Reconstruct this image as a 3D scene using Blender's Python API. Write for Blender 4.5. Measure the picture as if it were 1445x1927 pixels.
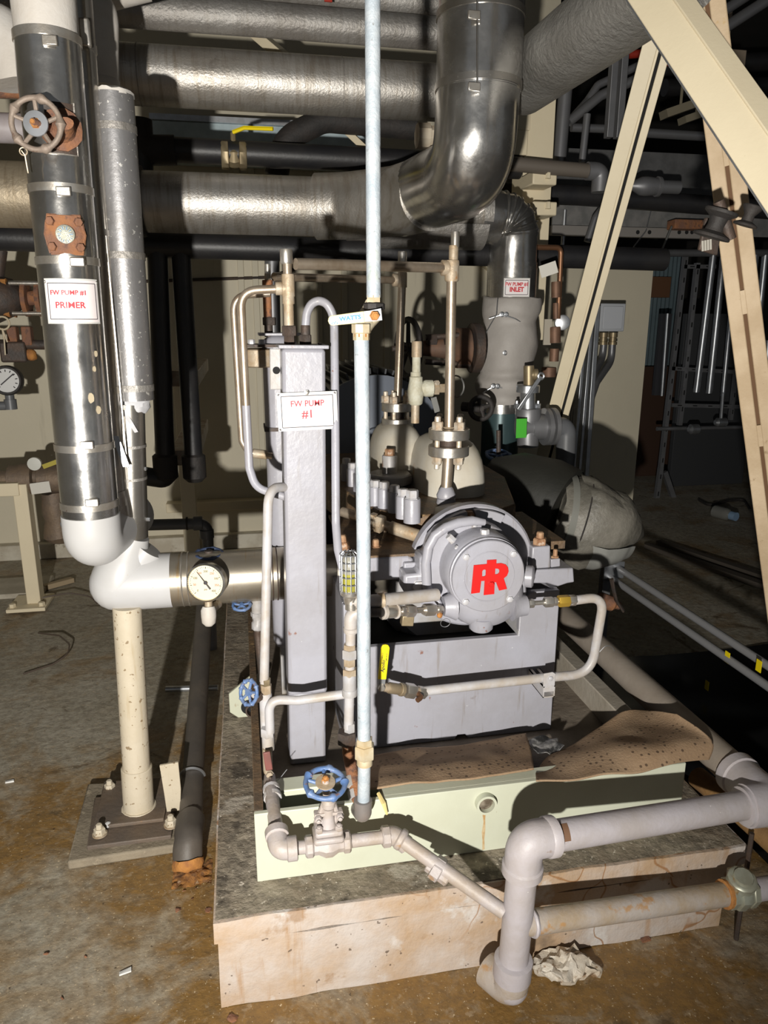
import bpy, bmesh, math, random
from math import sin, cos, pi, radians, sqrt, atan2
from mathutils import Vector, Matrix, Quaternion, noise

for o in list(bpy.data.objects): bpy.data.objects.remove(o)
random.seed(7)
scene = bpy.context.scene
COL = scene.collection

# ------------------------------------------------------------ camera
W_PX, H_PX, F_PX = 1445.0, 1927.0, 1380.0
CAM = Vector((0, 0, 1.55))
_p, _y, _r = radians(14.6), radians(10.9), radians(0.1)
FWD = Vector((sin(_y)*cos(_p), cos(_y)*cos(_p), -sin(_p)))
RIGHT0 = Vector((cos(_y), -sin(_y), 0)); DOWN0 = FWD.cross(RIGHT0)
RIGHT = RIGHT0*cos(_r) - DOWN0*sin(_r)
DOWN = RIGHT0*sin(_r) + DOWN0*cos(_r)
cam_data = bpy.data.cameras.new('camera')
cam = bpy.data.objects.new('camera', cam_data); COL.objects.link(cam)
cam_data.sensor_fit = 'VERTICAL'; cam_data.sensor_height = 36.0
cam_data.lens = 36.0*F_PX/H_PX
cam_data.clip_start = 0.02
mw = Matrix((RIGHT, -DOWN, -FWD)).transposed().to_4x4(); mw.translation = CAM
cam.matrix_world = mw
scene.camera = cam

# ------------------------------------------------------------ world, lights, exposure
world = bpy.data.worlds.new('dim_room'); scene.world = world; world.use_nodes = True
world.node_tree.nodes['Background'].inputs[0].default_value = (0.9, 0.95, 1.0, 1)
world.node_tree.nodes['Background'].inputs[1].default_value = 0.095
# hand torch held left of and a little below the lens
ld = bpy.data.lights.new('hand_torch', 'SPOT'); ld.energy = 590; ld.color = (1.0, 0.96, 0.89)
ld.spot_size = radians(108); ld.spot_blend = 1.0; ld.shadow_soft_size = 0.025
lamp = bpy.data.objects.new('hand_torch', ld); COL.objects.link(lamp)
lamp.location = (-0.41, -0.75, 1.20)
lamp.rotation_euler = (Vector((-0.18, 3.0, 1.50)) - lamp.location).to_track_quat('-Z', 'Y').to_euler()
scene.view_settings.view_transform = 'Standard'; scene.view_settings.look = 'None'
scene.view_settings.gamma = 1.0; scene.view_settings.use_curve_mapping = False
scene.view_settings.exposure = 0.0

# ------------------------------------------------------------ coordinates: sight line of the survey photo cut at a known plane
def at(px, py, Y=None, X=None, Z=None):
    v = RIGHT*((px-W_PX/2)/F_PX) + DOWN*((py-H_PX/2)/F_PX) + FWD
    if Y is not None: t = (Y-CAM.y)/v.y
    elif X is not None: t = (X-CAM.x)/v.x
    else: t = (Z-CAM.z)/v.z
    return CAM + v*t
def mpp(px, py, Y):                       # metres per pixel at that point
    return (at(px, py, Y)-CAM).dot(FWD)/F_PX

# ------------------------------------------------------------ materials
MATS = {}
def mat(name, base, rough=0.5, metal=0.0, c2=None, s2=6.0, a2=0.5, spots=None, bump=0.0, bscale=40.0,
        coat=0.0, streak=None, rvar=0.0, lo=0.4, hi=0.6, spec=0.5, fleck=None, dots=None):
    if name in MATS: return MATS[name]
    m = bpy.data.materials.new(name); m.use_nodes = True; MATS[name] = m
    nt = m.node_tree; N = nt.nodes; L = nt.links; b = N['Principled BSDF']
    b.inputs['Roughness'].default_value = rough; b.inputs['Metallic'].default_value = metal
    b.inputs['Specular IOR Level'].default_value = spec
    if coat: b.inputs['Coat Weight'].default_value = coat; b.inputs['Coat Roughness'].default_value = 0.15
    b.inputs['Base Color'].default_value = (*base, 1)
    tc = N.new('ShaderNodeTexCoord'); co = tc.outputs['Object']
    col = None
    def nz(scale, detail=6, mapping=None):
        n = N.new('ShaderNodeTexNoise'); n.inputs['Scale'].default_value = scale; n.inputs['Detail'].default_value = detail
        n.inputs['Roughness'].default_value = 0.6
        if mapping:
            mp = N.new('ShaderNodeMapping'); mp.inputs['Scale'].default_value = mapping; L.new(co, mp.inputs[0]); L.new(mp.outputs[0], n.inputs[0])
        else: L.new(co, n.inputs[0])
        return n.outputs['Fac']
    def ramp(f, a, z):
        r = N.new('ShaderNodeMapRange'); r.inputs[1].default_value = a; r.inputs[2].default_value = z; L.new(f, r.inputs[0]); return r.outputs[0]
    def mix(fac, c, amount=1.0):
        nonlocal col
        mx = N.new('ShaderNodeMix'); mx.data_type = 'RGBA'
        if amount != 1.0:
            mm = N.new('ShaderNodeMath'); mm.operation = 'MULTIPLY'; mm.inputs[1].default_value = amount; L.new(fac, mm.inputs[0]); fac = mm.outputs[0]
        L.new(fac, mx.inputs[0])
        if col is None: mx.inputs[6].default_value = (*base, 1)
        else: L.new(col, mx.inputs[6])
        mx.inputs[7].default_value = (*c, 1); col = mx.outputs[2]
    if c2: mix(ramp(nz(s2), lo, hi), c2, a2)
    if streak: mix(ramp(nz(streak[1], 4, streak[2]), streak[3], streak[4]), streak[0], streak[5])
    for sp in (spots or []): mix(ramp(nz(sp[1]), sp[2], sp[2]+0.05), sp[0], sp[3] if len(sp) > 3 else 1.0)
    if fleck: mix(ramp(nz(fleck[1], 2), fleck[2], fleck[2]+0.03), fleck[0], fleck[3])
    if dots:
        vo = N.new('ShaderNodeTexVoronoi'); vo.inputs['Scale'].default_value = dots[1]; vo.inputs['Randomness'].default_value = .45; L.new(co, vo.inputs[0])
        mr = N.new('ShaderNodeMapRange'); mr.inputs[1].default_value = dots[2]; mr.inputs[2].default_value = dots[2]+.06; mr.inputs[3].default_value = 1; mr.inputs[4].default_value = 0; L.new(vo.outputs['Distance'], mr.inputs[0]); mix(mr.outputs[0], dots[0], .85)
    if col is not None: L.new(col, b.inputs['Base Color'])
    if rvar: 
        r = N.new('ShaderNodeMapRange'); r.inputs[1].default_value = .3; r.inputs[2].default_value = .7
        r.inputs[3].default_value = max(rough-rvar, .02); r.inputs[4].default_value = min(rough+rvar, 1); L.new(nz(s2*1.7), r.inputs[0]); L.new(r.outputs[0], b.inputs['Roughness'])
    if bump:
        bp = N.new('ShaderNodeBump'); bp.inputs['Strength'].default_value = bump; bp.inputs['Distance'].default_value = 0.01
        L.new(nz(bscale), bp.inputs['Height']); L.new(bp.outputs[0], b.inputs['Normal'])
    return m
RUST = (0.20, 0.065, 0.022); ORANGE = (0.50, 0.19, 0.03)
GREY = mat('grey_enamel', (0.345, 0.345, 0.39), 0.36, 0, (0.28, 0.27, 0.285), 5, .6, [((.14, .10, .065), 8, .69, .7), (RUST, 24, .69, .8)], .10, 55, rvar=.10, streak=((.20, .17, .14), 7, (8, 8, .7), .60, .74, .55), fleck=((.62, .62, .62), 55, .75, .6))
GREY_D = mat('grey_enamel_dirty', (0.40, 0.40, 0.42), 0.45, 0, (0.27, 0.23, 0.17), 7, .7, [(RUST, 14, .64, .8)], .12, 60)
TUBEG = mat('grey_tube', (0.46, 0.45, 0.46), 0.42, 0, (0.36, 0.30, 0.23), 12, .7, [(RUST, 40, .70, .6)], .08, 120)
BEIGE = mat('taupe_painted_pipe', (0.41, 0.37, 0.36), 0.5, 0, (0.34, 0.27, 0.20), 14, .7, [((.35, .19, .07), 18, .63, .7)], .15, 90)
STEELB = mat('tarnished_steel_tube', (0.55, 0.46, 0.36), 0.38, .75, (0.36, 0.26, 0.17), 16, .6, None, .05, 120)
STEEL = mat('bright_steel', (0.66, 0.63, 0.58), 0.33, .85, (0.45, 0.38, 0.29), 22, .5, [(RUST, 30, .68, .7)], .06, 100)
GALV = mat('galvanised_pole', (0.35, 0.40, 0.445), 0.55, .1, (0.49, 0.525, 0.55), 26, .75, [((.36, .40, .33), 10, .58, .5), ((.16, .15, .13), 60, .66, .7)], .25, 160)
CHROME = mat('polished_jacket', (0.68, 0.67, 0.65), 0.23, .95, (0.44, 0.42, 0.39), 6, .7, None, .10, 12, rvar=.09, fleck=((.82, .80, .76), 95, .69, .4))
CHROME_D = mat('stained_jacket', (0.42, 0.40, 0.37), 0.30, .9, (0.30, 0.27, 0.22), 5, .7, None, .05, 14, fleck=((.7, .68, .62), 110, .68, .5))
ALU = mat('dusty_aluminium_jacket', (0.50, 0.48, 0.45), 0.42, .75, (0.35, 0.32, 0.28), 3.5, .7, [((.20, .17, .14), 5, .64, .6)], .22, 120, streak=((.28, .235, .18), 7, (9, 1, .6), .47, .70, .7), rvar=.10, fleck=((.62, .58, .5), 70, .72, .5))
ALU_D = mat('dull_aluminium_jacket', (0.36, 0.345, 0.325), 0.5, .6, (0.24, 0.22, 0.20), 4, .7, None, .4, 70, streak=((.22, .2, .17), 8, (9, 1, .6), .5, .72, .6), fleck=((.62, .6, .56), 100, .70, .5))
FOILG = mat('grey_jacket_speckled', (0.30, 0.295, 0.30), 0.42, .65, (0.22, 0.21, 0.20), 7, .6, None, .1, 60, fleck=((.80, .78, .74), 85, .66, .8))
FOILE = mat('crinkled_foil_jacket', (0.33, 0.32, 0.30), 0.5, .55, (0.22, 0.21, 0.19), 6, .7, None, .9, 50)
ZINC = mat('zinc_plated', (0.55, 0.57, 0.60), 0.35, .85, (0.38, 0.38, 0.38), 20, .5)
WHITE = mat('white_pvc', (0.50, 0.50, 0.51), 0.4, 0, (0.45, 0.44, 0.42), 4, .5, None, 0, fleck=((.42, .36, .26), 90, .74, .6))
WHITE_OLD = mat('old_white_wrap', (0.58, 0.555, 0.52), 0.6, 0, (0.44, 0.39, 0.33), 5, .6, [((.22, .18, .13), 7, .68, .7)], .2, 30)
CREAM = mat('cream_painted_steel', (0.72, 0.63, 0.45), 0.5, 0, (0.66, 0.57, 0.40), 5, .4, None, .05, 80, fleck=((.33, .21, .09), 60, .76, .7))
CREAMP = mat('cream_pipe', (0.57, 0.505, 0.395), 0.5, 0, (0.50, 0.43, 0.31), 6, .6, None, .10, 70, fleck=((.20, .13, .06), 60, .655, .8), streak=((.42, .33, .20), 5, (9, 9, .8), .58, .7, .5))
CREAM_D = mat('dirty_cream_channel', (0.53, 0.41, 0.27), 0.65, 0, (0.40, 0.29, 0.17), 7, .7, [((.20, .12, .05), 22, .66, .6), ((.42, .25, .03), 12, .70, .7)], .2, 60)
SKIDM = mat('pale_green_cream_paint', (0.54, 0.56, 0.45), 0.42, 0, (0.48, 0.49, 0.38), 4, .6, [((.28, .19, .10), 14, .69, .6)], .05, 60, fleck=((.30, .22, .12), 85, .76, .7))
RUSTM = mat('rusted_iron', (0.20, 0.10, 0.065), 0.85, 0, (0.34, 0.14, 0.05), 18, .7, [((.10, .06, .05), 30, .58, .7)], .5, 70)
RUSTO = mat('orange_rust', (0.45, 0.20, 0.05), 0.85, 0, (0.25, 0.10, 0.04), 24, .7, None, .4, 90)
BRASSR = mat('rusty_fitting', (0.45, 0.38, 0.29), 0.5, .25, (0.36, 0.25, 0.14), 22, .7, [((.42, .18, .05), 40, .64, .7)], .2, 120)
BRASS = mat('brass', (0.36, 0.29, 0.18), 0.45, .6, (0.25, 0.19, 0.11), 20, .5)
GOLDB = mat('yellow_brass', (0.62, 0.40, 0.06), 0.35, .6)
BOLTM = mat('weathered_bolt', (0.60, 0.54, 0.45), 0.5, .35, (0.42, 0.29, 0.17), 40, .7, [((.30, .12, .04), 60, .64, .7)], .1, 150)
BOLTG = mat('grey_painted_bolt', (0.50, 0.50, 0.53), 0.4, .1, (0.38, 0.34, 0.30), 40, .5)
BOLTR = mat('rusty_bolt', (0.42, 0.26, 0.15), 0.7, .1, (0.25, 0.10, 0.04), 40, .7, [((.6, .5, .4), 50, .58, .6)], .3, 150)
BLACK = mat('black_pipe', (0.016, 0.016, 0.018), 0.45, 0, (0.028, 0.026, 0.025), 6, .6, None, .1, 50)
BLACKR = mat('black_rubber', (0.022, 0.02, 0.019), 0.7, 0, (0.045, 0.035, 0.03), 12, .5, None, .3, 60)
DARKIRON = mat('dark_iron', (0.06, 0.05, 0.045), 0.6, .3, (0.10, 0.06, 0.04), 14, .6, None, .3, 70)
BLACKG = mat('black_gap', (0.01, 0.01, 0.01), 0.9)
GREYPVC = mat('grey_pvc', (0.125, 0.13, 0.14), 0.4, 0, (0.09, 0.09, 0.09), 8, .5)
PVCP = mat('painted_drain_pipe', (0.43, 0.40, 0.42), 0.5, 0, (0.36, 0.32, 0.30), 9, .7, [((.22, .13, .07), 15, .68, .7)], .12, 70, fleck=((.7, .68, .66), 80, .74, .5))
PVCR = mat('rust_stained_drain_pipe', (0.40, 0.355, 0.32), 0.55, 0, (0.34, 0.25, 0.15), 9, .8, [((.40, .20, .05), 13, .60, .7)], .2, 70)
PIPEBR = mat('taupe_long_pipe', (0.37, 0.32, 0.27), 0.5, 0, (0.28, 0.23, 0.18), 5, .6, None, .1, 60)
BLUEW = mat('blue_handwheel_paint', (0.085, 0.16, 0.34), 0.45, 0, (0.20, 0.24, 0.33), 40, .5, [((.25, .12, .06), 55, .62, .8)], .15, 150)
YELLOW = mat('yellow_grip', (0.95, 0.74, 0.01), 0.4)
PALEY = mat('pale_yellow_grip', (0.86, 0.76, 0.42), 0.45, 0, (0.80, 0.70, 0.36), 30, .4)
RED = mat('logo_red', (0.58, 0.008, 0.006), 0.45)
REDT = mat('sign_red_print', (0.56, 0.035, 0.05), 0.6)
INK = mat('black_print', (0.03, 0.025, 0.03), 0.6)
BLUEI = mat('blue_print', (0.06, 0.25, 0.55), 0.6)
SIGN = mat('sign_white', (0.80, 0.765, 0.76), 0.3, 0, (0.78, 0.66, 0.66), 6, .5, None, 0, fleck=((.55, .5, .45), 60, .74, .5))
LAMIN = mat('laminate_edge', (0.62, 0.61, 0.58), 0.25)
GREENT = mat('green_tag', (0.06, 0.42, 0.03), 0.5)
RELIEF = mat('pale_green_valve_paint', (0.56, 0.55, 0.45), 0.55, 0, (0.44, 0.40, 0.28), 30, .7, [((.45, .26, .08), 34, .64, .6)], .3, 100)
VOLUTE = mat('off_white_casing_paint', (0.55, 0.52, 0.45), 0.4, 0, (0.46, 0.40, 0.30), 6, .6, [((.42, .22, .08), 11, .66, .8)], .06, 60)
OILY = mat('oily_brown_deck', (0.10, 0.07, 0.045), 0.55, 0, (0.20, 0.12, 0.06), 15, .7, [((.36, .24, .12), 30, .62, .7)], .4, 80)
PANM = mat('dirty_drip_pan', (0.22, 0.185, 0.145), 0.7, 0, (0.13, 0.10, 0.075), 8, .7, [((.42, .38, .32), 30, .66, .5)], .35, 50)
FELT = mat('brown_absorbent_felt', (0.34, 0.235, 0.145), 0.9, 0, (0.25, 0.16, 0.09), 7, .7, None, .3, 160, dots=((.06, .035, .02), 52, .17))
BLANKET = mat('grey_insulation_blanket', (0.36, 0.335, 0.31), 0.6, 0, (0.29, 0.265, 0.24), 4, .6, None, .25, 22)
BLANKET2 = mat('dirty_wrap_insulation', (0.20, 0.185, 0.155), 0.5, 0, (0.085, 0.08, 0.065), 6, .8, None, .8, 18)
SHADEWRAP = mat('shaded_wrap', (0.02, 0.02, 0.016), 0.6, 0, (0.013, 0.013, 0.010), 4, .5, None, .3, 14)  # the pump's shadow is put into this near-black wrap colour
TEAL = mat('dark_teal_pipe', (0.05, 0.085, 0.09), 0.3, .3)
BOXG = mat('grey_box', (0.50, 0.52, 0.55), 0.5)
DULLG = mat('dull_grey_metal', (0.23, 0.23, 0.24), 0.45, .5, (0.16, 0.16, 0.16), 8, .5)
BLUEGREY = mat('blue_grey_sheet', (0.20, 0.27, 0.30), 0.5, .2, (0.15, 0.2, 0.22), 5, .5)
GLASSY = mat('dirty_yellow_glass', (0.30, 0.28, 0.05), 0.15, 0, (0.22, 0.20, 0.06), 15, .5)
DIAL = mat('aged_dial', (0.80, 0.72, 0.50), 0.5, 0, (0.74, 0.62, 0.40), 10, .5)
DIALW = mat('grey_dial', (0.55, 0.55, 0.54), 0.5)
TANTAPE = mat('tan_tape', (0.50, 0.42, 0.29), 0.6)
CONDARK = mat('grey_conduit', (0.20, 0.20, 0.21), 0.4, .5, (0.22, 0.22, 0.22), 12, .5)
COPPER = mat('tarnished_copper', (0.30, 0.15, 0.08), 0.45, .7, (0.18, 0.10, 0.06), 12, .5)
REDPAINT = mat('red_paint', (0.35, 0.03, 0.015), 0.5)
PLASTICW = mat('white_crumpled_plastic', (0.62, 0.57, 0.49), 0.35, 0, (0.52, 0.42, 0.30), 14, .6, [((.22, .12, .05), 26, .58, .8)], .5, 60)
BROWNP = mat('brown_panel', (0.16, 0.075, 0.035), 0.6)
DUCT = mat('pale_blue_duct', (0.55, 0.66, 0.70), 0.4, .1, (0.28, 0.36, 0.38), 6, .5)
MOTORM = mat('motor_grey', (0.07, 0.072, 0.078), 0.4, .2)

# ------------------------------------------------------------ geometry collector
def frame(axis):
    a = Vector(axis).normalized(); h = Vector((0, 0, 1)) if abs(a.z) < .9 else Vector((0, 1, 0))
    u = h.cross(a).normalized(); v = a.cross(u); return u, v, a
def nvec(p): return Vector((noise.noise(p), noise.noise(p+Vector((31.7, 4.1, 9.3))), noise.noise(p+Vector((7.9, 52.3, 17.1)))))
class G:
    def __init__(s): s.v = []; s.f = []
    def ring(s, c, u, v, r, n, ph=0):
        i = len(s.v)
        for k in range(n):
            t = 2*pi*k/n+ph; s.v.append(Vector(c)+(u*cos(t)+v*sin(t))*r)
        return list(range(i, i+n))
    def bridge(s, a, b):
        n = len(a)
        for k in range(n): s.f.append((a[k], a[(k+1) % n], b[(k+1) % n], b[k]))
    def tube(s, pts, r, n=14, cap=True):
        pts = [Vector(p) for p in pts]; m = len(pts)
        rs = r if isinstance(r, (list, tuple)) else [r]*m
        dirs = []
        for i in range(m):
            a = pts[max(i-1, 0)]; b = pts[min(i+1, m-1)]
            d = (b-a) if (b-a).length > 1e-9 else Vector((0, 0, 1)); dirs.append(d.normalized())
        u, v, _ = frame(dirs[0]); prev = None; first = None
        for i in range(m):
            if i:
                q = dirs[i-1].rotation_difference(dirs[i]); u = q @ u; v = q @ v
            R = s.ring(pts[i], u, v, rs[i], n)
            if prev: s.bridge(prev, R)
            else: first = R
            prev = R
        if cap: s.f.append(tuple(reversed(first))); s.f.append(tuple(prev))
        return s
    def lathe(s, o, axis, prof, n=24, cap=True, ph=0):
        u, v, a = frame(axis); o = Vector(o); prev = None; first = None
        for r, h in prof:
            R = s.ring(o+a*h, u, v, max(r, 1e-5), n, ph)
            if prev: s.bridge(prev, R)
            else: first = R
            prev = R
        if cap: s.f.append(tuple(reversed(first))); s.f.append(tuple(prev))
        return s
    def cyl(s, a, b, r, n=20): 
        a = Vector(a); b = Vector(b); return s.lathe(a, b-a, [(r, 0), (r, (b-a).length)], n)
    def hexa(s, a, b, r): 
        a = Vector(a); b = Vector(b); L = (b-a).length
        return s.lathe(a, b-a, [(r*.93, 0), (r, L*.08), (r, L*.92), (r*.93, L)], 6)
    def box(s, lo, hi):
        lo = Vector(lo); hi = Vector(hi); i = len(s.v)
        for z in (lo.z, hi.z):
            for x, y in ((lo.x, lo.y), (hi.x, lo.y), (hi.x, hi.y), (lo.x, hi.y)): s.v.append(Vector((x, y, z)))
        for f in ((3, 2, 1, 0), (4, 5, 6, 7), (0, 1, 5, 4), (1, 2, 6, 5), (2, 3, 7, 6), (3, 0, 4, 7)): s.f.append(tuple(i+k for k in f))
        return s
    def obox(s, c, u, v, w, hu, hv, hw):
        u = Vector(u).normalized(); v = Vector(v).normalized(); w = Vector(w).normalized(); c = Vector(c); i = len(s.v)
        for sw in (-1, 1):
            for su, sv in ((-1, -1), (1, -1), (1, 1), (-1, 1)): s.v.append(c+u*hu*su+v*hv*sv+w*hw*sw)
        for f in ((3, 2, 1, 0), (4, 5, 6, 7), (0, 1, 5, 4), (1, 2, 6, 5), (2, 3, 7, 6), (3, 0, 4, 7)): s.f.append(tuple(i+k for k in f))
        return s
    def prism(s, poly, o, u, v, w, depth):        # outline in (u,v), pushed along w
        o = Vector(o); u = Vector(u); v = Vector(v); w = Vector(w).normalized(); n = len(poly)
        i = len(s.v)
        for d in (0, depth):
            for a, b in poly: s.v.append(o+u*a+v*b+w*d)
        s.f.append(tuple(range(i+n-1, i-1, -1))); s.f.append(tuple(range(i+n, i+2*n)))
        for k in range(n): s.f.append((i+k, i+(k+1) % n, i+n+(k+1) % n, i+n+k))
        return s
    def torus(s, c, axis, R, r, n=36, m=10, lobes=0, amp=.0, a0=0, a1=2*pi):
        u, v, a = frame(axis); c = Vector(c); full = abs(a1-a0-2*pi) < 1e-6; rings = []
        cnt = n if full else n+1
        for k in range(cnt):
            t = a0+(a1-a0)*k/n; d = u*cos(t)+v*sin(t); rr = r*(1+amp*max(0, cos(lobes*t))**4) if lobes else r
            rings.append(s.ring(c+d*R, d, a, rr, m))
        for k in range(cnt-1): s.bridge(rings[k], rings[k+1])
        if full: s.bridge(rings[-1], rings[0])
        else: s.f.append(tuple(reversed(rings[0]))); s.f.append(tuple(rings[-1]))
        return s
    def ball(s, c, r, n=16, m=10, sq=(1, 1, 1)):
        c = Vector(c); i = len(s.v)
        s.v.append(c+Vector((0, 0, -r*sq[2])))
        for j in range(1, m):
            t = -pi/2+pi*j/m
            for k in range(n):
                p = 2*pi*k/n; s.v.append(c+Vector((r*sq[0]*cos(t)*cos(p), r*sq[1]*cos(t)*sin(p), r*sq[2]*sin(t))))
        s.v.append(c+Vector((0, 0, r*sq[2]))); e = len(s.v)-1
        for k in range(n): s.f.append((i, i+1+(k+1) % n, i+1+k)); s.f.append((e, e-n+k, e-n+(k+1) % n))
        for j in range(m-2):
            for k in range(n):
                a = i+1+j*n; s.f.append((a+k, a+(k+1) % n, a+n+(k+1) % n, a+n+k))
        return s
    def grid(s, fn, nu, nv):
        i = len(s.v)
        for a in range(nu+1):
            for b in range(nv+1): s.v.append(Vector(fn(a/nu, b/nv)))
        for a in range(nu):
            for b in range(nv): k = i+a*(nv+1)+b; s.f.append((k, k+nv+1, k+nv+2, k+1))
        return s
    def rough(s, amp, freq, seed=0):
        off = Vector((seed*7.3, seed*3.1, seed*1.7))
        s.v = [p+nvec(p*freq+off)*amp for p in s.v]; return s
    def bounds(s):
        xs = [p.x for p in s.v]; ys = [p.y for p in s.v]; zs = [p.z for p in s.v]
        return Vector((min(xs), min(ys), min(zs))), Vector((max(xs), max(ys), max(zs)))

def bend(pts, rad, n=7):                           # polyline with its corners rounded
    pts = [Vector(p) for p in pts]; out = [pts[0]]
    for i in range(1, len(pts)-1):
        p = pts[i]; a = pts[i-1]-p; b = pts[i+1]-p
        rr = rad[i-1] if isinstance(rad, (list, tuple)) else rad
        ang = a.angle(b); d = min(rr/max(math.tan(ang/2), 1e-3), a.length*.49, b.length*.49)
        s0 = p+a.normalized()*d; e0 = p+b.normalized()*d
        for k in range(n+1):
            t = k/n; out.append(s0*(1-t)**2+p*2*t*(1-t)+e0*t*t)
    out.append(pts[-1]); return out

ORG = {}
def mesh_of(name, g, m, org, sharp=38):
    me = bpy.data.meshes.new(name); me.from_pydata([p-org for p in g.v], [], g.f); me.update()
    bm = bmesh.new(); bm.from_mesh(me); bmesh.ops.recalc_face_normals(bm, faces=bm.faces); bm.to_mesh(me); bm.free()
    me.shade_smooth(); me.set_sharp_from_angle(angle=radians(sharp))
    if m: me.materials.append(m)
    return me
def thing(name, label, cat, loc, group=None):
    o = bpy.data.objects.new(name, None); COL.objects.link(o); o.location = loc; o.empty_display_size = .05
    o['label'] = label; o['category'] = cat
    if group: o['group'] = group
    ORG[o] = Vector(loc); return o
def bev(o, w, seg=2):
    md = o.modifiers.new('bevel', 'BEVEL'); md.width = w; md.segments = seg; md.limit_method = 'ANGLE'; md.angle_limit = radians(40); return o
def part(name, g, m, parent, bevel=0, label=None, sharp=38):
    org = ORG[parent]
    o = bpy.data.objects.new(name, mesh_of(name, g, m, org, sharp)); COL.objects.link(o); o.parent = parent; ORG[o] = org
    if label: o['label'] = label
    if bevel: bev(o, bevel)
    return o
def single(name, g, m, label, cat, group=None, bevel=0, kind=None, sharp=38):
    lo, hi = g.bounds(); org = Vector(((lo.x+hi.x)/2, (lo.y+hi.y)/2, lo.z))
    o = bpy.data.objects.new(name, mesh_of(name, g, m, org, sharp)); COL.objects.link(o); o.location = org; ORG[o] = org
    o['label'] = label; o['category'] = cat
    if group: o['group'] = group
    if kind: o['kind'] = kind
    if bevel: bev(o, bevel)
    return o
def struct(name, g, m, bevel=0):
    lo, hi = g.bounds(); org = Vector(((lo.x+hi.x)/2, (lo.y+hi.y)/2, lo.z))
    o = bpy.data.objects.new(name, mesh_of(name, g, m, org)); COL.objects.link(o); o.location = org; ORG[o] = org
    o['kind'] = 'structure'
    if bevel: bev(o, bevel)
    return o
BM = {}
def bolt(parent, pos, axis, r, h, m=None, name='bolt', shank=0, stud=0):   # hex head with optional stud end and shank
    m = m or BOLTM; key = (round(r, 4), round(h, 4), m.name, round(shank, 4), round(stud, 4))
    if key not in BM:
        g = G(); g.lathe((0, 0, 0), (0, 0, 1), [(r*1.15, 0), (r*1.15, h*.08), (r*.97, h*.09), (r, h*.2), (r, h*.86), (r*.85, h)], 6)
        if stud: g.lathe((0, 0, h), (0, 0, 1), [(r*.55, -.001), (r*.55, stud*.85), (r*.4, stud)], 8)
        if shank: g.lathe((0, 0, -shank), (0, 0, 1), [(r*.55, 0), (r*.55, shank)], 8)
        BM[key] = mesh_of(name, g, m, Vector((0, 0, 0)))
    o = bpy.data.objects.new(name, BM[key]); COL.objects.link(o); o.parent = parent; ORG[o] = ORG[parent]
    o.location = Vector(pos)-ORG[parent]; o.rotation_mode = 'QUATERNION'
    o.rotation_quaternion = Vector(axis).to_track_quat('Z', 'Y'); return o
def text_mesh(s, size, ext=0.0006, align='CENTER', shear=0, bold=0.0):
    cu = bpy.data.curves.new('lettering', 'FONT'); cu.body = s; cu.size = size; cu.align_x = align; cu.align_y = 'CENTER'
    cu.extrude = ext; cu.resolution_u = 3; cu.shear = shear; cu.offset = bold
    ob = bpy.data.objects.new('lettering', cu); COL.objects.link(ob)
    dg = bpy.context.evaluated_depsgraph_get(); dg.update()
    me = bpy.data.meshes.new_from_object(ob.evaluated_get(dg)); bpy.data.objects.remove(ob); bpy.data.curves.remove(cu); return me
def lettering(parent, s, fn, size, m, xscale=1.0, bold=0.0, name='lettering', shear=0):   # fn(x, y, z) places the flat print
    me = text_mesh(s, size, bold=bold, shear=shear); org = ORG[parent]
    for v in me.vertices: v.co = Vector(fn(v.co.x*xscale, v.co.y, v.co.z))-org
    me.materials.clear(); me.materials.append(m)
    o = bpy.data.objects.new(name, me); COL.objects.link(o); o.parent = parent; ORG[o] = org; return o
def plane_fn(c, u, v):
    c = Vector(c); u = Vector(u).normalized(); v = Vector(v).normalized(); w = u.cross(v)
    return lambda x, y, z: c+u*x+v*y+w*z
def handwheel(parent, c, axis, R, r, spokes, m, name='handwheel', lobes=0, amp=.5, hub=.25, dish=0):
    u, v, a = frame(axis); c = Vector(c); g = G().torus(c, axis, R, r, 48, 10, lobes, amp)
    for k in range(spokes):
        t = 2*pi*k/spokes+.3; d = u*cos(t)+v*sin(t); g.tube([c-a*dish+d*R*hub*.6, c+d*R], [r*.85, r*.7], 8)
    g.lathe(c-a*(dish+r), a, [(R*hub, 0), (R*hub, r*2)], 20)
    return part(name, g, m, parent)
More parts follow.
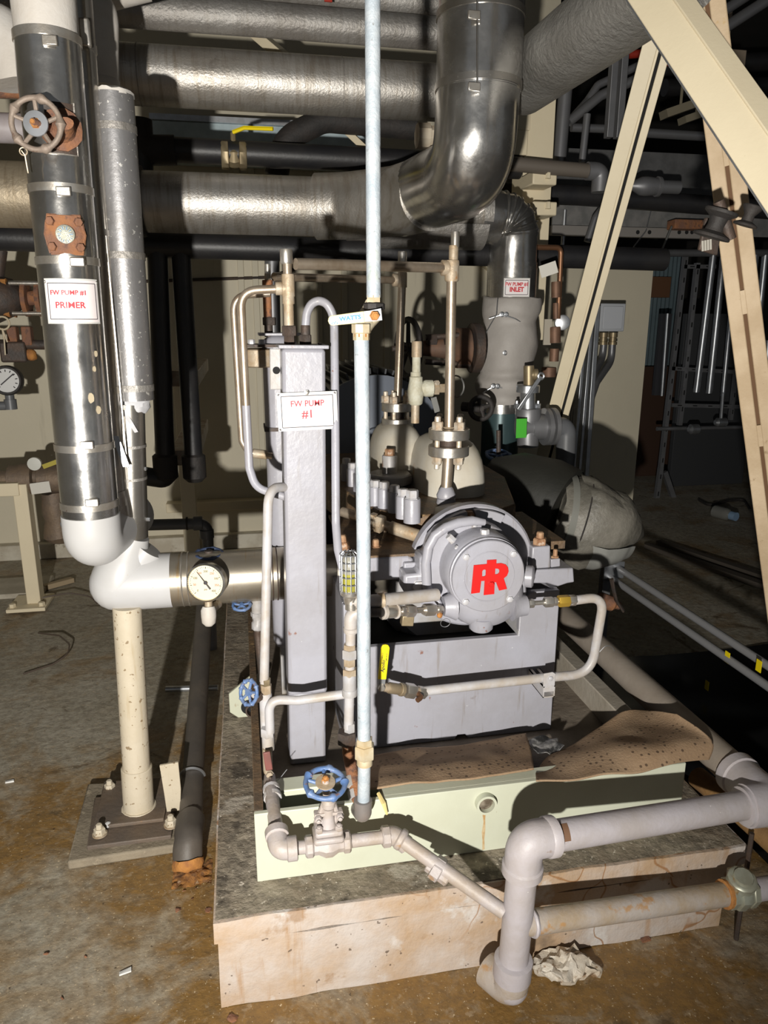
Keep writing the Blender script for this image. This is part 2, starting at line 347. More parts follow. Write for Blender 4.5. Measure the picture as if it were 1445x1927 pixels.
# ============================================================ SETTING
def floor_material():
    m = bpy.data.materials.new('stained_concrete_floor'); m.use_nodes = True; nt = m.node_tree; N = nt.nodes; L = nt.links; b = N['Principled BSDF']
    tc = N.new('ShaderNodeTexCoord'); co = tc.outputs['Object']
    def nz(s, d=8, dist=0.0, off=0):
        mp = N.new('ShaderNodeMapping'); mp.inputs['Location'].default_value = (off, off*.7, 0); L.new(co, mp.inputs[0])
        n = N.new('ShaderNodeTexNoise'); n.inputs['Scale'].default_value = s; n.inputs['Detail'].default_value = d; n.inputs['Roughness'].default_value = .65
        n.inputs['Distortion'].default_value = dist; L.new(mp.outputs[0], n.inputs[0]); return n.outputs['Fac']
    def rng(f, a, z, lo=0, hi=1):
        r = N.new('ShaderNodeMapRange'); r.inputs[1].default_value = a; r.inputs[2].default_value = z; r.inputs[3].default_value = lo; r.inputs[4].default_value = hi; L.new(f, r.inputs[0]); return r.outputs[0]
    def mix(f, a, c):
        x = N.new('ShaderNodeMix'); x.data_type = 'RGBA'; L.new(f, x.inputs[0])
        if isinstance(a, tuple): x.inputs[6].default_value = (*a, 1)
        else: L.new(a, x.inputs[6])
        x.inputs[7].default_value = (*c, 1); return x.outputs[2]
    def mul(a, c):
        x = N.new('ShaderNodeMath'); x.operation = 'MULTIPLY'; L.new(a, x.inputs[0])
        if isinstance(c, float): x.inputs[1].default_value = c
        else: L.new(c, x.inputs[1])
        return x.outputs[0]
    c = mix(rng(nz(2.2, 8, .3), .35, .65), (.44, .405, .33), (.32, .285, .215))
    # rust-water stain spread around the drain side (front of the plinth)
    sx = N.new('ShaderNodeSeparateXYZ'); L.new(co, sx.inputs[0])
    near = rng(sx.outputs[1], -1.9, -3.4)
    wide = rng(nz(1.6, 7, .6, 3), .40, .58)
    st = N.new('ShaderNodeMath'); st.operation = 'ADD'; L.new(mul(wide, .45), st.inputs[0]); L.new(mul(near, .50), st.inputs[1])
    stain = rng(mul(st.outputs[0], rng(nz(5, 8, .8, 9), .25, .6, .35, 1.1)), .25, .62)
    c = mix(stain, c, (.27, .155, .048))
    c = mix(mul(rng(nz(6, 10, .5, 5), .55, .66), .55), c, (.47, .41, .31))
    c = mix(mul(rng(nz(45, 6, 0, 21), .42, .62), .40), c, (.10, .07, .04))
    c = mix(mul(rng(nz(30, 6, .3, 25), .58, .66), .5), c, (.42, .33, .22))
    c = mix(mul(rng(nz(3.4, 9, 1.5, 14), .60, .66), .75), c, (.10, .066, .032))
    c = mix(mul(rng(nz(110, 2, 0, 2), .66, .69), .9), c, (.62, .50, .33))
    c = mix(mul(rng(nz(60, 2, 0, 6), .70, .73), .8), c, (.05, .03, .018))
    L.new(c, b.inputs['Base Color'])
    L.new(rng(stain, 0, 1, .75, .42), b.inputs['Roughness'])
    bp = N.new('ShaderNodeBump'); bp.inputs['Strength'].default_value = .42; bp.inputs['Distance'].default_value = .014
    L.new(nz(28, 8), bp.inputs['Height']); L.new(bp.outputs[0], b.inputs['Normal'])
    return m
struct('floor', G().box((-4.5, -1.8, -.1), (8.5, 11.5, 0)), floor_material())
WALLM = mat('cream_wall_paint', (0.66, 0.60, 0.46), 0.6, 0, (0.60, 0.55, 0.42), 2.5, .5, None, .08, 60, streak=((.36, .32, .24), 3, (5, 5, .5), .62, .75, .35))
WX = at(1212, 700, 5.1).x
WM = at(1030, 470, 5.1).x
struct('wall_back', G().box((-4.5, 5.1, 0), (WM, 5.35, 4.6)), WALLM)
struct('wall_right', G().box((WM, 5.1, 0), (WX, 5.35, at(1170, 470, 5.1).z)), WALLM)
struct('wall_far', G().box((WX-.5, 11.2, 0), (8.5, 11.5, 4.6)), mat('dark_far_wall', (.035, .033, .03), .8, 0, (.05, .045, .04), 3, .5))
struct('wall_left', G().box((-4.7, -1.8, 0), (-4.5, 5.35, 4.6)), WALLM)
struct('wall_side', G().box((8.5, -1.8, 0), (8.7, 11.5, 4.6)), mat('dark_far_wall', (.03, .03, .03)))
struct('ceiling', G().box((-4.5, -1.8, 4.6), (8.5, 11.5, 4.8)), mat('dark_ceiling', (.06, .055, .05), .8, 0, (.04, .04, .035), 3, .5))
struct('baseboard_back', G().box((-4.5, 5.02, 0), (WX, 5.1, .105)), mat('chalky_curb', (.62, .58, .48), .7, 0, (.40, .34, .25), 7, .6, [((.2, .16, .11), 12, .62, .6)], .2, 40), bevel=.008)
z1 = at(400, 945, 5.0).z; z2 = at(400, 962, 5.0).z
struct('trim_1', G().box((at(312, 950, 5.0).x, 5.0, z2), (at(600, 950, 5.0).x, 5.1, z1)), CREAM, bevel=.004)
trim_n = 2
for px in (455, 482, 600, 648, 690, 728):          # cover strips over the panel joints of the back wall
    x = at(px, 560, 5.1).x
    struct('trim_%d' % trim_n, G().box((x-.02, 5.085, .55), (x+.02, 5.1, 2.6)), WALLM, bevel=.003); trim_n += 1

# ============================================================ PLINTH
def plinth_paint():
    m = mat('flaking_pink_white_paint', (0.52, 0.465, 0.425), 0.6, 0, (0.43, 0.29, 0.17), 3.6, .9, [((.60, .575, .55), 4.5, .56, .8), ((.30, .17, .075), 6.5, .63, .6), ((.07, .055, .04), 1.7, .63, .75)], .6, 22, fleck=((.10, .07, .05), 50, .70, .8), streak=((.38, .22, .10), 4, (7, 1, .7), .60, .70, .6))
    nt = m.node_tree; N = nt.nodes; L = nt.links; b = N['Principled BSDF']
    tc = N.new('ShaderNodeTexCoord'); vo = N.new('ShaderNodeTexVoronoi'); vo.feature = 'DISTANCE_TO_EDGE'; vo.inputs['Scale'].default_value = 5.0
    ns = N.new('ShaderNodeTexNoise'); ns.inputs['Scale'].default_value = 6; L.new(tc.outputs['Object'], ns.inputs[0])
    ad = N.new('ShaderNodeMix'); ad.data_type = 'RGBA'; ad.inputs[0].default_value = .25; L.new(tc.outputs['Object'], ad.inputs[6]); L.new(ns.outputs['Color'], ad.inputs[7]); L.new(ad.outputs[2], vo.inputs[0])
    r = N.new('ShaderNodeMapRange'); r.inputs[1].default_value = .006; r.inputs[2].default_value = .016; r.inputs[3].default_value = .85; r.inputs[4].default_value = 0; L.new(vo.outputs['Distance'], r.inputs[0])
    n2 = N.new('ShaderNodeTexNoise'); n2.inputs['Scale'].default_value = 2.3; L.new(tc.outputs['Object'], n2.inputs[0])
    r2 = N.new('ShaderNodeMapRange'); r2.inputs[1].default_value = .45; r2.inputs[2].default_value = .6; L.new(n2.outputs['Fac'], r2.inputs[0])
    mu = N.new('ShaderNodeMath'); mu.operation = 'MULTIPLY'; L.new(r.outputs[0], mu.inputs[0]); L.new(r2.outputs[0], mu.inputs[1])
    old = b.inputs['Base Color'].links[0].from_socket; mx = N.new('ShaderNodeMix'); mx.data_type = 'RGBA'
    L.new(mu.outputs[0], mx.inputs[0]); L.new(old, mx.inputs[6]); mx.inputs[7].default_value = (.30, .15, .06, 1); L.new(mx.outputs[2], b.inputs['Base Color'])
    return m
PP = plinth_paint()
CONC = mat('dirty_concrete_top', (0.32, 0.275, 0.21), 0.85, 0, (0.19, 0.15, 0.105), 5, .9, [((.42, .38, .32), 5, .60, .7), ((.06, .048, .036), 6, .60, .85)], .8, 40, fleck=((.60, .54, .45), 90, .67, .85), streak=((.10, .085, .065), 30, (1, 1, 1), .45, .62, .6))
pl = thing('concrete_plinth', 'low painted concrete plinth under the pump skid with chipped pinkish front', 'plinth', (.55, 2.5, 0))
def lumpy_box(lo, hi, nx, amp, seed):
    bmx = G(); lo = Vector(lo); hi = Vector(hi)
    bmx.grid(lambda a, b: (lo.x+(hi.x-lo.x)*a, lo.y, lo.z+(hi.z-lo.z)*b), nx, 3)
    bmx.grid(lambda a, b: (lo.x+(hi.x-lo.x)*a, lo.y+(hi.y-lo.y)*b, hi.z), nx, 20)
    bmx.grid(lambda a, b: (lo.x, lo.y+(hi.y-lo.y)*b, lo.z+(hi.z-lo.z)*a), 3, 20)
    bmx.grid(lambda a, b: (hi.x, lo.y+(hi.y-lo.y)*b, lo.z+(hi.z-lo.z)*a), 3, 20)
    return bmx.rough(amp, 9, seed)
part('base_course', lumpy_box((-.112, 1.407, 0), (1.178, 3.75, .1845), 44, .0045, 1), PP, pl)
part('top_course', lumpy_box((-.117, 1.402, .189), (1.222, 3.75, .247), 44, .0045, 2), PP, pl)
g = G().grid(lambda a, b: (-.113+1.33*a, 1.408+2.33*b, .2495), 40, 40); g.rough(.003, 9, 2); part('top_surface', g, CONC, pl)
part('joint', G().box((-.105, 1.412, .178), (1.17, 3.7, .198)), OILY, pl)

# ============================================================ SKID
sk = thing('pump_skid', 'pale cream steel skid frame bolted on the concrete plinth', 'skid', (.54, 2.4, .25))
SX0, SX1, SY0, SZ1 = -.017, 1.093, 1.505, .437
part('front_plate', G().box((SX0, SY0, .25), (SX1, SY0+.014, SZ1)), SKIDM, sk, bevel=.002)
part('front_flange', G().box((at(720, 1500, SY0).x, SY0+.012, SZ1-.012), (SX1, SY0+.055, SZ1)), SKIDM, sk, bevel=.002)
part('cross_beam', G().box((.0, 1.60, .30), (.42, 1.655, .425)), SKIDM, sk, bevel=.003)
part('side_rail', G().box((SX0, SY0+.014, .25), (SX0+.022, 3.4, SZ1)), OILY, sk, bevel=.002)
part('side_rail', G().box((1.042, SY0+.014, .25), (SX1, 3.4, SZ1)), mat('worn_rail', (.40, .36, .30), .6, 0, (.30, .26, .2), 6, .6, None, .2, 40), sk, bevel=.003)
part('drip_pan', G().box((.0, 1.66, .335), (1.05, 3.4, .355)), PANM, sk)
part('end_beam', G().box((SX0, 3.38, .25), (SX1, 3.4, SZ1)), SKIDM, sk)
c = at(912, 1508, SY0); 
part('drain_stub', G().lathe(c, (0, -1, 0), [(.020, .0), (.020, .018), (.026, .018), (.026, -.002)], 28, cap=False), SKIDM, sk)
part('drain_dirt', G().lathe(c+Vector((0, -.004, 0)), (0, -1, 0), [(.0205, 0), (.012, .004), (.0, .006)], 20).rough(.002, 60), mat('drain_muck', (.10, .075, .05), .9, 0, (.3, .26, .2), 50, .6, None, .6, 90), sk)
# rust run below the drain
g = G(); pts = [(-.006, -.015), (.004, -.018), (.003, -.04), (.0045, -.07), (.003, -.10), (.005, -.13), (-.001, -.132), (-.002, -.10), (-.0045, -.08), (-.001, -.05)]
part('rust_run', g.prism(pts, c+Vector((0, -.0006, -.01)), (1, 0, 0), (0, 0, 1), (0, 1, 0), .0006), mat('rust_run', (.40, .24, .10), .8, 0, (.55, .45, .28), 40, .7), sk)
# octagonal lug with a hole on the left side of the skid
c = at(462, 1320, 2.28); s = mpp(462, 1320, 2.28); lug = []
for dx, dy in ((13, -52), (40, -52), (40, 52), (8, 52), (-30, 20), (-30, -18)): lug.append((dx*s, -dy*s))
part('lifting_lug', G().prism(lug, c, (1, 0, 0), (0, 0, 1), (0, 1, 0), .012), SKIDM, sk, bevel=.002)
part('lug_hole', G().cyl(c+Vector((6*s, -.002, -12*s)), c+Vector((6*s, .002, -12*s)), 15*s, 24), BLACKG, sk)
part('lug_stub', G().lathe(c+Vector((14*s, -.001, -12*s)), (0, -1, 0), [(15*s, 0), (15*s, .03), (12*s, .03), (12*s, .0)], 24, cap=False), DARKIRON, sk)

# ============================================================ BIG OVERHEAD PIPES
def run(name, pts, r, m, label, cat='pipe', group=None, n=28, rad=0, bands=(), bm=None, bw=.02):
    pts = [at(*q) for q in pts]
    t = thing(name, label, cat, pts[0], group)
    path = bend(pts, rad, 12) if rad else pts
    part('jacket', G().tube(path, r, n), m, t)
    for (i, f) in bands:
        a, b = pts[i], pts[i+1]; d = (b-a).normalized(); q = a.lerp(b, f)
        part('band', G().lathe(q-d*bw/2, d, [(r, 0), (r+.002, 0), (r+.002, bw), (r, bw)], n, cap=False), bm or STEEL, t)
    return t
R3 = .113
def lvl(px, py, Y, z):  # same sight line column, forced level
    p = at(px, py, Y); return Vector((p.x, Y, z))
ZA = at(480, 154, 3.2).z; ZB = at(480, 386, 3.2).z
h2 = thing('insulated_pipe', 'upper of the two thick dusty aluminium-jacketed horizontal pipes, brightly lit', 'pipe', (-2.5, 3.2, ZA-.1))
part('jacket', G().tube([(-2.5, 3.2, ZA), (at(870, 170, 3.2).x, 3.2, ZA)], .104, 32), ALU, h2)
for px in (262, 640): 
    x = at(px, 150, 3.2).x; part('lap_seam', G().lathe((x, 3.2, ZA), (1, 0, 0), [(.104, 0), (.1055, 0), (.1055, .004), (.104, .004)], 32, cap=False), ALU_D, h2)
h1 = run('insulated_pipe', [(-250, -18, 3.05), (180, 14, 3.05), (480, 36, 3.05), (840, 65, 3.05)], .056, ALU_D, 'thin dull aluminium-jacketed pipe just under the ceiling, above the thick bright pipe', n=24)
run('insulated_pipe', [(150, -58, 3.15), (500, -24, 3.15), (840, 8, 3.15)], .058, ALU_D, 'dull aluminium-jacketed pipe running along the very top edge', n=24)
# red strap hanging over the top pipe
c = at(614, 4, 3.06); single('red_strap', G().box((c.x-.014, 3.0, c.z-.02), (c.x+.014, 3.006, c.z+.25)), REDPAINT, 'short red strap hanging at the top pipes', 'strap')
# suction header: level pipe, tee, elbow down to the inlet
xe = at(905, 425, 3.2).x; xr = at(962, 540, 3.2).x
hd = thing('suction_header', 'thick silver-jacketed suction header turning down into the inlet elbow', 'pipe', (0, 3.2, ZB-.2))
xt = at(697, 390, 3.2).x; xs = at(656, 390, 3.2).x; xl = at(268, 378, 3.2).x
part('jacket', G().tube([(xl, 3.2, ZB), (xs, 3.2, ZB)], R3, 36), ALU, hd)
part('jacket', G().tube([(-2.5, 3.2, ZB+.01), (at(60, 372, 3.2).x, 3.2, ZB+.01), (xl-.05, 3.2, ZB)], .118, 32), mat('yellowed_jacket', (.42, .35, .25), .5, .6, (.28, .23, .17), 5, .7, None, .3, 50, streak=((.22, .16, .09), 7, (9, 1, .6), .5, .7, .6)), hd)
part('end_collar', G().lathe((xl-.012, 3.2, ZB), (1, 0, 0), [(.06, 0), (.128, .0), (.132, .01), (.128, .02), (.1, .02)], 36), BLACKR, hd)
part('sleeve', G().lathe((xs-.006, 3.2, ZB), (1, 0, 0), [(R3, 0), (R3+.014, 0), (R3+.012, xt-xs), (R3, xt-xs)], 36), ALU, hd)
part('jacket', G().tube([(xt-.02, 3.2, ZB), (xe+.02, 3.2, ZB)], R3+.004, 36), ALU, hd)
RE = .105
el = bend([(xe-.02, 3.2, ZB-.02), (xr, 3.2, ZB-.02), (xr, 3.2, at(965, 500, 3.2).z)], .19, 16)
g = G(); rs = [RE*(1+.035*sin(k*1.35)) for k in range(len(el))]; rs[0] = RE*1.05; rs[-1] = RE
g.tube(el, rs, 36); part('elbow', g, CHROME, hd)
# gores: folded seams round the elbow
for k in range(3, len(el)-2, 2):
    d = (el[k+1]-el[k-1]).normalized(); part('elbow_seam', G().torus(el[k], d, RE*1.025, .004, 36, 6), CHROME, hd)
zt = at(965, 495, 3.2).z; zb = at(968, 562, 3.2).z
part('inlet_jacket', G().tube([(xr, 3.2, zt), (xr, 3.2, zb)], RE+.003, 36), CHROME, hd)
# saddle plate under the tee
c0 = at(700, 455, 3.12); c1 = at(915, 465, 3.12)
part('saddle_plate', G().grid(lambda a, b: (c0.x+(c1.x-c0.x)*a, 3.2-.125*sin(1.3*(b-.5)*2), ZB-.03-.125*cos(1.3*(b-.5)*2)), 4, 16), ALU_D, hd)

# big polished riser and elbow in front of the header
YR = 2.40
xr0 = at(902, 100, YR).x; zc = at(900, 175, YR).z
rp = thing('polished_riser', 'big polished stainless-jacketed vertical pipe sweeping into a smooth elbow', 'pipe', (xr0, YR, ZB))
RR = .128
part('upper_jacket', G().tube([(xr0+.004, YR, 3.4), (xr0, YR, zc)], RR+.002, 40), CHROME, rp)
el = bend([(xr0, YR, zc+.02), (xr0-.01, YR, ZB), (xr0-.10, 3.0, ZB-.0)], .30, 22)
g = G(); rs = [RR]*len(el)
g.tube(el, rs, 40)
def dent(p, c, rad, dep):
    d = (p-c).length; return p+(CAM-p).normalized()*(-dep*math.exp(-(d/rad)**2))
for (px, py, rad, dep) in ((857, 235, .022, .012), (862, 325, .03, .010), (880, 345, .035, .006), (900, 300, .06, .006)):
    cc = at(px, py, YR-.11); g.v = [dent(p, cc, rad, dep) for p in g.v]
part('elbow', g, CHROME, rp)
part('elbow_skirt', G().tube(bend([(xr0-.06, 2.72, ZB-.01), (xr0-.13, 3.0, ZB), (xr0-.30, 3.16, ZB), (xr0-.42, 3.2, ZB)], .2, 8), R3+.014, 36), ALU, rp)
for py, tilt in ((30, 0), (165, 0)):
    z = at(900, py, YR).z; part('band', G().lathe((xr0, YR, z-.011), (0, 0, 1), [(RR, 0), (RR+.005, 0), (RR+.005, .02), (RR, .02)], 40, cap=False), CHROME_D, rp)
    part('band_clip', G().obox(at(892, py-2, YR-RR-.008), (1, 0, 0), (0, 1, 0), (0, 0, 1), .018, .004, .011), STEEL, rp, bevel=.002)
# standing seam down the elbow face
sm = []
for py in range(0, 165, 20): sm.append((898, py))
p0 = [at(px, py, YR-RR-.001) for px, py in sm]; part('lap_seam', G().tube(p0, .003, 6), CHROME, rp)
# square blank-off beside the elbow
c = at(800, 256, 2.75); part('side_boss', G().lathe(c+Vector((.10, 0, 0)), (-1, 0, 0), [(.05, 0), (.05, .06), (.034, .062), (.034, .085), (.042, .086), (.042, .13)], 8, ph=pi/8), mat('bare_cream_iron', (.45, .39, .30), .6, 0, (.30, .22, .14), 15, .6), rp)

# crinkled foil pipe overhead, running away from the viewer
fp = thing('foil_wrapped_pipe', 'thick pipe in crinkled grey foil slanting across the upper right', 'pipe', (1.0, 2.3, 2.3))
a = at(985, 152, 2.62); b = at(1215, -20, X=a.x+.02)
b = a+(b-a)*1.2; b.z = a.z+(b.z-a.z)*1.0
part('jacket', G().tube([a, b], .105, 40), FOILE, fp)

# black pipes behind the header
def blackrun(pts, r, label, rad=.08, m=BLACK, group=None):
    return run('black_pipe', pts, r, m, label, n=18, rad=rad)
bp = blackrun([(255, 278, 3.6), (520, 292, 3.6), (900, 312, 3.6), (978, 315, 3.6)], .052, 'black pipe with a brass ball valve above the suction header', 0)
c = at(440, 287, 3.55); x = c.x
part('valve_body', G().lathe((x-.055, 3.6, c.z), (1, 0, 0), [(.058, 0), (.062, .005), (.062, .03), (.05, .035), (.056, .05), (.056, .06), (.05, .075), (.062, .08), (.062, .105), (.058, .11)], 8), BRASS, bp)
part('valve_stem', G().cyl((x, 3.58, c.z+.04), (x, 3.58, c.z+.085), .012, 8), BRASS, bp)
part('lever', G().tube([(x, 3.57, c.z+.085), (x+.05, 3.55, c.z+.10), (x+.17, 3.5, c.z+.09)], .009, 6), YELLOW, bp)
part('elbow', G().tube(bend([at(258, 225, 3.6), at(262, 283, 3.6), at(330, 283, 3.6)], .07, 8), .062, 18), BLACKR, bp)
part('down_pipe', G().tube([at(262, 283, 3.6), at(266, 470, 3.6)], .058, 18), BLACK, bp)
bb = blackrun([(-200, 440, 3.42), (60, 449, 3.42), (280, 461, 3.42), (700, 473, 3.42), (1100, 484, 3.42), (1250, 489, 3.42)], .052, 'long black horizontal pipe below the suction header', 0)
for k, (a0, b0, r) in enumerate((((296, 470, 3.42), (312, 890, 3.42), .043), ((340, 470, 3.42), (366, 890, 3.42), .041))):
    t = blackrun([a0, b0], r, ('black vertical drop pipe nearer the grey jacketed pipe', 'black vertical drop pipe with capped foot, right one of the pair')[k], 0)
    e = at(b0[0], b0[1], 3.42); part('cap', G().lathe(e+Vector((0, 0, .09)), (0, 0, -1), [(r, 0), (r+.012, .01), (r+.012, .11), (r*.8, .13)], 18), BLACKR, t)
    if k == 0: part('side_branch', G().tube(bend([e+Vector((0, 0, .03)), e+Vector((0, 0, -.03)), at(235, 890, 3.42)], .05), r, 16), BLACK, t)
blackrun([(520, 330, 3.75), (535, 262, 3.75), (610, 225, 3.75), (780, 240, 3.75)], .055, 'black bent hose arching behind the galvanised pole', .16, BLACKR)
blackrun([(512, 330, 3.75), (512, 520, 3.75), (516, 700, 3.75)], .036, 'dark grey thin vertical pipe behind the cooler columns', 0, DULLG)
run('black_pipe', [(930, 362, 3.9), (1090, 368, 3.9), (1450, 395, 3.9)], .05, BLACK, 'black pipe passing behind the pale slanted strut', n=16)
run('black_pipe', [(255, 530, 5.09), (500, 522, 5.09), (560, 505, 5.09)], .010, DARKIRON, 'thin dark conduit running along the back wall', 'conduit', n=8)
# cream hanger angles & duct up high
def bar(name, a, b, w, t_, m, label, cat, group=None, up=(0, 0, 1), bevel=.002):
    a = Vector(a); b = Vector(b); d = (b-a).normalized(); s = d.cross(Vector(up)).normalized(); n = s.cross(d)
    return single(name, G().obox((a+b)/2, s, n, d, w/2, t_/2, (b-a).length/2), m, label, cat, group, bevel)
bar('hanger_angle', at(455, 40, 3.7), at(560, 130, 3.5), .09, .04, CREAM, 'short cream hanger bar crossing behind the top pipes', 'hanger bar')
bar('hanger_angle', at(592, 190, 3.9), at(720, 310, 3.75), .10, .03, CREAM, 'cream slanted hanger bar behind the galvanised pole', 'hanger bar')
bar('hanger_angle', at(880, 470, 5.08), at(985, 560, 5.08), .10, .04, CREAM, 'cream slanted bar on the wall left of the inlet pipe', 'hanger bar')
bar('hanger_angle', at(720, 322, 3.8), at(765, 380, 3.7), .09, .03, CREAM, 'cream bar end poking out above the suction header', 'hanger bar')
z0 = at(450, 245, 4.7).z; dct = thing('galvanised_duct', 'pale blue flat duct edge behind the brass ball valve', 'duct', (at(480, 250, 4.7).x, 4.7, z0-.15))
part('duct_body', G().box((at(285, 250, 4.7).x, 4.65, z0-.13), (at(690, 260, 4.7).x, 5.08, z0+.02)), DUCT, dct, bevel=.004)
part('duct_flange', G().box((at(285, 250, 4.7).x, 4.63, z0+.02), (at(690, 260, 4.7).x, 5.08, z0+.05)), ZINC, dct)
for nm, (xa, xb, ya, yb, Y) in {'a': (250, 620, 195, 232, 4.95), 'b': (250, 560, 68, 120, 4.98)}.items(): pass
# ============================================================ LEFT: PRIMER PIPE AND NEIGHBOURS
YP = 2.0; VZ_ = Vector((0, 0, 1))
pb = at(171, 968, YP); pt = at(88, 60, YP); RP = .0715
pr = thing('primer_pipe', 'polished stainless-jacketed vertical pipe with white elbow and primer sign', 'pipe', (pb.x, YP, pb.z))
PAX = lambda z: Vector((pb.x+(pt.x-pb.x)*(z-pb.z)/(pt.z-pb.z), YP, z))
part('jacket', G().tube([PAX(pb.z), PAX(pt.z-.02)], RP, 40), CHROME, pr)
part('top_wrap', G().tube([PAX(pt.z-.02), PAX(pt.z+.08), PAX(pt.z+.12)+Vector((-.01, .0, 0)), PAX(pt.z+.25)+Vector((-.09, .05, 0))], [RP*.98, RP*.98, RP*1.05, RP*1.05], 28).rough(.006, 14), WHITE_OLD, pr)
e = bend([PAX(pb.z+.002), PAX(pb.z-.075), PAX(pb.z-.085)+Vector((.05, .32, 0))], .09, 14)
part('white_elbow', G().tube(e, RP+.003, 36), WHITE, pr)
for py in (76, 360, 493, 838, 946):
    z = at(88+(py-60)*.0915, py, YP).z
    part('band', G().lathe(PAX(z-.009), (0, 0, 1), [(RP, 0), (RP+.0025, 0), (RP+.0025, .018), (RP, .018)], 40, cap=False), STEEL, pr)
    cx_ = 88+(py-60)*.0915+(4 if py != 493 else 18)
    part('band_clip', G().obox(at(cx_, py, YP-RP-.004), (1, 0, 0), (0, 1, 0), (0, 0, 1), .016, .005, .010), STEEL, pr, bevel=.002)
def pcyl(u, z, off=0.0):                       # point on the jacket: u = arc length from the side facing the camera
    c = PAX(z); a0 = atan2(CAM.y-c.y, CAM.x-c.x); t = a0+u/RP
    return c+Vector((cos(t), sin(t), 0))*(RP+off)
# handwheel valve poking through the jacket
zc = at(104, 248, YP).z
part('cut_out', G().grid(lambda a, b: pcyl(-.02+.062*a, zc-.058+.105*b, .002), 10, 6), DARKIRON, pr)
part('cut_frame', G().tube([pcyl(-.022, zc-.06, .003), pcyl(.01, zc-.06, .003), pcyl(.044, zc-.06, .003), pcyl(.044, zc, .003), pcyl(.044, zc+.05, .003)], .0025, 6), ALU, pr)
part('valve_body', G().lathe(pcyl(.012, zc-.01, -.02), pcyl(.012, zc, .05)-pcyl(.012, zc, -.02), [(.045, 0), (.045, .03), (.03, .035), (.02, .06), (.014, .09)], 14).rough(.004, 40), RUSTM, pr)
hc = at(68, 233, YP-.13); ax = (hc-pcyl(.012, zc-.02, 0)).normalized(); ax = Vector((-.12, -1, .03)).normalized()
part('stem', G().tube([pcyl(.01, zc-.015, 0), hc+ax*.02], .007, 10), RUSTM, pr)
hwm = mat('brown_cast_handwheel', (.235, .185, .15), .6, .2, (.30, .24, .19), 25, .5, [((.12, .06, .04), 40, .62, .6)], .2, 100)
hw = handwheel(pr, hc, ax, .052, .0062, 5, hwm, lobes=5, amp=.9, hub=.30, dish=.012)
part('washer', G().lathe(hc, ax, [(.026, 0), (.027, .002), (.026, .004), (.005, .0045)], 28), ZINC, hw)
bolt(hw, hc+ax*.004, ax, .010, .008, RUSTO, 'nut', stud=.012)
# rusty bonnet window
zf = at(113, 447, YP).z
part('bonnet_plate', G().grid(lambda a, b: pcyl(-.043+.086*(.5+(a-.5)*(1-.25*abs(2*b-1)**3)), zf-.042+.084*b, .006+.0*a), 10, 10), RUSTM, pr)
part('bonnet_edge', G().tube([pcyl(u, z, .004) for u, z in ((-.034, zf-.042), (.034, zf-.042), (.043, zf), (.034, zf+.042), (-.034, zf+.042), (-.043, zf), (-.034, zf-.042))], .004, 6), RUSTM, pr)
for u, z in ((-.027, zf+.028), (.027, zf+.028), (-.027, zf-.028), (.027, zf-.028)): bolt(pr, pcyl(u, z, .005), pcyl(u, z, 1)-pcyl(u, z, 0), .010, .011, RUSTM)
q = pcyl(0, zf, .0065); qa = pcyl(0, zf, 1)-pcyl(0, zf, 0)
dm = part('name_disc', G().lathe(q, qa, [(.021, 0), (.021, .003), (.019, .0045), (.0, .0046)], 32), mat('stamped_tag', (.50, .50, .40), .45, .5, (.35, .37, .36), 60, .6, [((.2, .25, .4), 90, .6, .6)], .3, 300), pr)
dr = qa.normalized(); du = Vector((0, 0, 1)).cross(dr).normalized()
for k in range(40): 
    t = 2*pi*k/40; d = du*cos(t)+Vector((0, 0, 1))*sin(t); r0 = .0095 if sin(t) > -.2 else .013
    if k % 2 == 0: part('raised_mark', G().tube([q+dr*.0047+d*r0, q+dr*.0047+d*.017], .0006, 4), STEEL if k % 4 else BLUEI, dm)
# the sign wrapped on the jacket
zs0 = at(130, 606, YP).z; zs1 = at(130, 530, YP).z; HS = zs1-zs0; zc = (zs0+zs1)/2; WS = .118
su = .004
sg = part('sign_plate', G().grid(lambda a, b: pcyl(su-WS/2*1.06+WS*1.06*a, zs0-.004+(HS+.008)*b, .005), 24, 2), LAMIN, pr)
part('sign_face', G().grid(lambda a, b: pcyl(su-WS/2+WS*a, zs0+HS*b, .0056), 24, 2), SIGN, sg)
fn = lambda cx_, cz_: (lambda x, y, z: pcyl(su+cx_+x, zc+cz_+y, .0062+z))
lettering(sg, 'FW PUMP #1', fn(-.009, HS*.20), .0150, REDT, .92, .00014)
lettering(sg, 'PRIMER', fn(-.007, -HS*.10), .0205, REDT, .95, .00022)
bw, bh = WS/2*.90, HS/2*.86
for a, b in (((-bw, -bh), (bw, -bh)), ((bw, -bh), (bw, bh)), ((bw, bh), (-bw, bh)), ((-bw, bh), (-bw, -bh))):
    part('printed_border', G().tube([pcyl(su+a[0]+(b[0]-a[0])*k/10, zc+a[1]+(b[1]-a[1])*k/10, .0058) for k in range(11)], .0008, 4), INK, sg)
for u in (-1, 1): part('rivet', G().ball(pcyl(su+u*WS*.50, zc+HS*.46, .006), .0035, 10, 6), STEEL, sg)
for px, py, r in ((186, 664, 4), (178, 692, 4), (168, 745, 7), (187, 767, 6)):   # plaster splashes
    z = at(px, py, YP).z; c = PAX(z); d = at(px, py, YP-RP*.75)-c; d.z = 0; d = d.normalized(); c2 = c+d*(RP+.0006); s_ = Vector((0, 0, 1)).cross(d)
    g = G(); ol = [((r*.0011*(1+.4*noise.noise(Vector((k*1.7, px, 0)))))*cos(k*pi/5), (r*.0018*(1+.4*noise.noise(Vector((k*2.1, py, 0)))))*sin(k*pi/5)) for k in range(10)]
    part('plaster_splash', g.prism(ol, c2, s_, (0, 0, 1), d, .0012), TANTAPE, pr)
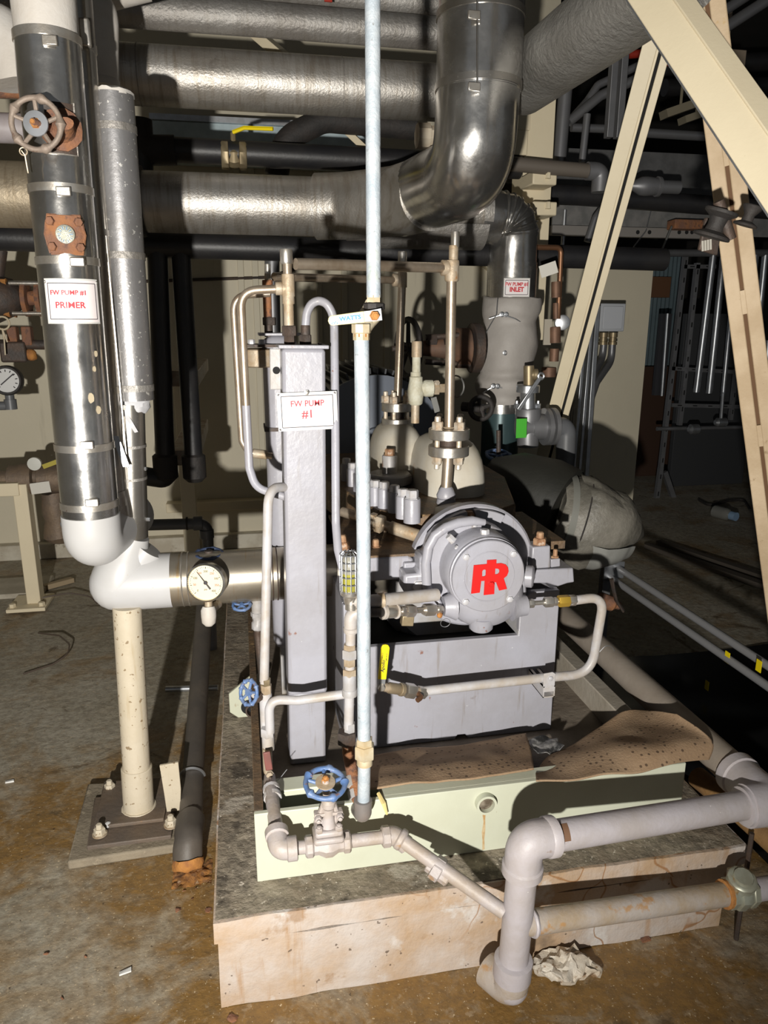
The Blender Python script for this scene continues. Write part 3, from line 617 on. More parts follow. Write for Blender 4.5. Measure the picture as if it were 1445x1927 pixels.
tw = [at(40, 283, YP-.10), at(47, 292, YP-.1), at(50, 310, YP-.09), at(53, 326, YP-.09)]
part('wire_tie', G().tube(tw, .0016, 5).torus(at(44, 285, YP-.1), (0, 1, 0), .008, .0014, 12, 5), mat('pale_wire', (.55, .45, .32), .5, .3), pr)
# second, stained jacket pipe half hidden behind the primer pipe
YS = 2.13
sp = thing('stained_pipe', 'dark stained metal-jacketed pipe hugging the right side of the primer pipe', 'pipe', at(205, 960, YS))
a, b = at(137, 20, YS), at(208, 930, YS)
part('jacket', G().tube([a+Vector((0, 0, .3)), a, b], .047, 28), CHROME_D, sp)
part('elbow', G().tube(bend([b+Vector((0, 0, .01)), b+Vector((.008, 0, -.07)), b+Vector((.01, .10, -.10))], .05, 8), .050, 24), CHROME_D, sp)
part('clip', G().obox(at(160, 62, YS-.05), (1, 0, 0), (0, 1, 0), (0, 0, 1), .012, .01, .03), STEEL, sp, bevel=.004)
part('lap_seam', G().tube([at(168, 110, YS-.02), at(240, 880, YS-.02)], .003, 6), CHROME_D, sp)
for py in (100, 445, 740): 
    z = at(170, py, YS).z; x = a.x+(b.x-a.x)*(z-a.z)/(b.z-a.z); part('band', G().lathe((x, YS, z), (0, 0, 1), [(.047, 0), (.0495, 0), (.0495, .016), (.047, .016)], 28, cap=False), CHROME_D, sp)
# speckled grey jacket pipe
YJ = 2.17; RJ = 37.5*mpp(230, 480, YJ)
gp = thing('grey_jacketed_pipe', 'speckled grey metal-jacketed vertical pipe, thicker above, entering a white elbow', 'pipe', at(250, 1000, YJ))
a, b = at(211, 180, YJ), at(253, 752, YJ)
part('jacket', G().tube([a, b], RJ, 36), FOILG, gp)
for py, ex in ((232, 0), (462, 0), (720, 0)):
    f = (py-180)/572; q = a.lerp(b, f); d = (b-a).normalized()
    part('band', G().lathe(q, d, [(RJ, 0), (RJ+.0022, 0), (RJ+.0022, .018), (RJ, .018)], 36, cap=False), ALU_D, gp)
part('torn_insulation', G().lathe(a+Vector((0, 0, -.004)), (0, 0, 1), [(RJ*.97, 0), (RJ*.96, .012), (RJ*.7, .018), (.0, .02)], 30).rough(.006, 40), WHITE_OLD, gp)
part('torn_insulation', G().lathe(b+Vector((0, 0, .01)), (0, 0, -1), [(.036, 0), (.040, .015), (.040, .03), (.03, .045)], 20).rough(.008, 50, 3), mat('fluffy_insulation', (.60, .60, .62), .9, 0, (.4, .4, .42), 30, .6), gp)
part('shredded_strip', G().obox(b+Vector((-.012, -.043, -.055)), (1, 0, .5), (0, 1, 0), (-.5, 0, 1), .005, .002, .035).rough(.004, 60), mat('fluffy_insulation', (.6, .6, .6)), gp)
c2, d2 = at(243, 760, YJ), at(251, 1010, YJ)
part('lower_jacket', G().tube([c2, d2], .042, 30), CHROME_D, gp)
for py in (834, 894):
    f = (py-760)/250; q = c2.lerp(d2, f); part('band', G().lathe(q, (0, 0, -1), [(.042, 0), (.0435, 0), (.0435, .008), (.042, .008)], 30, cap=False), ALU_D, gp)
bolt(gp, at(268, 882, YJ-.01), (1, -.3, 0), .006, .012, ZINC, 'clamp_screw'); bolt(gp, at(275, 977, YJ-.01), (1, -.3, 0), .006, .012, ZINC, 'clamp_screw')
part('loose_flap', G().obox(at(228, 850, YJ-.08), (1, .3, 0), (0, 1, 0), (-.25, 0, 1), .008, .001, .045).rough(.004, 40), ZINC, gp)
# white sweep elbow and stainless branch
YH = 2.17; hz = at(324, 1091, YH); r5 = 51.5*mpp(324, 1091, YH)
hz2 = at(545, 1079, YH); lc = Vector((at(223, 1091, YH).x, YH, hz.z))
g = G().lathe(lc, (1, 0, 0), [(r5*.02, -r5), (r5*.35, -r5*.94), (r5*.6, -r5*.8), (r5*.8, -r5*.6), (r5*.93, -r5*.36), (r5, 0), (r5, hz.x-lc.x)], 40)
g.lathe(lc, d2-lc+Vector((0, 0, .0)), [(r5*.995, 0), (r5*.99, .02), (r5*.93, .055), (r5*.80, .09), (r5*.66, .115), (.047, .145), (.045, (d2-lc).length+.004)], 40)
g.lathe(lc+Vector((r5*.55, 0, r5*.55)), (.5, 0, .62), [(r5*.85, -.05), (r5*.62, .0), (.046, .075)], 30)
part('white_elbow', g, WHITE, gp, sharp=60)
br = thing('stainless_branch', 'bare stainless horizontal pipe from the white elbow to the grey column', 'pipe', hz)
part('pipe', G().tube([hz, Vector((hz2.x+.3, YH, hz.z))], r5*.985, 40), mat('stained_stainless', (.56, .52, .45), .33, .85, (.42, .36, .27), 5, .6, None, .04, 30, streak=((.45, .28, .10), 5, (12, 1, 1), .60, .70, .6)), br)
for px in (345, 356, 512, 521): 
    x = at(px, 1085, YH).x; part('weld_ring', G().torus((x, YH, hz.z), (1, 0, 0), r5*.985, .0022, 40, 6), DARKIRON if px > 500 else STEEL, br)
part('branch_nipple', G().cyl((at(484, 1140, YH).x, YH, hz.z-r5-.06), (at(484, 1140, YH).x, YH, hz.z-r5+.01), .018, 14), GREY_D, br)
part('drop_hose', G().tube(bend([at(484, 1152, YH), at(486, 1200, YH), at(494, 1270, 2.12), at(498, 1330, 2.08)], .05), .013, 12), DARKIRON, br)
fit_z = at(485, 1168, YH); part('hose_fitting', G().lathe(fit_z, VZ_, [(.016, -.03), (.020, -.026), (.020, -.005), (.016, 0), (.016, .015), (.021, .017), (.021, .03)], 8), GREY_D, br)
handwheel(br, Vector((at(455, 1142, YH).x, YH-.02, hz.z-r5-.006)), (0, -.3, 1), .026, .0045, 5, BLUEW, lobes=5, amp=.4)
# pressure gauge on the branch
gc = at(388, 1096, 2.03); s = mpp(388, 1096, 2.03); gx = Vector((-.25, -1, .16)).normalized(); gu = Vector((0, 0, 1)).cross(-gx).normalized()*1; gv = (-gx).cross(gu)*-1
gu = gx.cross(Vector((0, 0, 1))).normalized()*-1; gv = gx.cross(gu).normalized()
if gv.z < 0: gv = -gv
gg = thing('pressure_gauge', 'round pressure gauge with cream dial and needle below the white elbow', 'gauge', gc+Vector((0, 0, -.09)))
Rg = 36*s
part('case', G().lathe(gc-gx*.035, gx, [(Rg*.9, 0), (Rg*.97, .004), (Rg*.97, .03), (Rg*1.03, .032), (Rg*1.03, .042), (Rg*.93, .046), (Rg*.90, .040)], 48, cap=False).lathe(gc-gx*.035, gx, [(Rg*.9, 0), (.0, 0.0001)], 40, cap=False), mat('gauge_chrome', (.62, .60, .55), .25, .95), gg)
dl = part('dial', G().lathe(gc+gx*.004, gx, [(Rg*.91, 0), (Rg*.91, .001), (0, .0012)], 48), DIAL, gg)
def gpt(r, ang, off=.0065): return gc+gx*off+gu*(r*cos(ang))+gv*(r*sin(ang))
for k in range(41):
    t = radians(225-270*k/40); big = k % 5 == 0
    part('tick', G().tube([gpt(Rg*(.74 if big else .79), t, .0056), gpt(Rg*.85, t, .0056)], .0005 if not big else .0008, 4), INK, dl)
for k in range(9):
    t = radians(225-270*k/8); q = gpt(Rg*.60, t, .0056); lettering(dl, str(k*50), plane_fn(q, gu, gv), .0085, REDT if k % 2 else INK)
lettering(dl, 'psi', plane_fn(gc+gx*.0056-gv*Rg*.35, gu, gv), .008, INK)
nd = radians(128); part('needle', G().tube([gpt(Rg*.42, nd+pi, .008), gpt(0, 0, .008), gpt(Rg*.74, nd, .008)], [.0024, .0018, .0006], 6).lathe(gc+gx*.006, gx, [(.006, 0), (.005, .004), (0, .0045)], 14), INK, gg)
part('stem', G().tube([gc-gx*.02-gv*Rg*.95, gc-gx*.02-gv*Rg*1.5], .011, 12), BRASSR, gg)
part('taped_socket', G().lathe(gc-gx*.02-gv*Rg*1.35, -gv, [(.017, 0), (.021, .012), (.022, .03), (.019, .05), (.010, .058)], 16).rough(.002, 60), WHITE_OLD, gg)
part('socket_elbow', G().tube([gc-gx*.02-gv*Rg*1.62, gc-gx*.11-gv*Rg*1.62], .014, 12), BRASSR, gg)
t = thing('blue_wheel_valve', 'small valve with dark blue handwheel on top of the stainless pipe', 'valve', (at(395, 1050, 2.17).x, 2.17, hz.z+r5-.02))
c = at(393, 1042, 2.17); part('stem', G().cyl(Vector((c.x, 2.17, hz.z+r5-.02)), Vector((c.x, 2.17, c.z+.01)), .012, 10), DARKIRON, t)
handwheel(t, Vector((c.x, 2.17, c.z)), (0, -.1, 1), .040, .005, 5, mat('dark_blue_paint', (.03, .045, .09), .5), lobes=5)
# cream post under the white elbow
YSP = 2.13
st = thing('pipe_support', 'cream painted pipe post with rusty base plate under the white elbow', 'support', at(262, 1530, YSP))
a, b = at(239, 1140, YSP), at(262, 1530, YSP); zb = .052
def sax(z): f = (z-b.z)/(a.z-b.z); return b.lerp(a, f)
part('post', G().tube([sax(zb), a], .0415, 32), CREAMP, st)
part('sleeve', G().lathe(sax(zb), (a-b), [(.047, 0), (.047, .145), (.044, .148)], 32), CREAMP, st)
part('weld', G().torus(sax(zb+.002), (0, 0, 1), .049, .005, 32, 6).rough(.002, 80), CREAMP, st)
def quad(name, px, z0, z1, m, parent, bevel=.003):
    p = [at(x, y, Z=z1) for x, y in px]; g = G(); i = 0
    for q in p: g.v.append(Vector((q.x, q.y, z0)))
    for q in p: g.v.append(Vector((q.x, q.y, z1)))
    g.f += [(3, 2, 1, 0), (4, 5, 6, 7)]+[(k, (k+1) % 4, 4+(k+1) % 4, 4+k) for k in range(4)]
    return part(name, g, m, parent, bevel)
PLATEM = mat('rusty_brown_plate', (.125, .10, .082), .6, .1, (.17, .12, .08), 8, .6, [((.33, .15, .04), 9, .66, .7)], .3, 50)
quad('grout_pad', ((126, 1622), (330, 1590), (345, 1466), (165, 1474)), 0, .03, mat('grout', (.28, .235, .17), .8, 0, (.17, .14, .10), 7, .7, [((.5, .42, .3), 12, .6, .6)], .5, 50), st, .006)
quad('base_plate', ((163, 1593), (322, 1572), (335, 1488), (178, 1500)), .028, .043, PLATEM, st)
quad('top_plate', ((176, 1556), (308, 1540), (322, 1462), (196, 1470)), .043, .056, PLATEM, st)
for px, py in ((188, 1570), (207, 1486), (322, 1553)):
    p = at(px, py, Z=.046); part('washer', G().lathe(p, (0, 0, 1), [(.022, 0), (.022, .004), (.01, .0045)], 24), BRASSR, st); bolt(st, p+Vector((0, 0, .004)), (0, 0, 1), .017, .018, CREAMP, stud=.014)
p = at(203, 1552, Z=.05); part('putty_blob', G().ball(p, .012, 12, 8, (1, 1, .7)).rough(.003, 60), WHITE, st)
p0, p1 = at(326, 1527, Z=.046), None; s = mpp(326, 1500, p0.y); 
part('upright_tab', G().prism([(-12*s, 0), (13*s, 0), (17*s, 45*s), (16*s, 103*s), (-18*s, 100*s), (-14*s, 40*s)], p0, (1, 0, 0), (0, 0, 1), (0, 1, 0), .010), CREAMP, st, bevel=.002)
# dark floor pipe
fpz = .06; fl = thing('floor_pipe', 'dark grey pipe along the plinth ending in a rusted-out elbow', 'pipe', at(348, 1590, Z=.05))
a, b = at(362, 1480, Z=.065), at(383, 1165, Z=.28)
a2 = at(357, 1570, Z=.07)
part('pipe', G().tube([a2, a, b, b+(b-a)*.4], .036, 24), mat('dark_brown_grey_pipe', (.075, .066, .058), .55, 0, (.12, .10, .08), 7, .5, None, .15, 40), fl)
part('elbow', G().tube(bend([a2+(a-a2)*.3, a2+Vector((-.002, -.03, 0)), a2+Vector((-.006, -.06, -.06))], .05, 8), .042, 22).rough(.004, 30), mat('dark_brown_grey_pipe', (.1, .1, .1)), fl)
part('rust_break', G().lathe(a2+Vector((-.006, -.055, -.035)), (0, -.5, -1), [(.043, 0), (.045, .012), (.040, .03), (.028, .034)], 22, cap=False).rough(.008, 35, 2), RUSTO, fl)
c = at(362, 1640, Z=.01)
part('rust_scale', G().grid(lambda a, b: Vector((c.x-.055+.11*a, c.y-.05+.10*b, .002+.016*max(0, 1-((2*a-1)**2+(2*b-1)**2)**.5*1.1)+.010*noise.noise(Vector((a*7, b*7, 4))))), 22, 22), mat('rust_scale', (.34, .15, .035), .9, 0, (.12, .06, .03), 40, .9, [((.5, .38, .25), 60, .62, .6)], .6, 120), fl, sharp=80)
part('u_bolt', G().torus(at(361, 1462, Z=.075), (a-b).normalized(), .041, .0045, 24, 6, a0=0, a1=pi), ZINC, fl)
# short bright conduit stub lying by the plinth
t = thing('conduit_stub', 'short galvanised conduit stub lying on the floor beside the plinth', 'conduit', at(360, 1296, Z=.02))
a, b = at(312, 1297, Z=.02), at(410, 1294, Z=.02); part('tube', G().tube([a, b], .013, 14), ZINC, t)

# white elbows and dusty pipes at the top left corner
wt = thing('white_wrapped_bend', 'old white wrapped pipe bend at the top left corner', 'pipe', at(190, 160, 2.45))
part('bend', G().tube(bend([at(120, -15, 2.45), at(190, 10, 2.45), at(190, 160, 2.45)], .16, 12), .042*1.15, 28).rough(.003, 20), WHITE_OLD, wt)
part('end_ring', G().lathe(at(190, 150, 2.45), (0, 0, -1), [(.049, 0), (.051, .003), (.050, .02), (.04, .021)], 28), WHITE_OLD, wt)
w2 = thing('white_wrapped_bend', 'dirty white wrapped elbow cut off by the left edge behind the handwheel', 'pipe', at(20, 150, 2.4))
part('bend', G().tube(bend([at(-120, 60, 2.4), at(15, 60, 2.4), at(40, 160, 2.4)], .2, 12), .075, 28).rough(.004, 18), WHITE_OLD, w2)
w3 = thing('white_wrapped_bend', 'white wrapped pipe hanging from the top edge beside the stained pipe', 'pipe', at(220, 5, 2.6))
part('bend', G().tube(bend([at(165, -60, 2.6), at(190, -8, 2.6), at(275, -30, 2.6)], .1, 10), .045, 24).rough(.003, 18), WHITE_OLD, w3)
run('dusty_pipe', [(-150, 235, 2.6), (-20, 240, 2.6), (60, 243, 2.6)], .042, mat('lavender_dusty_pipe', (.32, .29, .30), .5, 0, (.22, .18, .16), 9, .6), 'dusty grey pipe at the left edge behind the handwheel', n=20)
run('dusty_pipe', [(-150, 160, 2.6), (-20, 163, 2.6), (45, 165, 2.6)], .03, RUSTM, 'rusty brown pipe at the left edge above the handwheel', n=20)

# ============================================================ LEFT BACKGROUND
YB = 4.0
vf = thing('rusty_valve', 'rusty flanged valve by the wall left of the primer sign', 'valve', at(30, 600, YB))
part('spool', G().tube([at(15, 565, YB), at(90, 558, YB)], .035, 16), RUSTM, vf)
for px, r in ((50, .085), (76, .085)):
    part('flange', G().lathe(at(px, 562, YB), (1, 0, 0), [(r*.9, -.012), (r, -.010), (r, .010), (r*.9, .012)], 20), RUSTM, vf)
for dz, dy in ((.07, -.05), (-.07, -.05), (.07, .05), (-.07, .05)):
    c = at(63, 562, YB)+Vector((0, dy, dz)); part('stud', G().cyl(c-Vector((.09, 0, 0)), c+Vector((.07, 0, 0)), .011, 10), STEEL, vf); bolt(vf, c+Vector((-.10, 0, 0)), (-1, 0, 0), .02, .03, RUSTO); 
part('body', G().lathe(at(-10, 560, YB), (1, 0, 0), [(.05, -.1), (.11, -.06), (.12, 0), (.09, .08), (.05, .12)], 18).rough(.01, 14), DARKIRON, vf)
part('yoke', G().tube([at(-10, 560, YB), at(2, 470, YB)], .03, 12), DARKIRON, vf)
part('chain_tie', G().torus(at(5, 608, YB-.1), (0, 1, 0), .03, .005, 18, 6).tube([at(4, 618, YB-.1), at(8, 640, YB-.1), at(10, 668, YB-.1)], .004, 5).tube([at(4, 618, YB-.1), at(14, 644, YB-.1)], .004, 5), TANTAPE, vf)
lp = run('iron_pipe', [(-60, 647, YB), (90, 649, YB)], .024, DARKIRON, 'dark iron pipe with clamps near the wall below the rusty valve', n=14)
for px in (25, 52): part('clamp', G().obox(at(px, 632, YB), (1, 0, 0), (0, 1, 0), (0, 0, 1), .022, .03, .045), RUSTM, lp, bevel=.006)
part('rust_knob', G().ball(at(58, 668, YB), .03, 14, 8).rough(.008, 40), RUSTO, lp)
part('lower_flange', G().obox(at(28, 662, YB), (1, 0, 0), (0, 1, 0), (0, 0, 1), .06, .04, .05), DARKIRON, lp, bevel=.01)
c = at(12, 716, YB); s = mpp(12, 716, YB); ga = Vector((.05, -1, .05)).normalized()
wg = thing('wall_gauge', 'black-rimmed pressure gauge at the left edge with grey elbow below', 'gauge', c-Vector((0, 0, .17)))
part('case', G().lathe(c, ga, [(27*s, -.05), (28*s, -.04), (28*s, 0), (26*s, .012), (23*s, .012), (22*s, .0)], 36), BLACKR, wg)
dw = part('dial', G().lathe(c+ga*.001, ga, [(23*s, 0), (0, .001)], 32, cap=False), DIALW, wg)
for k in range(11):
    t_ = radians(225-27*k); d = Vector((cos(t_), 0, sin(t_))); part('tick', G().tube([c+ga*.004+d*16*s, c+ga*.004+d*20*s], .002, 4), INK, dw)
part('needle', G().tube([c+ga*.008+Vector((-10*s, 0, -8*s)), c+ga*.008+Vector((14*s, 0, 12*s))], .003, 5), INK, wg)
part('elbow', G().tube(bend([c-Vector((0, -.02, 26*s)), c-Vector((0, -.02, 48*s)), c-Vector((30*s, -.02, 48*s))], .03), .022, 14).lathe(c-Vector((0, -.02, 36*s)), (0, 0, -1), [(.03, 0), (.03, .05)], 14), GREYPVC, wg)
# low manifold with brass and iron valves by the wall
mf = thing('wall_manifold', 'rusted brass and iron manifold pipe on a bracket by the left wall', 'manifold', at(60, 1000, 4.2))
YM = 4.2
part('pipe', G().tube([at(-60, 905, YM), at(130, 895, YM)], .045, 16), mat('old_bronze', (.16, .12, .09), .6, .3, (.24, .17, .11), 14, .6, None, .3, 60), mf)
for px, r in ((30, .075), (52, .085), (85, .07), (108, .08)): part('coupling', G().lathe(at(px, 901, YM), (1, 0, 0), [(r*.8, -.035), (r, -.03), (r, .03), (r*.8, .035)], 12), mat('old_bronze', (.2, .2, .2)), mf)
part('lever', G().obox(at(98, 872, YM-.05), (1, 0, .35), (0, 1, 0), (-.35, 0, 1), .05, .006, .012), mat('dull_yellow', (.40, .33, .03), .5), mf)
part('dial', G().lathe(at(66, 872, YM-.05), (0, -1, 0), [(.035, 0), (.035, .02), (.03, .021), (0, .022)], 20), mat('pale_dial', (.6, .6, .55), .5), mf)
part('valve_body', G().lathe(at(105, 960, YM), (0, 0, 1), [(.05, -.18), (.08, -.15), (.06, -.05), (.075, 0), (.06, .1)], 14).rough(.01, 20), mat('old_bronze', (.2, .2, .2)), mf)
part('grey_socket', G().lathe(at(122, 985, YM), (1, 0, 0), [(.06, -.05), (.06, .1)], 20), GREYPVC, mf)
wb = thing('support_bracket', 'cream square post with base plate standing by the left wall', 'post', at(48, 1095, 4.1))
a = at(35, 912, 4.1); part('post', G().box((at(33, 1000, 4.1).x, 4.1, .03), (at(60, 1000, 4.1).x, 4.19, a.z)), CREAM, wb, bevel=.004)
part('arm', G().box((at(-30, 920, 4.1).x, 4.09, a.z-.06), (at(36, 920, 4.1).x, 4.17, a.z+.01)), CREAM, wb, bevel=.004)
part('base_plate', G().box((at(48, 1090, 4.1).x-.10, 4.03, .01), (at(48, 1090, 4.1).x+.10, 4.26, .03)), CREAM, wb, bevel=.003)
for sx in (-1, 1): bolt(wb, Vector((at(48, 1090, 4.1).x+sx*.075, 4.07, .03)), (0, 0, 1), .018, .02, CREAM)
single('paper_note', G().obox(at(76, 918, 4.12), (1, 0, .1), (0, 1, 0), (-.1, 0, 1), .05, .001, .03), mat('paper', (.62, .60, .54), .7), 'small white paper tag hanging beside the cream post', 'paper tag')
gp2 = thing('grey_drain_pipe', 'grey plastic pipe and elbow in front of the wall rail', 'pipe', at(385, 1035, 3.4))
part('pipe', G().tube(bend([at(275, 988, 3.4), at(390, 985, 3.4), Vector((at(388, 1050, 3.4).x, 3.4, 0))], .05), .026, 18), GREYPVC, gp2)
for px, py, ax in ((372, 985, (1, 0, 0)), (389, 1004, (0, 0, -1))): part('socket', G().lathe(at(px, py, 3.4), ax, [(.031, -.02), (.033, -.018), (.033, .02), (.031, .022)], 18), GREYPVC, gp2)
part('collar', G().lathe(at(352, 985, 3.4), (1, 0, 0), [(.031, -.004), (.031, .004)], 18), BLACKR, gp2)
sp2 = thing('strut_post', 'cream strut post behind the black drop pipes', 'post', at(352, 1038, 4.6))
x = at(352, 900, 4.6).x; part('post', G().box((x-.045, 4.6, 0), (x+.045, 4.68, at(345, 700, 4.6).z)), CREAM, sp2, bevel=.003)
for py, h in ((712, 36), (860, 30)): 
    q = at(340, py, 3.5); part('clamp', G().box((at(322, py, 3.5).x, 3.47, q.z-.035), (at(374, py, 3.5).x, 4.62, q.z+.035)), mat('chipped_white', (.55, .5, .42), .6, 0, (.3, .16, .07), 14, .6), sp2, bevel=.004)
# strapping loop and litter on the floor
def floor_curve(name, px, r, m, label, cat, z=.006, lift=None):
    pts = [at(x, y, Z=z+(lift[i] if lift else 0)) for i, (x, y) in enumerate(px)]
    return single(name, G().tube(bend(pts, .08, 5), r, 6), m, label, cat)
floor_curve('strap_loop', ((44, 1268), (100, 1250), (128, 1232), (131, 1212), (112, 1196), (72, 1191)), .004, mat('brown_strap', (.09, .065, .05), .5), 'curved brown plastic strap lying on the floor at left', 'strap', .01, (0, 0, .02, .04, .03, 0))
floor_curve('cable_loop', ((40, 1150), (75, 1125), (130, 1116), (170, 1122), (183, 1136)), .004, mat('brown_strap', (.09, .07, .05)), 'thin dark cable looping over the floor near the wall post', 'cable', .012, (0, .03, .05, .03, 0))
single('board_offcut', G().obox(at(110, 1098, Z=.02), (1, .8, 0), (-.8, 1, 0), (0, 0, 1), .09, .02, .015), mat('pale_wood', (.35, .27, .17), .7), 'short pale board offcut on the floor by the wall post', 'board', bevel=.003)
single('pad_strip', G().box((at(-60, 1112, Z=.03).x, at(50, 1116, Z=.03).y, 0), (at(80, 1112, Z=.03).x, at(50, 1085, Z=.03).y, .03)), mat('pale_pad', (.48, .44, .36), .8, 0, (.3, .26, .2), 9, .5), 'pale concrete pad under the cream wall post', 'pad', bevel=.005)
# ============================================================ COOLER COLUMNS
VX, VY, VZ = Vector((1, 0, 0)), Vector((0, 1, 0)), Vector((0, 0, 1))
def fit(parent, name, px, py0, py1, Y, rpx, m, n=6, taper=None):       # vertical fitting between two heights
    s = mpp(px, (py0+py1)/2, Y); a = at(px, py1, Y); b = at(px, py0, Y); b = Vector((a.x, Y, b.z)) if abs(b.x-a.x) < .004 else b
    g = G(); L = (b-a).length
    if n == 6: g.lathe(a, b-a, [(rpx*s*.93, 0), (rpx*s, L*.07), (rpx*s, L*.93), (rpx*s*.93, L)], 6, ph=.3)
    else: g.lathe(a, b-a, [(rpx*s*(taper or 1), 0), (rpx*s, L*.12), (rpx*s, L*.9), (rpx*s*.95, L)], n)
    return part(name, g, m, parent)
def tubepart(parent, name, px, rpx, m, rad=.03, n=14):
    s = mpp(*px[0]); return part(name, G().tube(bend([at(*q) for q in px], rad, 8), rpx*s, n), m, parent)
YC = 1.80
cb, ct = Vector((.1385, YC+.0525, at(580, 1308, YC).z)), Vector((.1505, YC+.0525, at(571, 656, YC).z))
ax = (ct-cb).normalized(); ux = VY.cross(ax).normalized()
cc = thing('seal_cooler_column', 'front grey square steel cooler column carrying the pump sign', 'column', (cb.x, cb.y, .36))
part('body', G().obox((cb+ct)/2, ux, VY, ax, .0525, .0525, (ct-cb).length/2), GREY, cc, bevel=.009)
part('cap_plate', G().obox(ct+ax*.004, ux, VY, ax, .060, .060, .0045), GREY, cc, bevel=.002)
fb = Vector((.133, YC+.058, .356)); part('stand', G().obox((fb+cb)/2, ux, VY, ax, .050, .046, (cb-fb).length/2+.002), GREY, cc, bevel=.007)
# bracket with a hole at the left of the column
c = at(519, 697, YC+.09); s = mpp(519, 697, YC+.09)
part('bracket', G().prism([(-12*s, -36*s), (12*s, -36*s), (14*s, 40*s), (-10*s, 40*s)], c, VX, VZ, VY, .008), GREY_D, cc, bevel=.002)
part('bracket_hole', G().cyl(c+Vector((1*s, -.001, 0)), c+Vector((1*s, .001, 0)), 7*s, 16), BLACKG, cc)
fit(cc, 'packing_nut', 545, 613, 632, YC+.05, 15, DARKIRON); fit(cc, 'packing_nut', 545, 630, 648, YC+.05, 11, DARKIRON)
fit(cc, 'nipple', 544, 568, 615, YC+.05, 9.5, BRASSR, 14); fit(cc, 'neck', 543, 553, 572, YC+.05, 11.5, BRASSR, 14)
fit(cc, 'tee', 543, 516, 558, YC+.05, 12.5, BRASSR, 10); fit(cc, 'nipple', 541, 494, 520, YC+.05, 8.5, STEELB, 14)
fit(cc, 'plug_cap', 539, 469, 497, YC+.05, 12, STEEL, 20, .88)
a = at(543, 543, YC+.05); s = mpp(543, 543, YC+.05)
part('tee_branch', G().lathe(a, (-1, 0, 0), [(11*s, 0), (11*s, 12*s), (12.5*s, 13*s), (12.5*s, 24*s), (9*s, 25*s)], 14), BRASSR, cc)
fit(cc, 'hose_gland', 575, 612, 632, YC+.06, 9, DARKIRON, 14); fit(cc, 'hose_gland', 575, 630, 648, YC+.06, 12, DARKIRON)
bolt(cc, at(602, 650, YC+.03), VZ, .005, .006, DARKIRON)
# loop from the tee down the left side
lo = thing('cooler_loop_tube', 'bent steel tube looping from the front column tee down its left side', 'tube', at(530, 932, YC+.05))
pth = bend([at(520, 544, YC+.05), at(452, 547, YC+.05), at(469, 880, YC+.05), at(481, 918, YC+.05), at(540, 936, YC+.05)], [.05, .03, .05, .05], 8)
k = next(i for i, p in enumerate(pth) if p.z < at(455, 640, YC+.05).z)
part('bare_tube', G().tube(pth[:k+1], .0103, 14), STEELB, lo); 
pth2 = [pth[k-1].lerp(pth[k], .6)]+pth[k:]
part('painted_tube', G().tube(pth2, .0105, 14), GREY, lo)
lo2 = thing('cooler_loop_tube', 'tarnished bent tube looping down behind the front loop tube', 'tube', at(500, 856, 2.2))
part('bare_tube', G().tube(bend([at(508, 552, 2.2), at(438, 556, 2.2), at(455, 830, 2.2), at(468, 852, 2.2), at(512, 858, 2.2)], [.05, .03, .04, .04], 8), .0105, 14), STEELB, lo2)
part('rusty_end', G().cyl(at(476, 853, 2.2), at(502, 856, 2.2), .014, 12), BRASSR, lo2)
# hose over the top
hs = thing('looped_hose', 'grey hose arching over the column top and down behind the pole', 'hose', at(650, 1095, 1.72))
hp = [at(575, 614, YC+.06), at(577, 588, YC+.06), at(586, 571, YC+.06), at(600, 565, YC+.06), at(615, 571, YC+.05), at(625, 588, YC+.05), at(629, 615, YC+.05), at(631, 800, YC), at(632, 985, 1.75), at(636, 1035, 1.72), at(652, 1100, 1.68)]
hp2 = [hp[0]]
for i in range(1, len(hp)-1):
    for f in (.25, .75): pass
part('hose', G().tube(bend(hp, .05, 4), .0105, 14), GREY, hs)
# second column behind
YD = 2.20
x0, x1 = at(500, 800, YD).x, at(500, 800, YD).x+.105; zt, zb = at(505, 632, YD).z, at(515, 1228, YD).z
c2 = thing('seal_cooler_column', 'second grey column half hidden behind the front column', 'column', ((x0+x1)/2, YD+.05, .36))
part('body', G().box((x0, YD, zb), (x1, YD+.105, zt)), GREY, c2, bevel=.03)
part('cap_plate', G().box((x0-.01, YD-.01, zt), (x1+.01, YD+.115, zt+.008)), GREY, c2, bevel=.002)
part('stand', G().box((x0+.02, YD+.02, .35), (x1-.02, YD+.085, zb+.01)), GREY_D, c2)
part('strap', G().box((x0-.004, YD-.004, at(512, 812, YD).z), (x1+.004, YD+.109, at(512, 805, YD).z)), DARKIRON, c2)
fit(c2, 'packing_nut', 507, 597, 612, YD+.05, 13, DARKIRON); fit(c2, 'nipple', 506, 610, 634, YD+.05, 8, DARKIRON, 12); fit(c2, 'riser', 504, 545, 600, YD+.05, 8, RUSTM, 12)
fit(c2, 'tee', 504, 527, 552, YD+.05, 10, RUSTM, 10); fit(c2, 'nipple', 504, 515, 530, YD+.05, 6, BRASSR, 10); fit(c2, 'plug_cap', 504, 497, 518, YD+.05, 5.5, STEEL, 14)
rf = at(494, 672, YD); part('rusty_flange', G().lathe(rf+Vector((-.005, .03, -.03)), VZ, [(.042, 0), (.05, .004), (.05, .05), (.042, .054)], 20), BRASSR, c2)
part('flange_lid', G().box((rf.x-.05, YD-.02, rf.z+.028), (rf.x+.06, YD+.09, rf.z+.036)), DARKIRON, c2)
for dx in (-.03, .0): bolt(c2, rf+Vector((dx, .0, .036)), VZ, .01, .014, BOLTG)
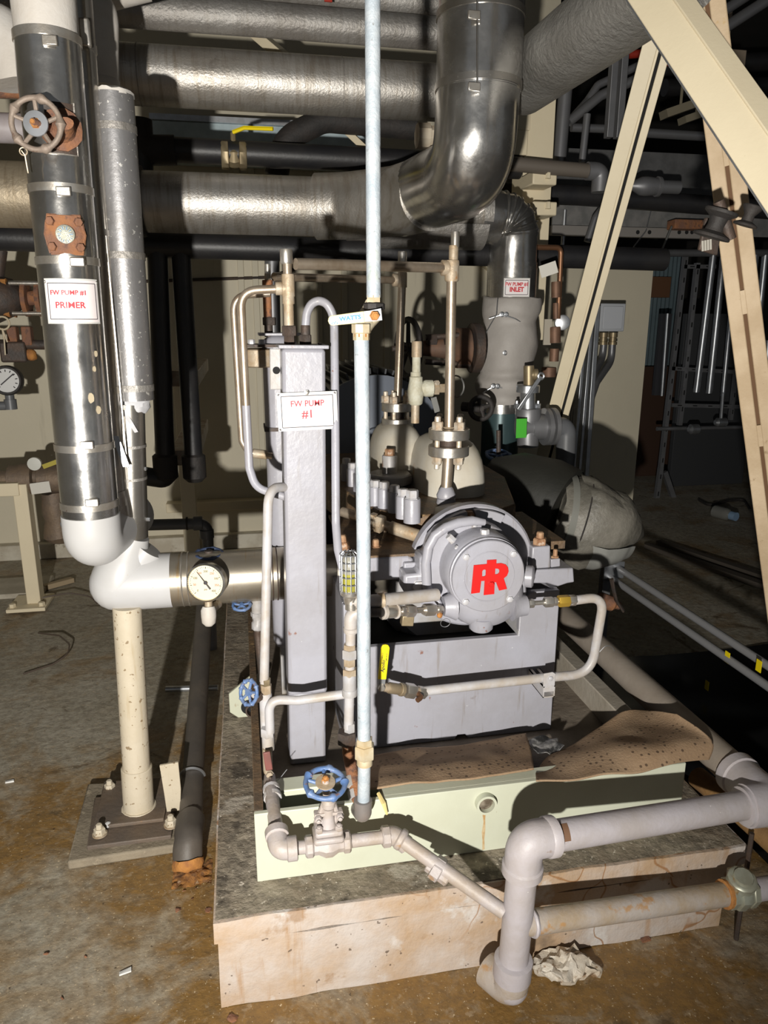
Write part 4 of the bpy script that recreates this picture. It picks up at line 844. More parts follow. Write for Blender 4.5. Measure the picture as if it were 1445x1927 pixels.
# the sign on the front column
q = {k: at(x, y, YC-.006) for k, (x, y) in dict(tl=(521, 740), tr=(634, 734), br=(635, 808), bl=(523, 812)).items()}
ctr = (q['tl']+q['tr']+q['br']+q['bl'])/4; su = ((q['tr']-q['tl'])+(q['br']-q['bl'])).normalized(); sv = (q['tl']-q['bl']); sv = (sv-su*sv.dot(su)).normalized()
w2, h2 = (q['tr']-q['tl']).length/2, (q['tl']-q['bl']).length/2; nn = su.cross(sv)
sg = thing('pump_sign', 'white sign with red print FW PUMP number one on the front column', 'sign', ctr-VZ*h2)
part('plate', G().obox(ctr, su, sv, nn, w2, h2, .0015), LAMIN, sg)
part('face', G().obox(ctr+nn*.0016, su, sv, nn, w2*.93, h2*.90, .0004), SIGN, sg)
lettering(sg, 'FW PUMP', plane_fn(ctr+nn*.0026+sv*h2*.40, su, sv), .0205, REDT, .93, .0002)
lettering(sg, '#1', plane_fn(ctr+nn*.0026-sv*h2*.16, su, sv), .027, REDT, 1, .0003)
for sx, sy, hx, hy in ((0, .82, .86, .012), (0, -.82, .86, .012), (.86, 0, .008, .82), (-.86, 0, .008, .82)):
    part('printed_border', G().obox(ctr+nn*.0023+su*w2*sx+sv*h2*sy, su, sv, nn, max(w2*hx, .0009), max(h2*hy, .0009), .0003), INK, sg)
for sx, sy in ((-.93, .9), (.93, .9), (-.93, -.9), (.93, -.9)): part('corner_hole', G().lathe(ctr+nn*.0014+su*w2*sx+sv*h2*sy, nn, [(.0028, 0), (.0028, .0004), (0, .0005)], 12), INK, sg)
bolt(sg, ctr+nn*.0015+sv*h2*.97, nn, .006, .004, STEEL, 'screw')

# ============================================================ PEDESTAL
YF = 1.85
pd = thing('pump_pedestal', 'grey fabricated steel pedestal with a notched front plate under the pump', 'pedestal', (.56, 2.3, .355))
zb = .355; xl, xr = at(648, 1300, YF).x, at(1044, 1260, YF).x
zc0, zc1 = at(860, 1205, YF).z, at(1030, 1112, YF).z; cl, cr = at(742, 1200, YF).x, at(977, 1170, YF).x
cl = at(690, 1200, YF).x
hole = at(868, 1392, YF).x
pts = [(xl, zb), (hole-.02, zb), (hole-.012, zb+.014), (hole+.012, zb+.014), (hole+.02, zb), (xr-.012, zb), (xr, zb+.0), (xr, zc1), (cr+.03, zc1), (cr, zc1-.03), (cr, zc0), (cl, zc0), (cl, zc1), (xl, zc1)]
part('front_plate', G().prism(pts, (0, YF, 0), VX, VZ, VY, .022), GREY, pd, bevel=.003)
part('side_plate', G().box((xl, YF+.022, zb), (xl+.02, 3.05, zc1)), GREY, pd)
part('side_plate', G().box((xr-.02, YF+.022, zb), (xr, 3.05, zc1)), GREY, pd)
part('back_plate', G().box((xl+.02, 3.03, zb), (xr-.02, 3.05, zc1)), GREY_D, pd)
part('notch_shade_sheet', G().box((xl+.02, YF+.022, zc0-.10), (xr-.02, 3.03, zc0-.09)), BLACKG, pd)  # black sheet stands in for the shade inside the notch
part('corner_gusset', G().prism([(0, 0), (.03, 0), (.03, .05), (.0, .012)], (cr-.002, YF+.001, zc0), VX, VZ, VY, .2), GREY_D, pd)
# right foot pad with hold-down bolt
def pblock(name, px, Y, depth, m, parent, bevel=.004):
    p = [at(x, y, Y) for x, y in px]; return part(name, G().prism([(v.x, v.z) for v in p], (0, Y, 0), VX, VZ, VY, depth), m, parent, bevel)

# ============================================================ PUMP
A = at(920, 1085, 1.70); X0, Z0 = A.x, A.z; s7 = mpp(920, 1085, 1.70)
def ap(y, dx=0, dz=0): return Vector((X0+dx, y, Z0+dz))
pm = thing('multistage_pump', 'grey horizontal multistage pump with round bearing cover and red logo', 'pump', (X0, 2.3, .75))
RC = 72*s7
hb = part('bearing_housing', G().lathe(ap(1.722), VY, [(RC*1.0, 0), (RC*1.05, .006), (RC*1.07, .05), (RC*1.10, .10), (RC*1.12, .20)], 56), GREY, pm)
cv = part('bearing_cover', G().lathe(ap(1.722), -VY, [(RC*1.02, 0), (RC*1.02, .008), (RC*.985, .009), (RC*.985, .020), (RC*.96, .0225), (RC*.70, .0228), (RC*.69, .0240), (RC*.67, .0240), (RC*.66, .0228), (0, .0228)], 64), GREY, pm)
yc = 1.722-.0228
for px, py in ((877, 1048), (966, 1042), (876, 1132), (959, 1127)):
    p = at(px, py, yc); bolt(cv, p, -VY, .0085, .006, BOLTG)
# red raised monogram
from mathutils.geometry import tessellate_polygon
zm = lambda x, y: ((x/3.524+680-920)*s7, -(y/3.524+960-1085)*s7)
outer = [zm(*q) for q in ((826, 322), (890, 322), (890, 350), (925, 349), (955, 360), (973, 383), (978, 412), (968, 440), (946, 457), (956, 485), (972, 533), (918, 541), (894, 480), (884, 480), (884, 563), (812, 566), (815, 465), (790, 465), (783, 546), (724, 550), (736, 352), (826, 349))]
h1_ = [zm(*q) for q in ((800, 388), (815, 386), (820, 395), (820, 428), (812, 434), (795, 434), (794, 400))]
h2_ = [zm(*q) for q in ((884, 384), (902, 386), (914, 397), (914, 413), (903, 424), (884, 425))]
polys = [[Vector((x, y, 0)) for x, y in pl_] for pl_ in (outer, h1_, h2_)]
tri = tessellate_polygon(polys); flat = [p for pl_ in polys for p in pl_]
g = G(); nfl = len(flat)
for off in (.003, 0): 
    for p in flat: g.v.append(Vector((X0+p.x, yc-off, Z0+p.y)))
for t in tri: g.f.append(tuple(t)); g.f.append(tuple(nfl+i for i in reversed(t)))
i0 = 0
for pl_ in polys:
    n_ = len(pl_)
    for k in range(n_): a_, b_ = i0+k, i0+(k+1) % n_; g.f.append((a_, b_, nfl+b_, nfl+a_))
    i0 += n_
lg = part('raised_logo', g, RED, cv, label='red raised monogram on the cover')
bolt(cv, at(923, 1098, yc)-Vector((0, .003, 0)), -VY, .0075, .007, RED, 'plug')
# housing web, arch rib and belly
web = [(760, 1118), (760, 1082), (790, 1080), (790, 1048), (804, 1045), (812, 1018), (828, 1000), (850, 988), (880, 981), (912, 984), (945, 998), (975, 1030), (990, 1070), (992, 1115), (985, 1150), (940, 1172), (870, 1172), (838, 1150), (828, 1122)]
pblock('housing_web', web, 1.795, .07, GREY, pm, .008)
rib = [(803, 1108), (801, 1060), (806, 1030), (818, 1008), (838, 993), (862, 984), (888, 980), (912, 983)]
part('arch_rib', G().tube([at(x, y, 1.785) for x, y in rib], [.013]*7+[.009], 14), GREY, pm)
part('lower_rib', G().tube([at(803, 1108, 1.785), at(818, 1122, 1.775), at(836, 1150, 1.76)], [.012, .009, .006], 12), GREY, pm)
bc = at(912, 1118, 1.79); part('oil_sump', G().ball(bc, 1, 32, 18, (78*s7, .075, 66*s7)), GREY, pm)
p = at(905, 1172, 1.77); part('sump_boss', G().lathe(p, -VZ, [(.042, -.02), (.034, -.002), (.032, .014), (.026, .020), (0, .021)], 24), GREY, pm)
p = at(975, 1140, 1.76); part('side_boss', G().lathe(p, VX, [(.04, -.02), (.030, .0), (.028, .022), (.022, .025)], 20), GREY, pm)
p = at(842, 1140, 1.76); part('side_boss', G().lathe(p, -VX, [(.04, -.02), (.030, .0), (.026, .012)], 20), GREY, pm)
bolt(pm, at(787, 1103, 1.795), -VY, .016, .009, BOLTG)
for px, py, r, h in ((912, 1004, .012, .016), (851, 1016, .010, .02), (862, 1033, .006, .014), (893, 988, .007, .016)):
    p = at(px, py, 1.74 if py > 1000 else 1.79); d = Vector((p.x-X0, 0, p.z-Z0)).normalized(); bolt(pm, p-d*.004, d, r, h, BOLTG)
p = at(996, 1085, 1.78); part('level_eye', G().lathe(p, Vector((1, -.5, 0)), [(.03, -.01), (.030, .008), (.024, .012), (.012, .013), (0, .016)], 24), GREY, pm)
# gland disc and seal chamber behind the housing
GC = at(890, 1066, 1.90); gz = lambda y, dx=0, dz=0: Vector((GC.x+dx, y, GC.z+dz))
part('gland_collar', G().lathe(gz(1.86), VY, [(.118, 0), (.118, .08)], 48), BLACKR, pm)
gd = part('gland_disc', G().lathe(gz(1.90), VY, [(.130, -.004), (.176, 0), (.182, .006), (.182, .035), (.17, .04)], 64), GREY, pm)
for a0, a1 in ((100, 128), (62, 92)):
    pts = []
    for k in range(9): t = radians(a0+(a1-a0)*k/8); pts.append((cos(t)*.172, sin(t)*.172))
    for k in range(8, -1, -1): t = radians(a0+(a1-a0)*k/8); pts.append((cos(t)*.136, sin(t)*.136))
    part('gland_segment', G().prism(pts, gz(1.875), VX, VZ, VY, .025), GREY, pm, .002)
for ang in (134, 97): t = radians(ang); bolt(pm, gz(1.895, cos(t)*.155, sin(t)*.155), -VY, .015, .016, BOLTR, stud=.014)
part('seal_chamber', G().lathe(gz(1.94), VY, [(.155, 0), (.155, .06), (.14, .16)], 56), VOLUTE, pm)
# casing: barrel, split flange, crossover humps
part('lower_casing', G().lathe(ap(2.10, 0, -.2), VY, [(.16, 0), (.20, .05), (.21, .15), (.21, .85), (.16, .95)], 48), GREY_D, pm)
ZF = Z0+.085
fl_pts = [(-.33, 2.62), (-.22, 2.10), (-.10, 2.02), (.12, 2.02), (.22, 2.10), (.33, 2.5), (.33, 3.1), (-.33, 3.1)]
g = G(); 
for z in (Z0-.03, ZF):
    for x, y in fl_pts: g.v.append(Vector((X0+x, y, z)))
n_ = len(fl_pts); g.f += [tuple(range(n_-1, -1, -1)), tuple(range(n_, 2*n_))]+[(k, (k+1) % n_, n_+(k+1) % n_, n_+k) for k in range(n_)]
part('split_flange', g, OILY, pm, .006)
def hump(px, py, Y, rx, ry, rz, ex=2.6):
    c = at(px, py, Y); g = G().ball(c, 1, 36, 22)
    out = []
    for p in g.v:
        d = p-c; k = (abs(d.x)**ex+abs(d.y)**ex+abs(d.z)**ex)**(1/ex); d = d/max(k, 1e-6); out.append(c+Vector((d.x*rx, d.y*ry, d.z*rz)))
    g.v = out; return g
part('crossover_hump', hump(745, 890, 2.62, .094, .16, .192, 3.0), VOLUTE, pm, sharp=80)
part('crossover_hump', hump(836, 928, 2.40, .112, .20, .208, 3.2), VOLUTE, pm, sharp=80)
part('casing_rib', hump(885, 945, 2.30, .02, .07, .15, 3), VOLUTE, pm, sharp=80)
# stud nuts along the left of the split flange
def stud(px, py, Z, rb, hb, m1=None, m2=None):
    p = at(px, py, Z=Z); part('stud_sleeve', G().lathe(p, VZ, [(rb, -.004), (rb, hb*.94), (rb*.93, hb)], 18), m1 or GREY, pm); bolt(pm, p+VZ*hb, VZ, rb*.74, rb*1.0, m2 or BOLTG, 'nut')
ZS = ZF
for px, py, r, h in ((775, 980, .0245, .066), (758, 972, .021, .062), (742, 961, .0205, .058), (723, 955, .0205, .060), (706, 950, .0205, .058), (689, 937, .0205, .06), (676, 924, .0205, .06), (663, 914, .0205, .06), (652, 904, .0205, .06)):
    stud(px, py, ZS, r, h)
st2 = at(733, 890, 2.42); part('stud_pad', G().lathe(st2-VZ*.035, VZ, [(.075, 0), (.078, .004), (.078, .03), (.073, .035)], 8, ph=pi/8), GREY_D, pm)
part('stud_sleeve', G().lathe(st2, VZ, [(.026, -.002), (.026, .058), (.024, .062)], 20), GREY_D, pm); bolt(pm, st2+VZ*.062, VZ, .017, .022, BOLTR, 'nut')
for px, py, Y in ((908, 936, 2.35), (893, 928, 2.45), (881, 920, 2.55)):
    p = at(px, py, Y); part('stud_sleeve', G().lathe(p, -VZ, [(.027, 0), (.027, .09)], 14), GREY_D, pm); bolt(pm, p, VZ, .020, .026, BOLTR, 'nut')
# feet
pblock('mounting_foot', ((655, 1052), (768, 1046), (777, 1052), (780, 1062), (780, 1095), (772, 1098), (765, 1090), (655, 1098)), 1.865, .22, GREY, pm, .008)
pblock('foot_lug', ((760, 1060), (792, 1058), (792, 1085), (760, 1085)), 1.85, .06, GREY, pm)
pblock('mounting_foot', ((1000, 1073), (1079, 1069), (1081, 1096), (1068, 1098), (1050, 1104), (1030, 1098), (1000, 1098)), 1.87, .22, GREY, pm, .004)
pblock('hold_down_block', ((1002, 1030), (1036, 1027), (1036, 1069), (1000, 1071)), 1.875, .06, GREY, pm)
pblock('jack_block', ((1037, 1053), (1054, 1051), (1054, 1066), (1037, 1068)), 1.875, .03, GREY, pm, .002)
p = at(1015, 1028, 1.90); part('washer', G().lathe(p, VZ, [(.024, 0), (.024, .004)], 18), BOLTR, pm); bolt(pm, p+VZ*.004, VZ, .020, .022, BOLTR, stud=.018)
p = at(1044, 1052, 1.89); bolt(pm, p, VZ, .012, .010, BOLTR, stud=.02)
zd = at(768, 1046, 1.865).z
part('deck', G().box((at(655, 1050, 1.87).x, 1.868, zd-.004), (X0-.13, 2.32, zd+.005)), OILY, pm)
part('deck', G().box((X0+.05, 1.95, Z0-.02), (at(1075, 1060, 1.9).x, 2.3, Z0+.004)), OILY, pm)
for px, py in ((707, 1030), (646, 1022)):
    p = at(px, py+12, 1.95); part('washer', G().lathe(p, VZ, [(.022, 0), (.022, .005)], 18), BOLTR, pm); bolt(pm, p+VZ*.005, VZ, .018, .018, BOLTR, stud=.02)
# seal flush line along the casing
fl_ = thing('seal_flush_line', 'short tarnished pipe with hex union feeding the left side of the pump seal', 'pipe', at(700, 980, 2.0))
part('pipe', G().tube([at(644, 963, 2.12), at(700, 981, 2.04), at(790, 1010, 1.97)], .015, 14), STEELB, fl_)
d = (at(790, 1010, 1.97)-at(644, 963, 2.12)).normalized(); p = at(706, 983, 2.035)
part('hex_union', G().lathe(p-d*.02, d, [(.022, 0), (.027, .003), (.027, .018), (.022, .02), (.022, .024), (.027, .026), (.027, .045), (.022, .048)], 6), BRASSR, fl_)
part('weld_sleeve', G().lathe(at(735, 992, 2.01), d, [(.019, 0), (.019, .09), (.016, .092)], 14), BRASSR, fl_)

# ============================================================ FLANGED VENT RISERS
def flange_pair(t, px, y_top, y_mid, Y, R, nb, gap=.02):
    p = at(px, y_top, Y); hgt = .031
    d1 = part('flange', G().lathe(p-VZ*hgt, VZ, [(R*.97, 0), (R, .002), (R, hgt-.002), (R*.97, hgt)], 40), STEEL, t)
    q = p-VZ*(hgt*2+gap)
    part('flange', G().lathe(q, VZ, [(R*.97, 0), (R, .002), (R, hgt-.002), (R*.97, hgt)], 40), STEEL, t)
    part('gasket_pipe', G().cyl(q, p, R*.45, 16), DARKIRON, t)
    for k in range(nb):
        a_ = 2*pi*k/nb+.45; d = Vector((cos(a_), sin(a_), 0))*R*.74
        bolt(t, p+d, VZ, R*.275, .024, BOLTM, 'nut', stud=.016); bolt(t, q+d, -VZ, R*.26, .022, BOLTM, 'nut', stud=.016)
        part('stud', G().cyl(q+d, p+d, R*.13, 8), BOLTM, t)
    return p, q
YV = 2.12
v1 = thing('vent_riser', 'front tarnished steel riser pipe on a bolted flange pair beside the relief valve', 'pipe', at(838, 930, YV))
p, q = flange_pair(v1, 845, 806, 0, YV, 38.5*mpp(845, 815, YV), 4)
top = at(850, 505, YV); part('riser', G().tube([p, top], .0145, 16), STEELB, v1); part('weld', G().torus(p+VZ*.002, VZ, .016, .004, 20, 6), BRASSR, v1)
fit(v1, 'tee', 850, 490, 528, YV, 14, BRASSR, 10); fit(v1, 'tee_collar', 850, 515, 530, YV, 12, BRASSR, 14); fit(v1, 'nipple', 853, 462, 494, YV, 9, BRASSR, 14); fit(v1, 'plug_cap', 856, 436, 465, YV, 8, STEEL, 18)
part('lower_pipe', G().tube([q+VZ*.01, at(839, 925, YV)], .0165, 16), STEELB, v1)
part('root_boss', G().lathe(at(839, 950, YV), VZ, [(.026, 0), (.030, .006), (.028, .02), (.024, .022), (.029, .024), (.030, .032), (.022, .05), (.016, .058)], 20), GREY, v1)
h_ = part('cross_pipe', G().tube([at(556, 497, YC+.07), at(600, 497.5, 1.9), at(840, 504, YV)], .0138, 16), STEELB, v1)
part('tee_branch', G().lathe(at(830, 504, YV), VX, [(.019, 0), (.022, .002), (.022, .02), (.019, .022)], 14), BRASSR, v1)
YW = 2.62
v2 = thing('vent_riser', 'rear tarnished steel riser pipe on a bolted flange pair left of the relief valve', 'pipe', at(745, 800, YW))
p, q = flange_pair(v2, 748, 757, 0, YW, 30*mpp(748, 770, YW), 5, .026)
part('riser', G().tube([p, at(757, 525, YW)], .0145, 14), STEELB, v2)
fit(v2, 'tee', 757, 512, 541, YW, 9, BRASSR, 10); fit(v2, 'nipple', 757, 490, 515, YW, 6.5, BRASSR, 12); fit(v2, 'plug_cap', 757, 473, 495, YW, 8.5, STEEL, 16)
part('cross_pipe', G().tube([at(515, 521, YD+.07), at(745, 527, YW)], .0125, 12), STEELB, v2)
part('tee_branch', G().lathe(at(738, 527, YW), VX, [(.018, 0), (.022, .002), (.022, .018)], 12), BRASSR, v2)
part('lower_neck', G().lathe(q, -VZ, [(.03, 0), (.035, .1)], 20), VOLUTE, v2)
# relief valve
YL = 2.46
rv = thing('relief_valve', 'weathered pale green relief valve standing on the pump casing', 'valve', at(781, 795, YL))
fit(rv, 'inlet_nipple', 781, 755, 796, YL, 8, BRASSR, 14); fit(rv, 'neck', 782, 700, 715, YL, 10, RELIEF, 14)
s = mpp(783, 735, YL); p = at(782, 762, YL)
part('body', G().lathe(p, VZ, [(10*s, 0), (13*s, 3*s), (14.5*s, 14*s), (16*s, 26*s), (14*s, 38*s), (12.5*s, 46*s), (12.5*s, 52*s), (10*s, 54*s)], 20), RELIEF, rv)
fit(rv, 'spring_pipe', 783, 668, 712, YL, 8, RELIEF, 16); fit(rv, 'cap', 784, 642, 672, YL, 10, BRASSR, 10)
p = at(788, 731, YL); part('outlet', G().lathe(p, VX, [(12*s, 0), (12*s, 8*s), (14*s, 9*s), (16*s, 12*s), (16*s, 26*s), (13*s, 28*s)], 14), RELIEF, rv)
part('outlet_nut', G().lathe(p+VX*26*s, VX, [(12*s, 0), (13*s, 2*s), (13*s, 12*s), (9*s, 13*s), (9*s, 26*s)], 6), BRASSR, rv)
bolt(rv, p+Vector((32*s, -.01, 9*s)), Vector((.3, -1, .4)), .010, .012, BOLTM)
single('grey_tag', G().obox(p+Vector((30*s, -.02, -30*s)), (1, 0, .3), (0, 1, 0), (-.3, 0, 1), .010, .0008, .026), mat('dull_tag', (.16, .16, .15), .6), 'small grey tag hanging under the relief valve outlet', 'tag')
# motor behind the pump
mo = thing('electric_motor', 'dark finned electric motor behind the pump', 'motor', (X0, 3.7, .36))
RM = .36
mc = Vector((X0+.02, 3.45, Z0+.05))
part('frame', G().lathe(mc, VY, [(RM*.8, -.02), (RM*.92, .0), (RM*.93, .9), (RM*.8, .95)], 48), MOTORM, mo)
part('end_bell', G().lathe(mc, -VY, [(RM*.95, .0), (RM*.95, .03), (RM*.6, .06), (RM*.3, .08), (RM*.3, .12)], 40), mat('motor_blue_grey', (.16, .18, .22), .4), mo)
for k in range(34):
    t = radians(-10+200*k/33); d = Vector((cos(t), 0, sin(t))); sd = Vector((-sin(t), 0, cos(t)))
    part('cooling_fin', G().obox(mc+VY*.46+d*RM*.97, sd, VY, d, .004, .42, RM*.055), MOTORM, mo)
part('foot', G().box((mc.x-.3, 3.5, .36), (mc.x+.3, 4.3, .62)), MOTORM, mo)
part('shaft_guard', G().lathe(ap(3.05), VY, [(.10, 0), (.10, .32)], 24), DARKIRON, mo)
# ============================================================ GALVANISED POLE WITH BALL VALVE
YG = 1.44
def PG(px, py, Y=YG): return at(px, py, Y)
gp_ = thing('galvanised_pole', 'speckled galvanised pipe standing in front of the pump with lever valve', 'pipe', PG(683, 1540))
r_ = .0148
part('lower_pipe', G().tube([PG(685, 1420), PG(684, 1000), PG(680, 625)], .0148, 20), GALV, gp_)
part('foot_pipe', G().tube([PG(684, 1515), PG(685.5, 1430)], .0145, 18), GALV, gp_)
part('upper_pipe', G().tube([PG(703, 560), PG(701, 0), PG(701, 0)+(PG(701, 0)-PG(703, 560)).normalized()*2.4], .0138, 20), GALV, gp_)
s = mpp(686, 1410, YG)
def stack(parent, name, px, secs, m, Y=YG, ax=None):
    for y0, y1, r, n in secs: fit(parent, name, px, y0, y1, Y, r, m, n)
stack(gp_, 'union_nut', 686, ((1389, 1403, 16, 6), (1401, 1425, 20, 6), (1423, 1438, 15, 16)), mat('cream_union', (.55, .49, .36), .5, .2, (.46, .34, .18), 25, .7))
e = bend([PG(683, 1505), PG(683, 1532), PG(676, 1522, 1.50)], .03, 8)
part('street_elbow', G().tube(e, .0205, 18).lathe(PG(683, 1512), VZ, [(.021, -.004), (.0215, .008), (.019, .010)], 18), mat('grey_iron_elbow', (.22, .20, .19), .5, .3, (.30, .25, .22), 20, .6), gp_)
part('coupling', G().lathe(PG(680, 640), VZ, [(.0165, 0), (.0165, .012), (.019, .014), (.019, .03)], 8), mat('cream_union', (.5, .5, .4)), gp_)
part('rust_ring', G().lathe(PG(680, 634), VZ, [(.0155, 0), (.0155, .007)], 18), RUSTO, gp_)
vb = part('valve_body', G().tube([PG(681, 622, 1.44), PG(686, 606, 1.46), PG(699, 590, 1.46), PG(703, 572, 1.44)], [.016, .021, .022, .017], 16), mat('cream_union', (.5, .5, .4)), gp_)
fit(gp_, 'valve_nut', 703, 555, 572, YG, 14, mat('cream_union', (.5, .5, .4)), 6)
part('black_ring', G().lathe(PG(704, 584), VZ, [(.018, 0), (.021, .002), (.021, .012), (.018, .014)], 8), BLACKR, gp_)
LV = 1.405
hx = PG(704, 594, LV); hl = PG(618, 604, LV); d = (hl-hx).normalized(); up = Vector((0, 0, 1)); up = (up-d*up.dot(d)).normalized(); nrm = d.cross(up)
if nrm.y > 0: nrm = -nrm
L_ = (hl-hx).length; s = mpp(660, 600, LV)
pts = [(-14*s, -10*s), (-14*s, 12*s), (8*s, 10*s), (22*s, 10*s), (22*s, -9*s), (4*s, -10*s)]
lv = part('lever', G().prism([(a, b) for a, b in pts], hx+nrm*.0, d, up, nrm, .003), ZINC, gp_)
gpts = [(20*s, -10.5*s), (L_-8*s, -9*s)]+[(L_-8*s+9*s*cos(t), 9.5*s*sin(t)) for t in (-1.1, -.6, 0, .6, 1.1)]+[(L_-8*s, 9*s), (20*s, 10.5*s)]
gr = part('lever_grip', G().prism(gpts, hx-nrm*.001, d, up, nrm, .006), PALEY, lv, bevel=.0015, label='pale yellow lever grip with blue print')
mid = hx+nrm*.0055; tu = -d
lettering(gr, 'WATTS', plane_fn(mid+d*47*s+up*.5*s, tu, up), .0105, BLUEI, 1.15, .0004)
lettering(gr, '600 WOG', plane_fn(mid+d*50*s-up*5*s, tu, up), .0038, BLUEI)
for dx, dy, w, h in ((20.5, 0, 3, .5), (28, 4.5, 2, .5), (28, -4.5, 2, .5), (24.5, 0, .5, 4)): part('print_mark', G().obox(mid+d*(dx+4)*s+up*dy*s, tu, up, nrm, w*s*.5, max(h*s*.8, .0005), .0004), BLUEI, gr)
for k in range(5): part('print_mark', G().obox(mid+d*(L_-15*s+k*2.4*s)+up*(-5+abs(k-2)*-.4+(k % 2)*2)*s, tu, up, nrm, .8*s, 1.3*s, .0004), BLUEI, gr)
bolt(lv, hx+nrm*.003, nrm, .0085, .010, RUSTO, 'stem_nut', stud=.004)

# ============================================================ OIL LEVEL STACK, ELBOWS AND DRAIN
YK = 1.63
ov = thing('caged_oiler', 'oil bottle in a wire cage on a stack of unions behind the galvanised pole', 'oiler', at(655, 1400, YK))
s = mpp(657, 1075, YK); cb_ = at(658, 1112, YK); hh = 76*s; rr = 18*s
part('bottle', G().lathe(cb_, VZ, [(rr*.70, 0), (rr*.78, .004), (rr*.78, hh*.48)], 20), GLASSY, ov)
part('bottle_top', G().lathe(cb_+VZ*hh*.48, VZ, [(rr*.78, 0), (rr*.78, hh*.35), (rr*.4, hh*.5), (.0, hh*.5)], 20), mat('clouded_glass', (.25, .24, .2), .15), ov)
cg = G()
for k in range(6): cg.torus(cb_+VZ*(hh*(.02+.19*k)), VZ, rr, .0016, 24, 5)
for k in range(12): t = 2*pi*k/12; d = Vector((cos(t), sin(t), 0))*rr; cg.tube([cb_+d, cb_+d+VZ*hh*.95, cb_+d*.6+VZ*hh*1.04], .0014, 5)
part('wire_cage', cg, ZINC, ov)
part('cup_base', G().lathe(cb_, -VZ, [(rr*1.05, -.004), (rr*1.0, .008), (rr*.7, .014), (rr*.6, .03)], 20), STEEL, ov)
fit(ov, 'tee', 661, 1118, 1146, YK, 12, STEEL, 10)
part('tee_branch', G().lathe(at(660, 1132, YK), VX, [(.015, 0), (.015, .025), (.018, .026), (.018, .045)], 14), TUBEG, ov)
part('elbow', G().tube(bend([at(696, 1152, YK), at(660, 1152, YK), at(660, 1190, YK)], .03, 8), .0165, 16), TUBEG, ov)
part('elbow_collar', G().lathe(at(661, 1184, YK), VZ, [(.017, -.006), (.0195, -.004), (.0195, .004), (.017, .006)], 16), TUBEG, ov)
part('elbow_collar', G().lathe(at(690, 1152, YK), VX, [(.0195, -.006), (.0195, .006)], 16), TUBEG, ov)
part('pipe', G().tube([at(660, 1188, YK), at(656, 1370, YK)], .0125, 16), TUBEG, ov)
for y0, y1, r, n, m in ((1212, 1222, 12, 6, BRASSR), (1221, 1238, 15, 6, GREY_D), (1238, 1252, 12, 6, BRASSR), (1258, 1270, 14, 6, BRASSR), (1268, 1298, 13, 14, GREY_D), (1296, 1308, 14.5, 14, GREY_D), (1360, 1376, 11, 6, GREY_D)):
    fit(ov, 'union', 658, y0, y1, YK, r, m, n)
fit(ov, 'flange_union', 653, 1376, 1398, YK, 19, DARKIRON, 6); fit(ov, 'union_nut', 655, 1396, 1412, YK, 12, BRASSR, 6)
dg_ = bend([at(654, 1396, YK), at(655, 1415, YK), at(676, 1520, 1.50)], .03, 6)
part('drain_leg', G().tube(dg_, .0155, 14), RUSTM, ov)
d = (at(676, 1520, 1.50)-at(655, 1415, YK)).normalized(); p = at(663, 1462, 1.575)
part('drain_coupling', G().lathe(p, d, [(.018, 0), (.020, .003), (.020, .03), (.017, .032), (.017, .036), (.020, .038), (.020, .06)], 14), GREY_D, ov)
# lines from the pump to the stack
YT = 1.74
ol = thing('oil_return_line', 'grey oil line with hex fittings from the stack to the left of the bearing housing', 'pipe', at(700, 1150, YT))
part('upper_pipe', G().tube([at(672, 1133, YK), at(715, 1130, 1.68), at(822, 1119, YT)], .0165, 16), TUBEG, ol)
part('pipe_bush', G().lathe(at(717, 1130, 1.68), VX, [(.0195, -.008), (.0195, .008)], 16), BRASSR, ol)
part('black_nipple', G().tube([at(690, 1152, YK), at(720, 1152, 1.67)], .012, 14), BLACKR, ol)
pa, pb_ = at(718, 1152, 1.67), at(833, 1146, 1.745); d = (pb_-pa).normalized(); LL = (pb_-pa).length
part('nipple', G().tube([pa, pb_], .008, 12), STEEL, ol)
for f0, f1, r, n, m in ((0, .06, .019, 16, TUBEG), (.06, .22, .0165, 16, STEEL), (.22, .24, .019, 16, TUBEG), (.30, .37, .013, 6, STEEL), (.38, .52, .0165, 6, STEEL), (.68, .86, .0165, 6, STEEL), (.90, .98, .012, 6, STEEL)):
    part('hex_fitting', G().lathe(pa+d*LL*f0, d, [(r*.92, 0), (r, LL*(f1-f0)*.1), (r, LL*(f1-f0)*.9), (r*.92, LL*(f1-f0))], n), m, ol)
part('brass_block', G().obox(at(766, 1166, 1.75), (1, 0, -.1), (0, 1, 0), (.1, 0, 1), .016, .012, .014), BRASS, ol, bevel=.002)
part('wire_ring', G().torus(at(838, 1172, 1.735), (0, 1, .2), .013, .0009, 20, 5), ZINC, ol); part('rust_eye', G().ball(at(827, 1158, 1.735), .008, 10, 8).rough(.002, 90), RUSTO, ol)
# lever valve and long bent tube to the right side of the housing
YQ = 1.76
bt = thing('bent_drain_tube', 'long bent grey tube with yellow lever valve in front of the pedestal', 'tube', at(900, 1290, YQ))
path = bend([at(795, 1301, YQ), at(860, 1293, YQ), at(1020, 1276, YQ), at(1110, 1268, YQ), at(1124, 1240, YQ), at(1134, 1145, YQ), at(1110, 1127, YQ), at(1072, 1130, YQ)], [.02, .02, .05, .05, .05, .05], 8)
path = bend([at(795, 1301, YQ), at(1030, 1275, YQ), at(1112, 1268, YQ), at(1137, 1122, YQ), at(1072, 1131, YQ)], [.02, .09, .075], 10)
part('tube', G().tube(path, .0130, 16), TUBEG, bt)
pa, pb_ = at(992, 1136, YQ), at(1085, 1129, YQ); d = (pb_-pa).normalized(); LL = (pb_-pa).length
part('nipple', G().tube([pa, pb_], .0065, 10), STEEL, bt)
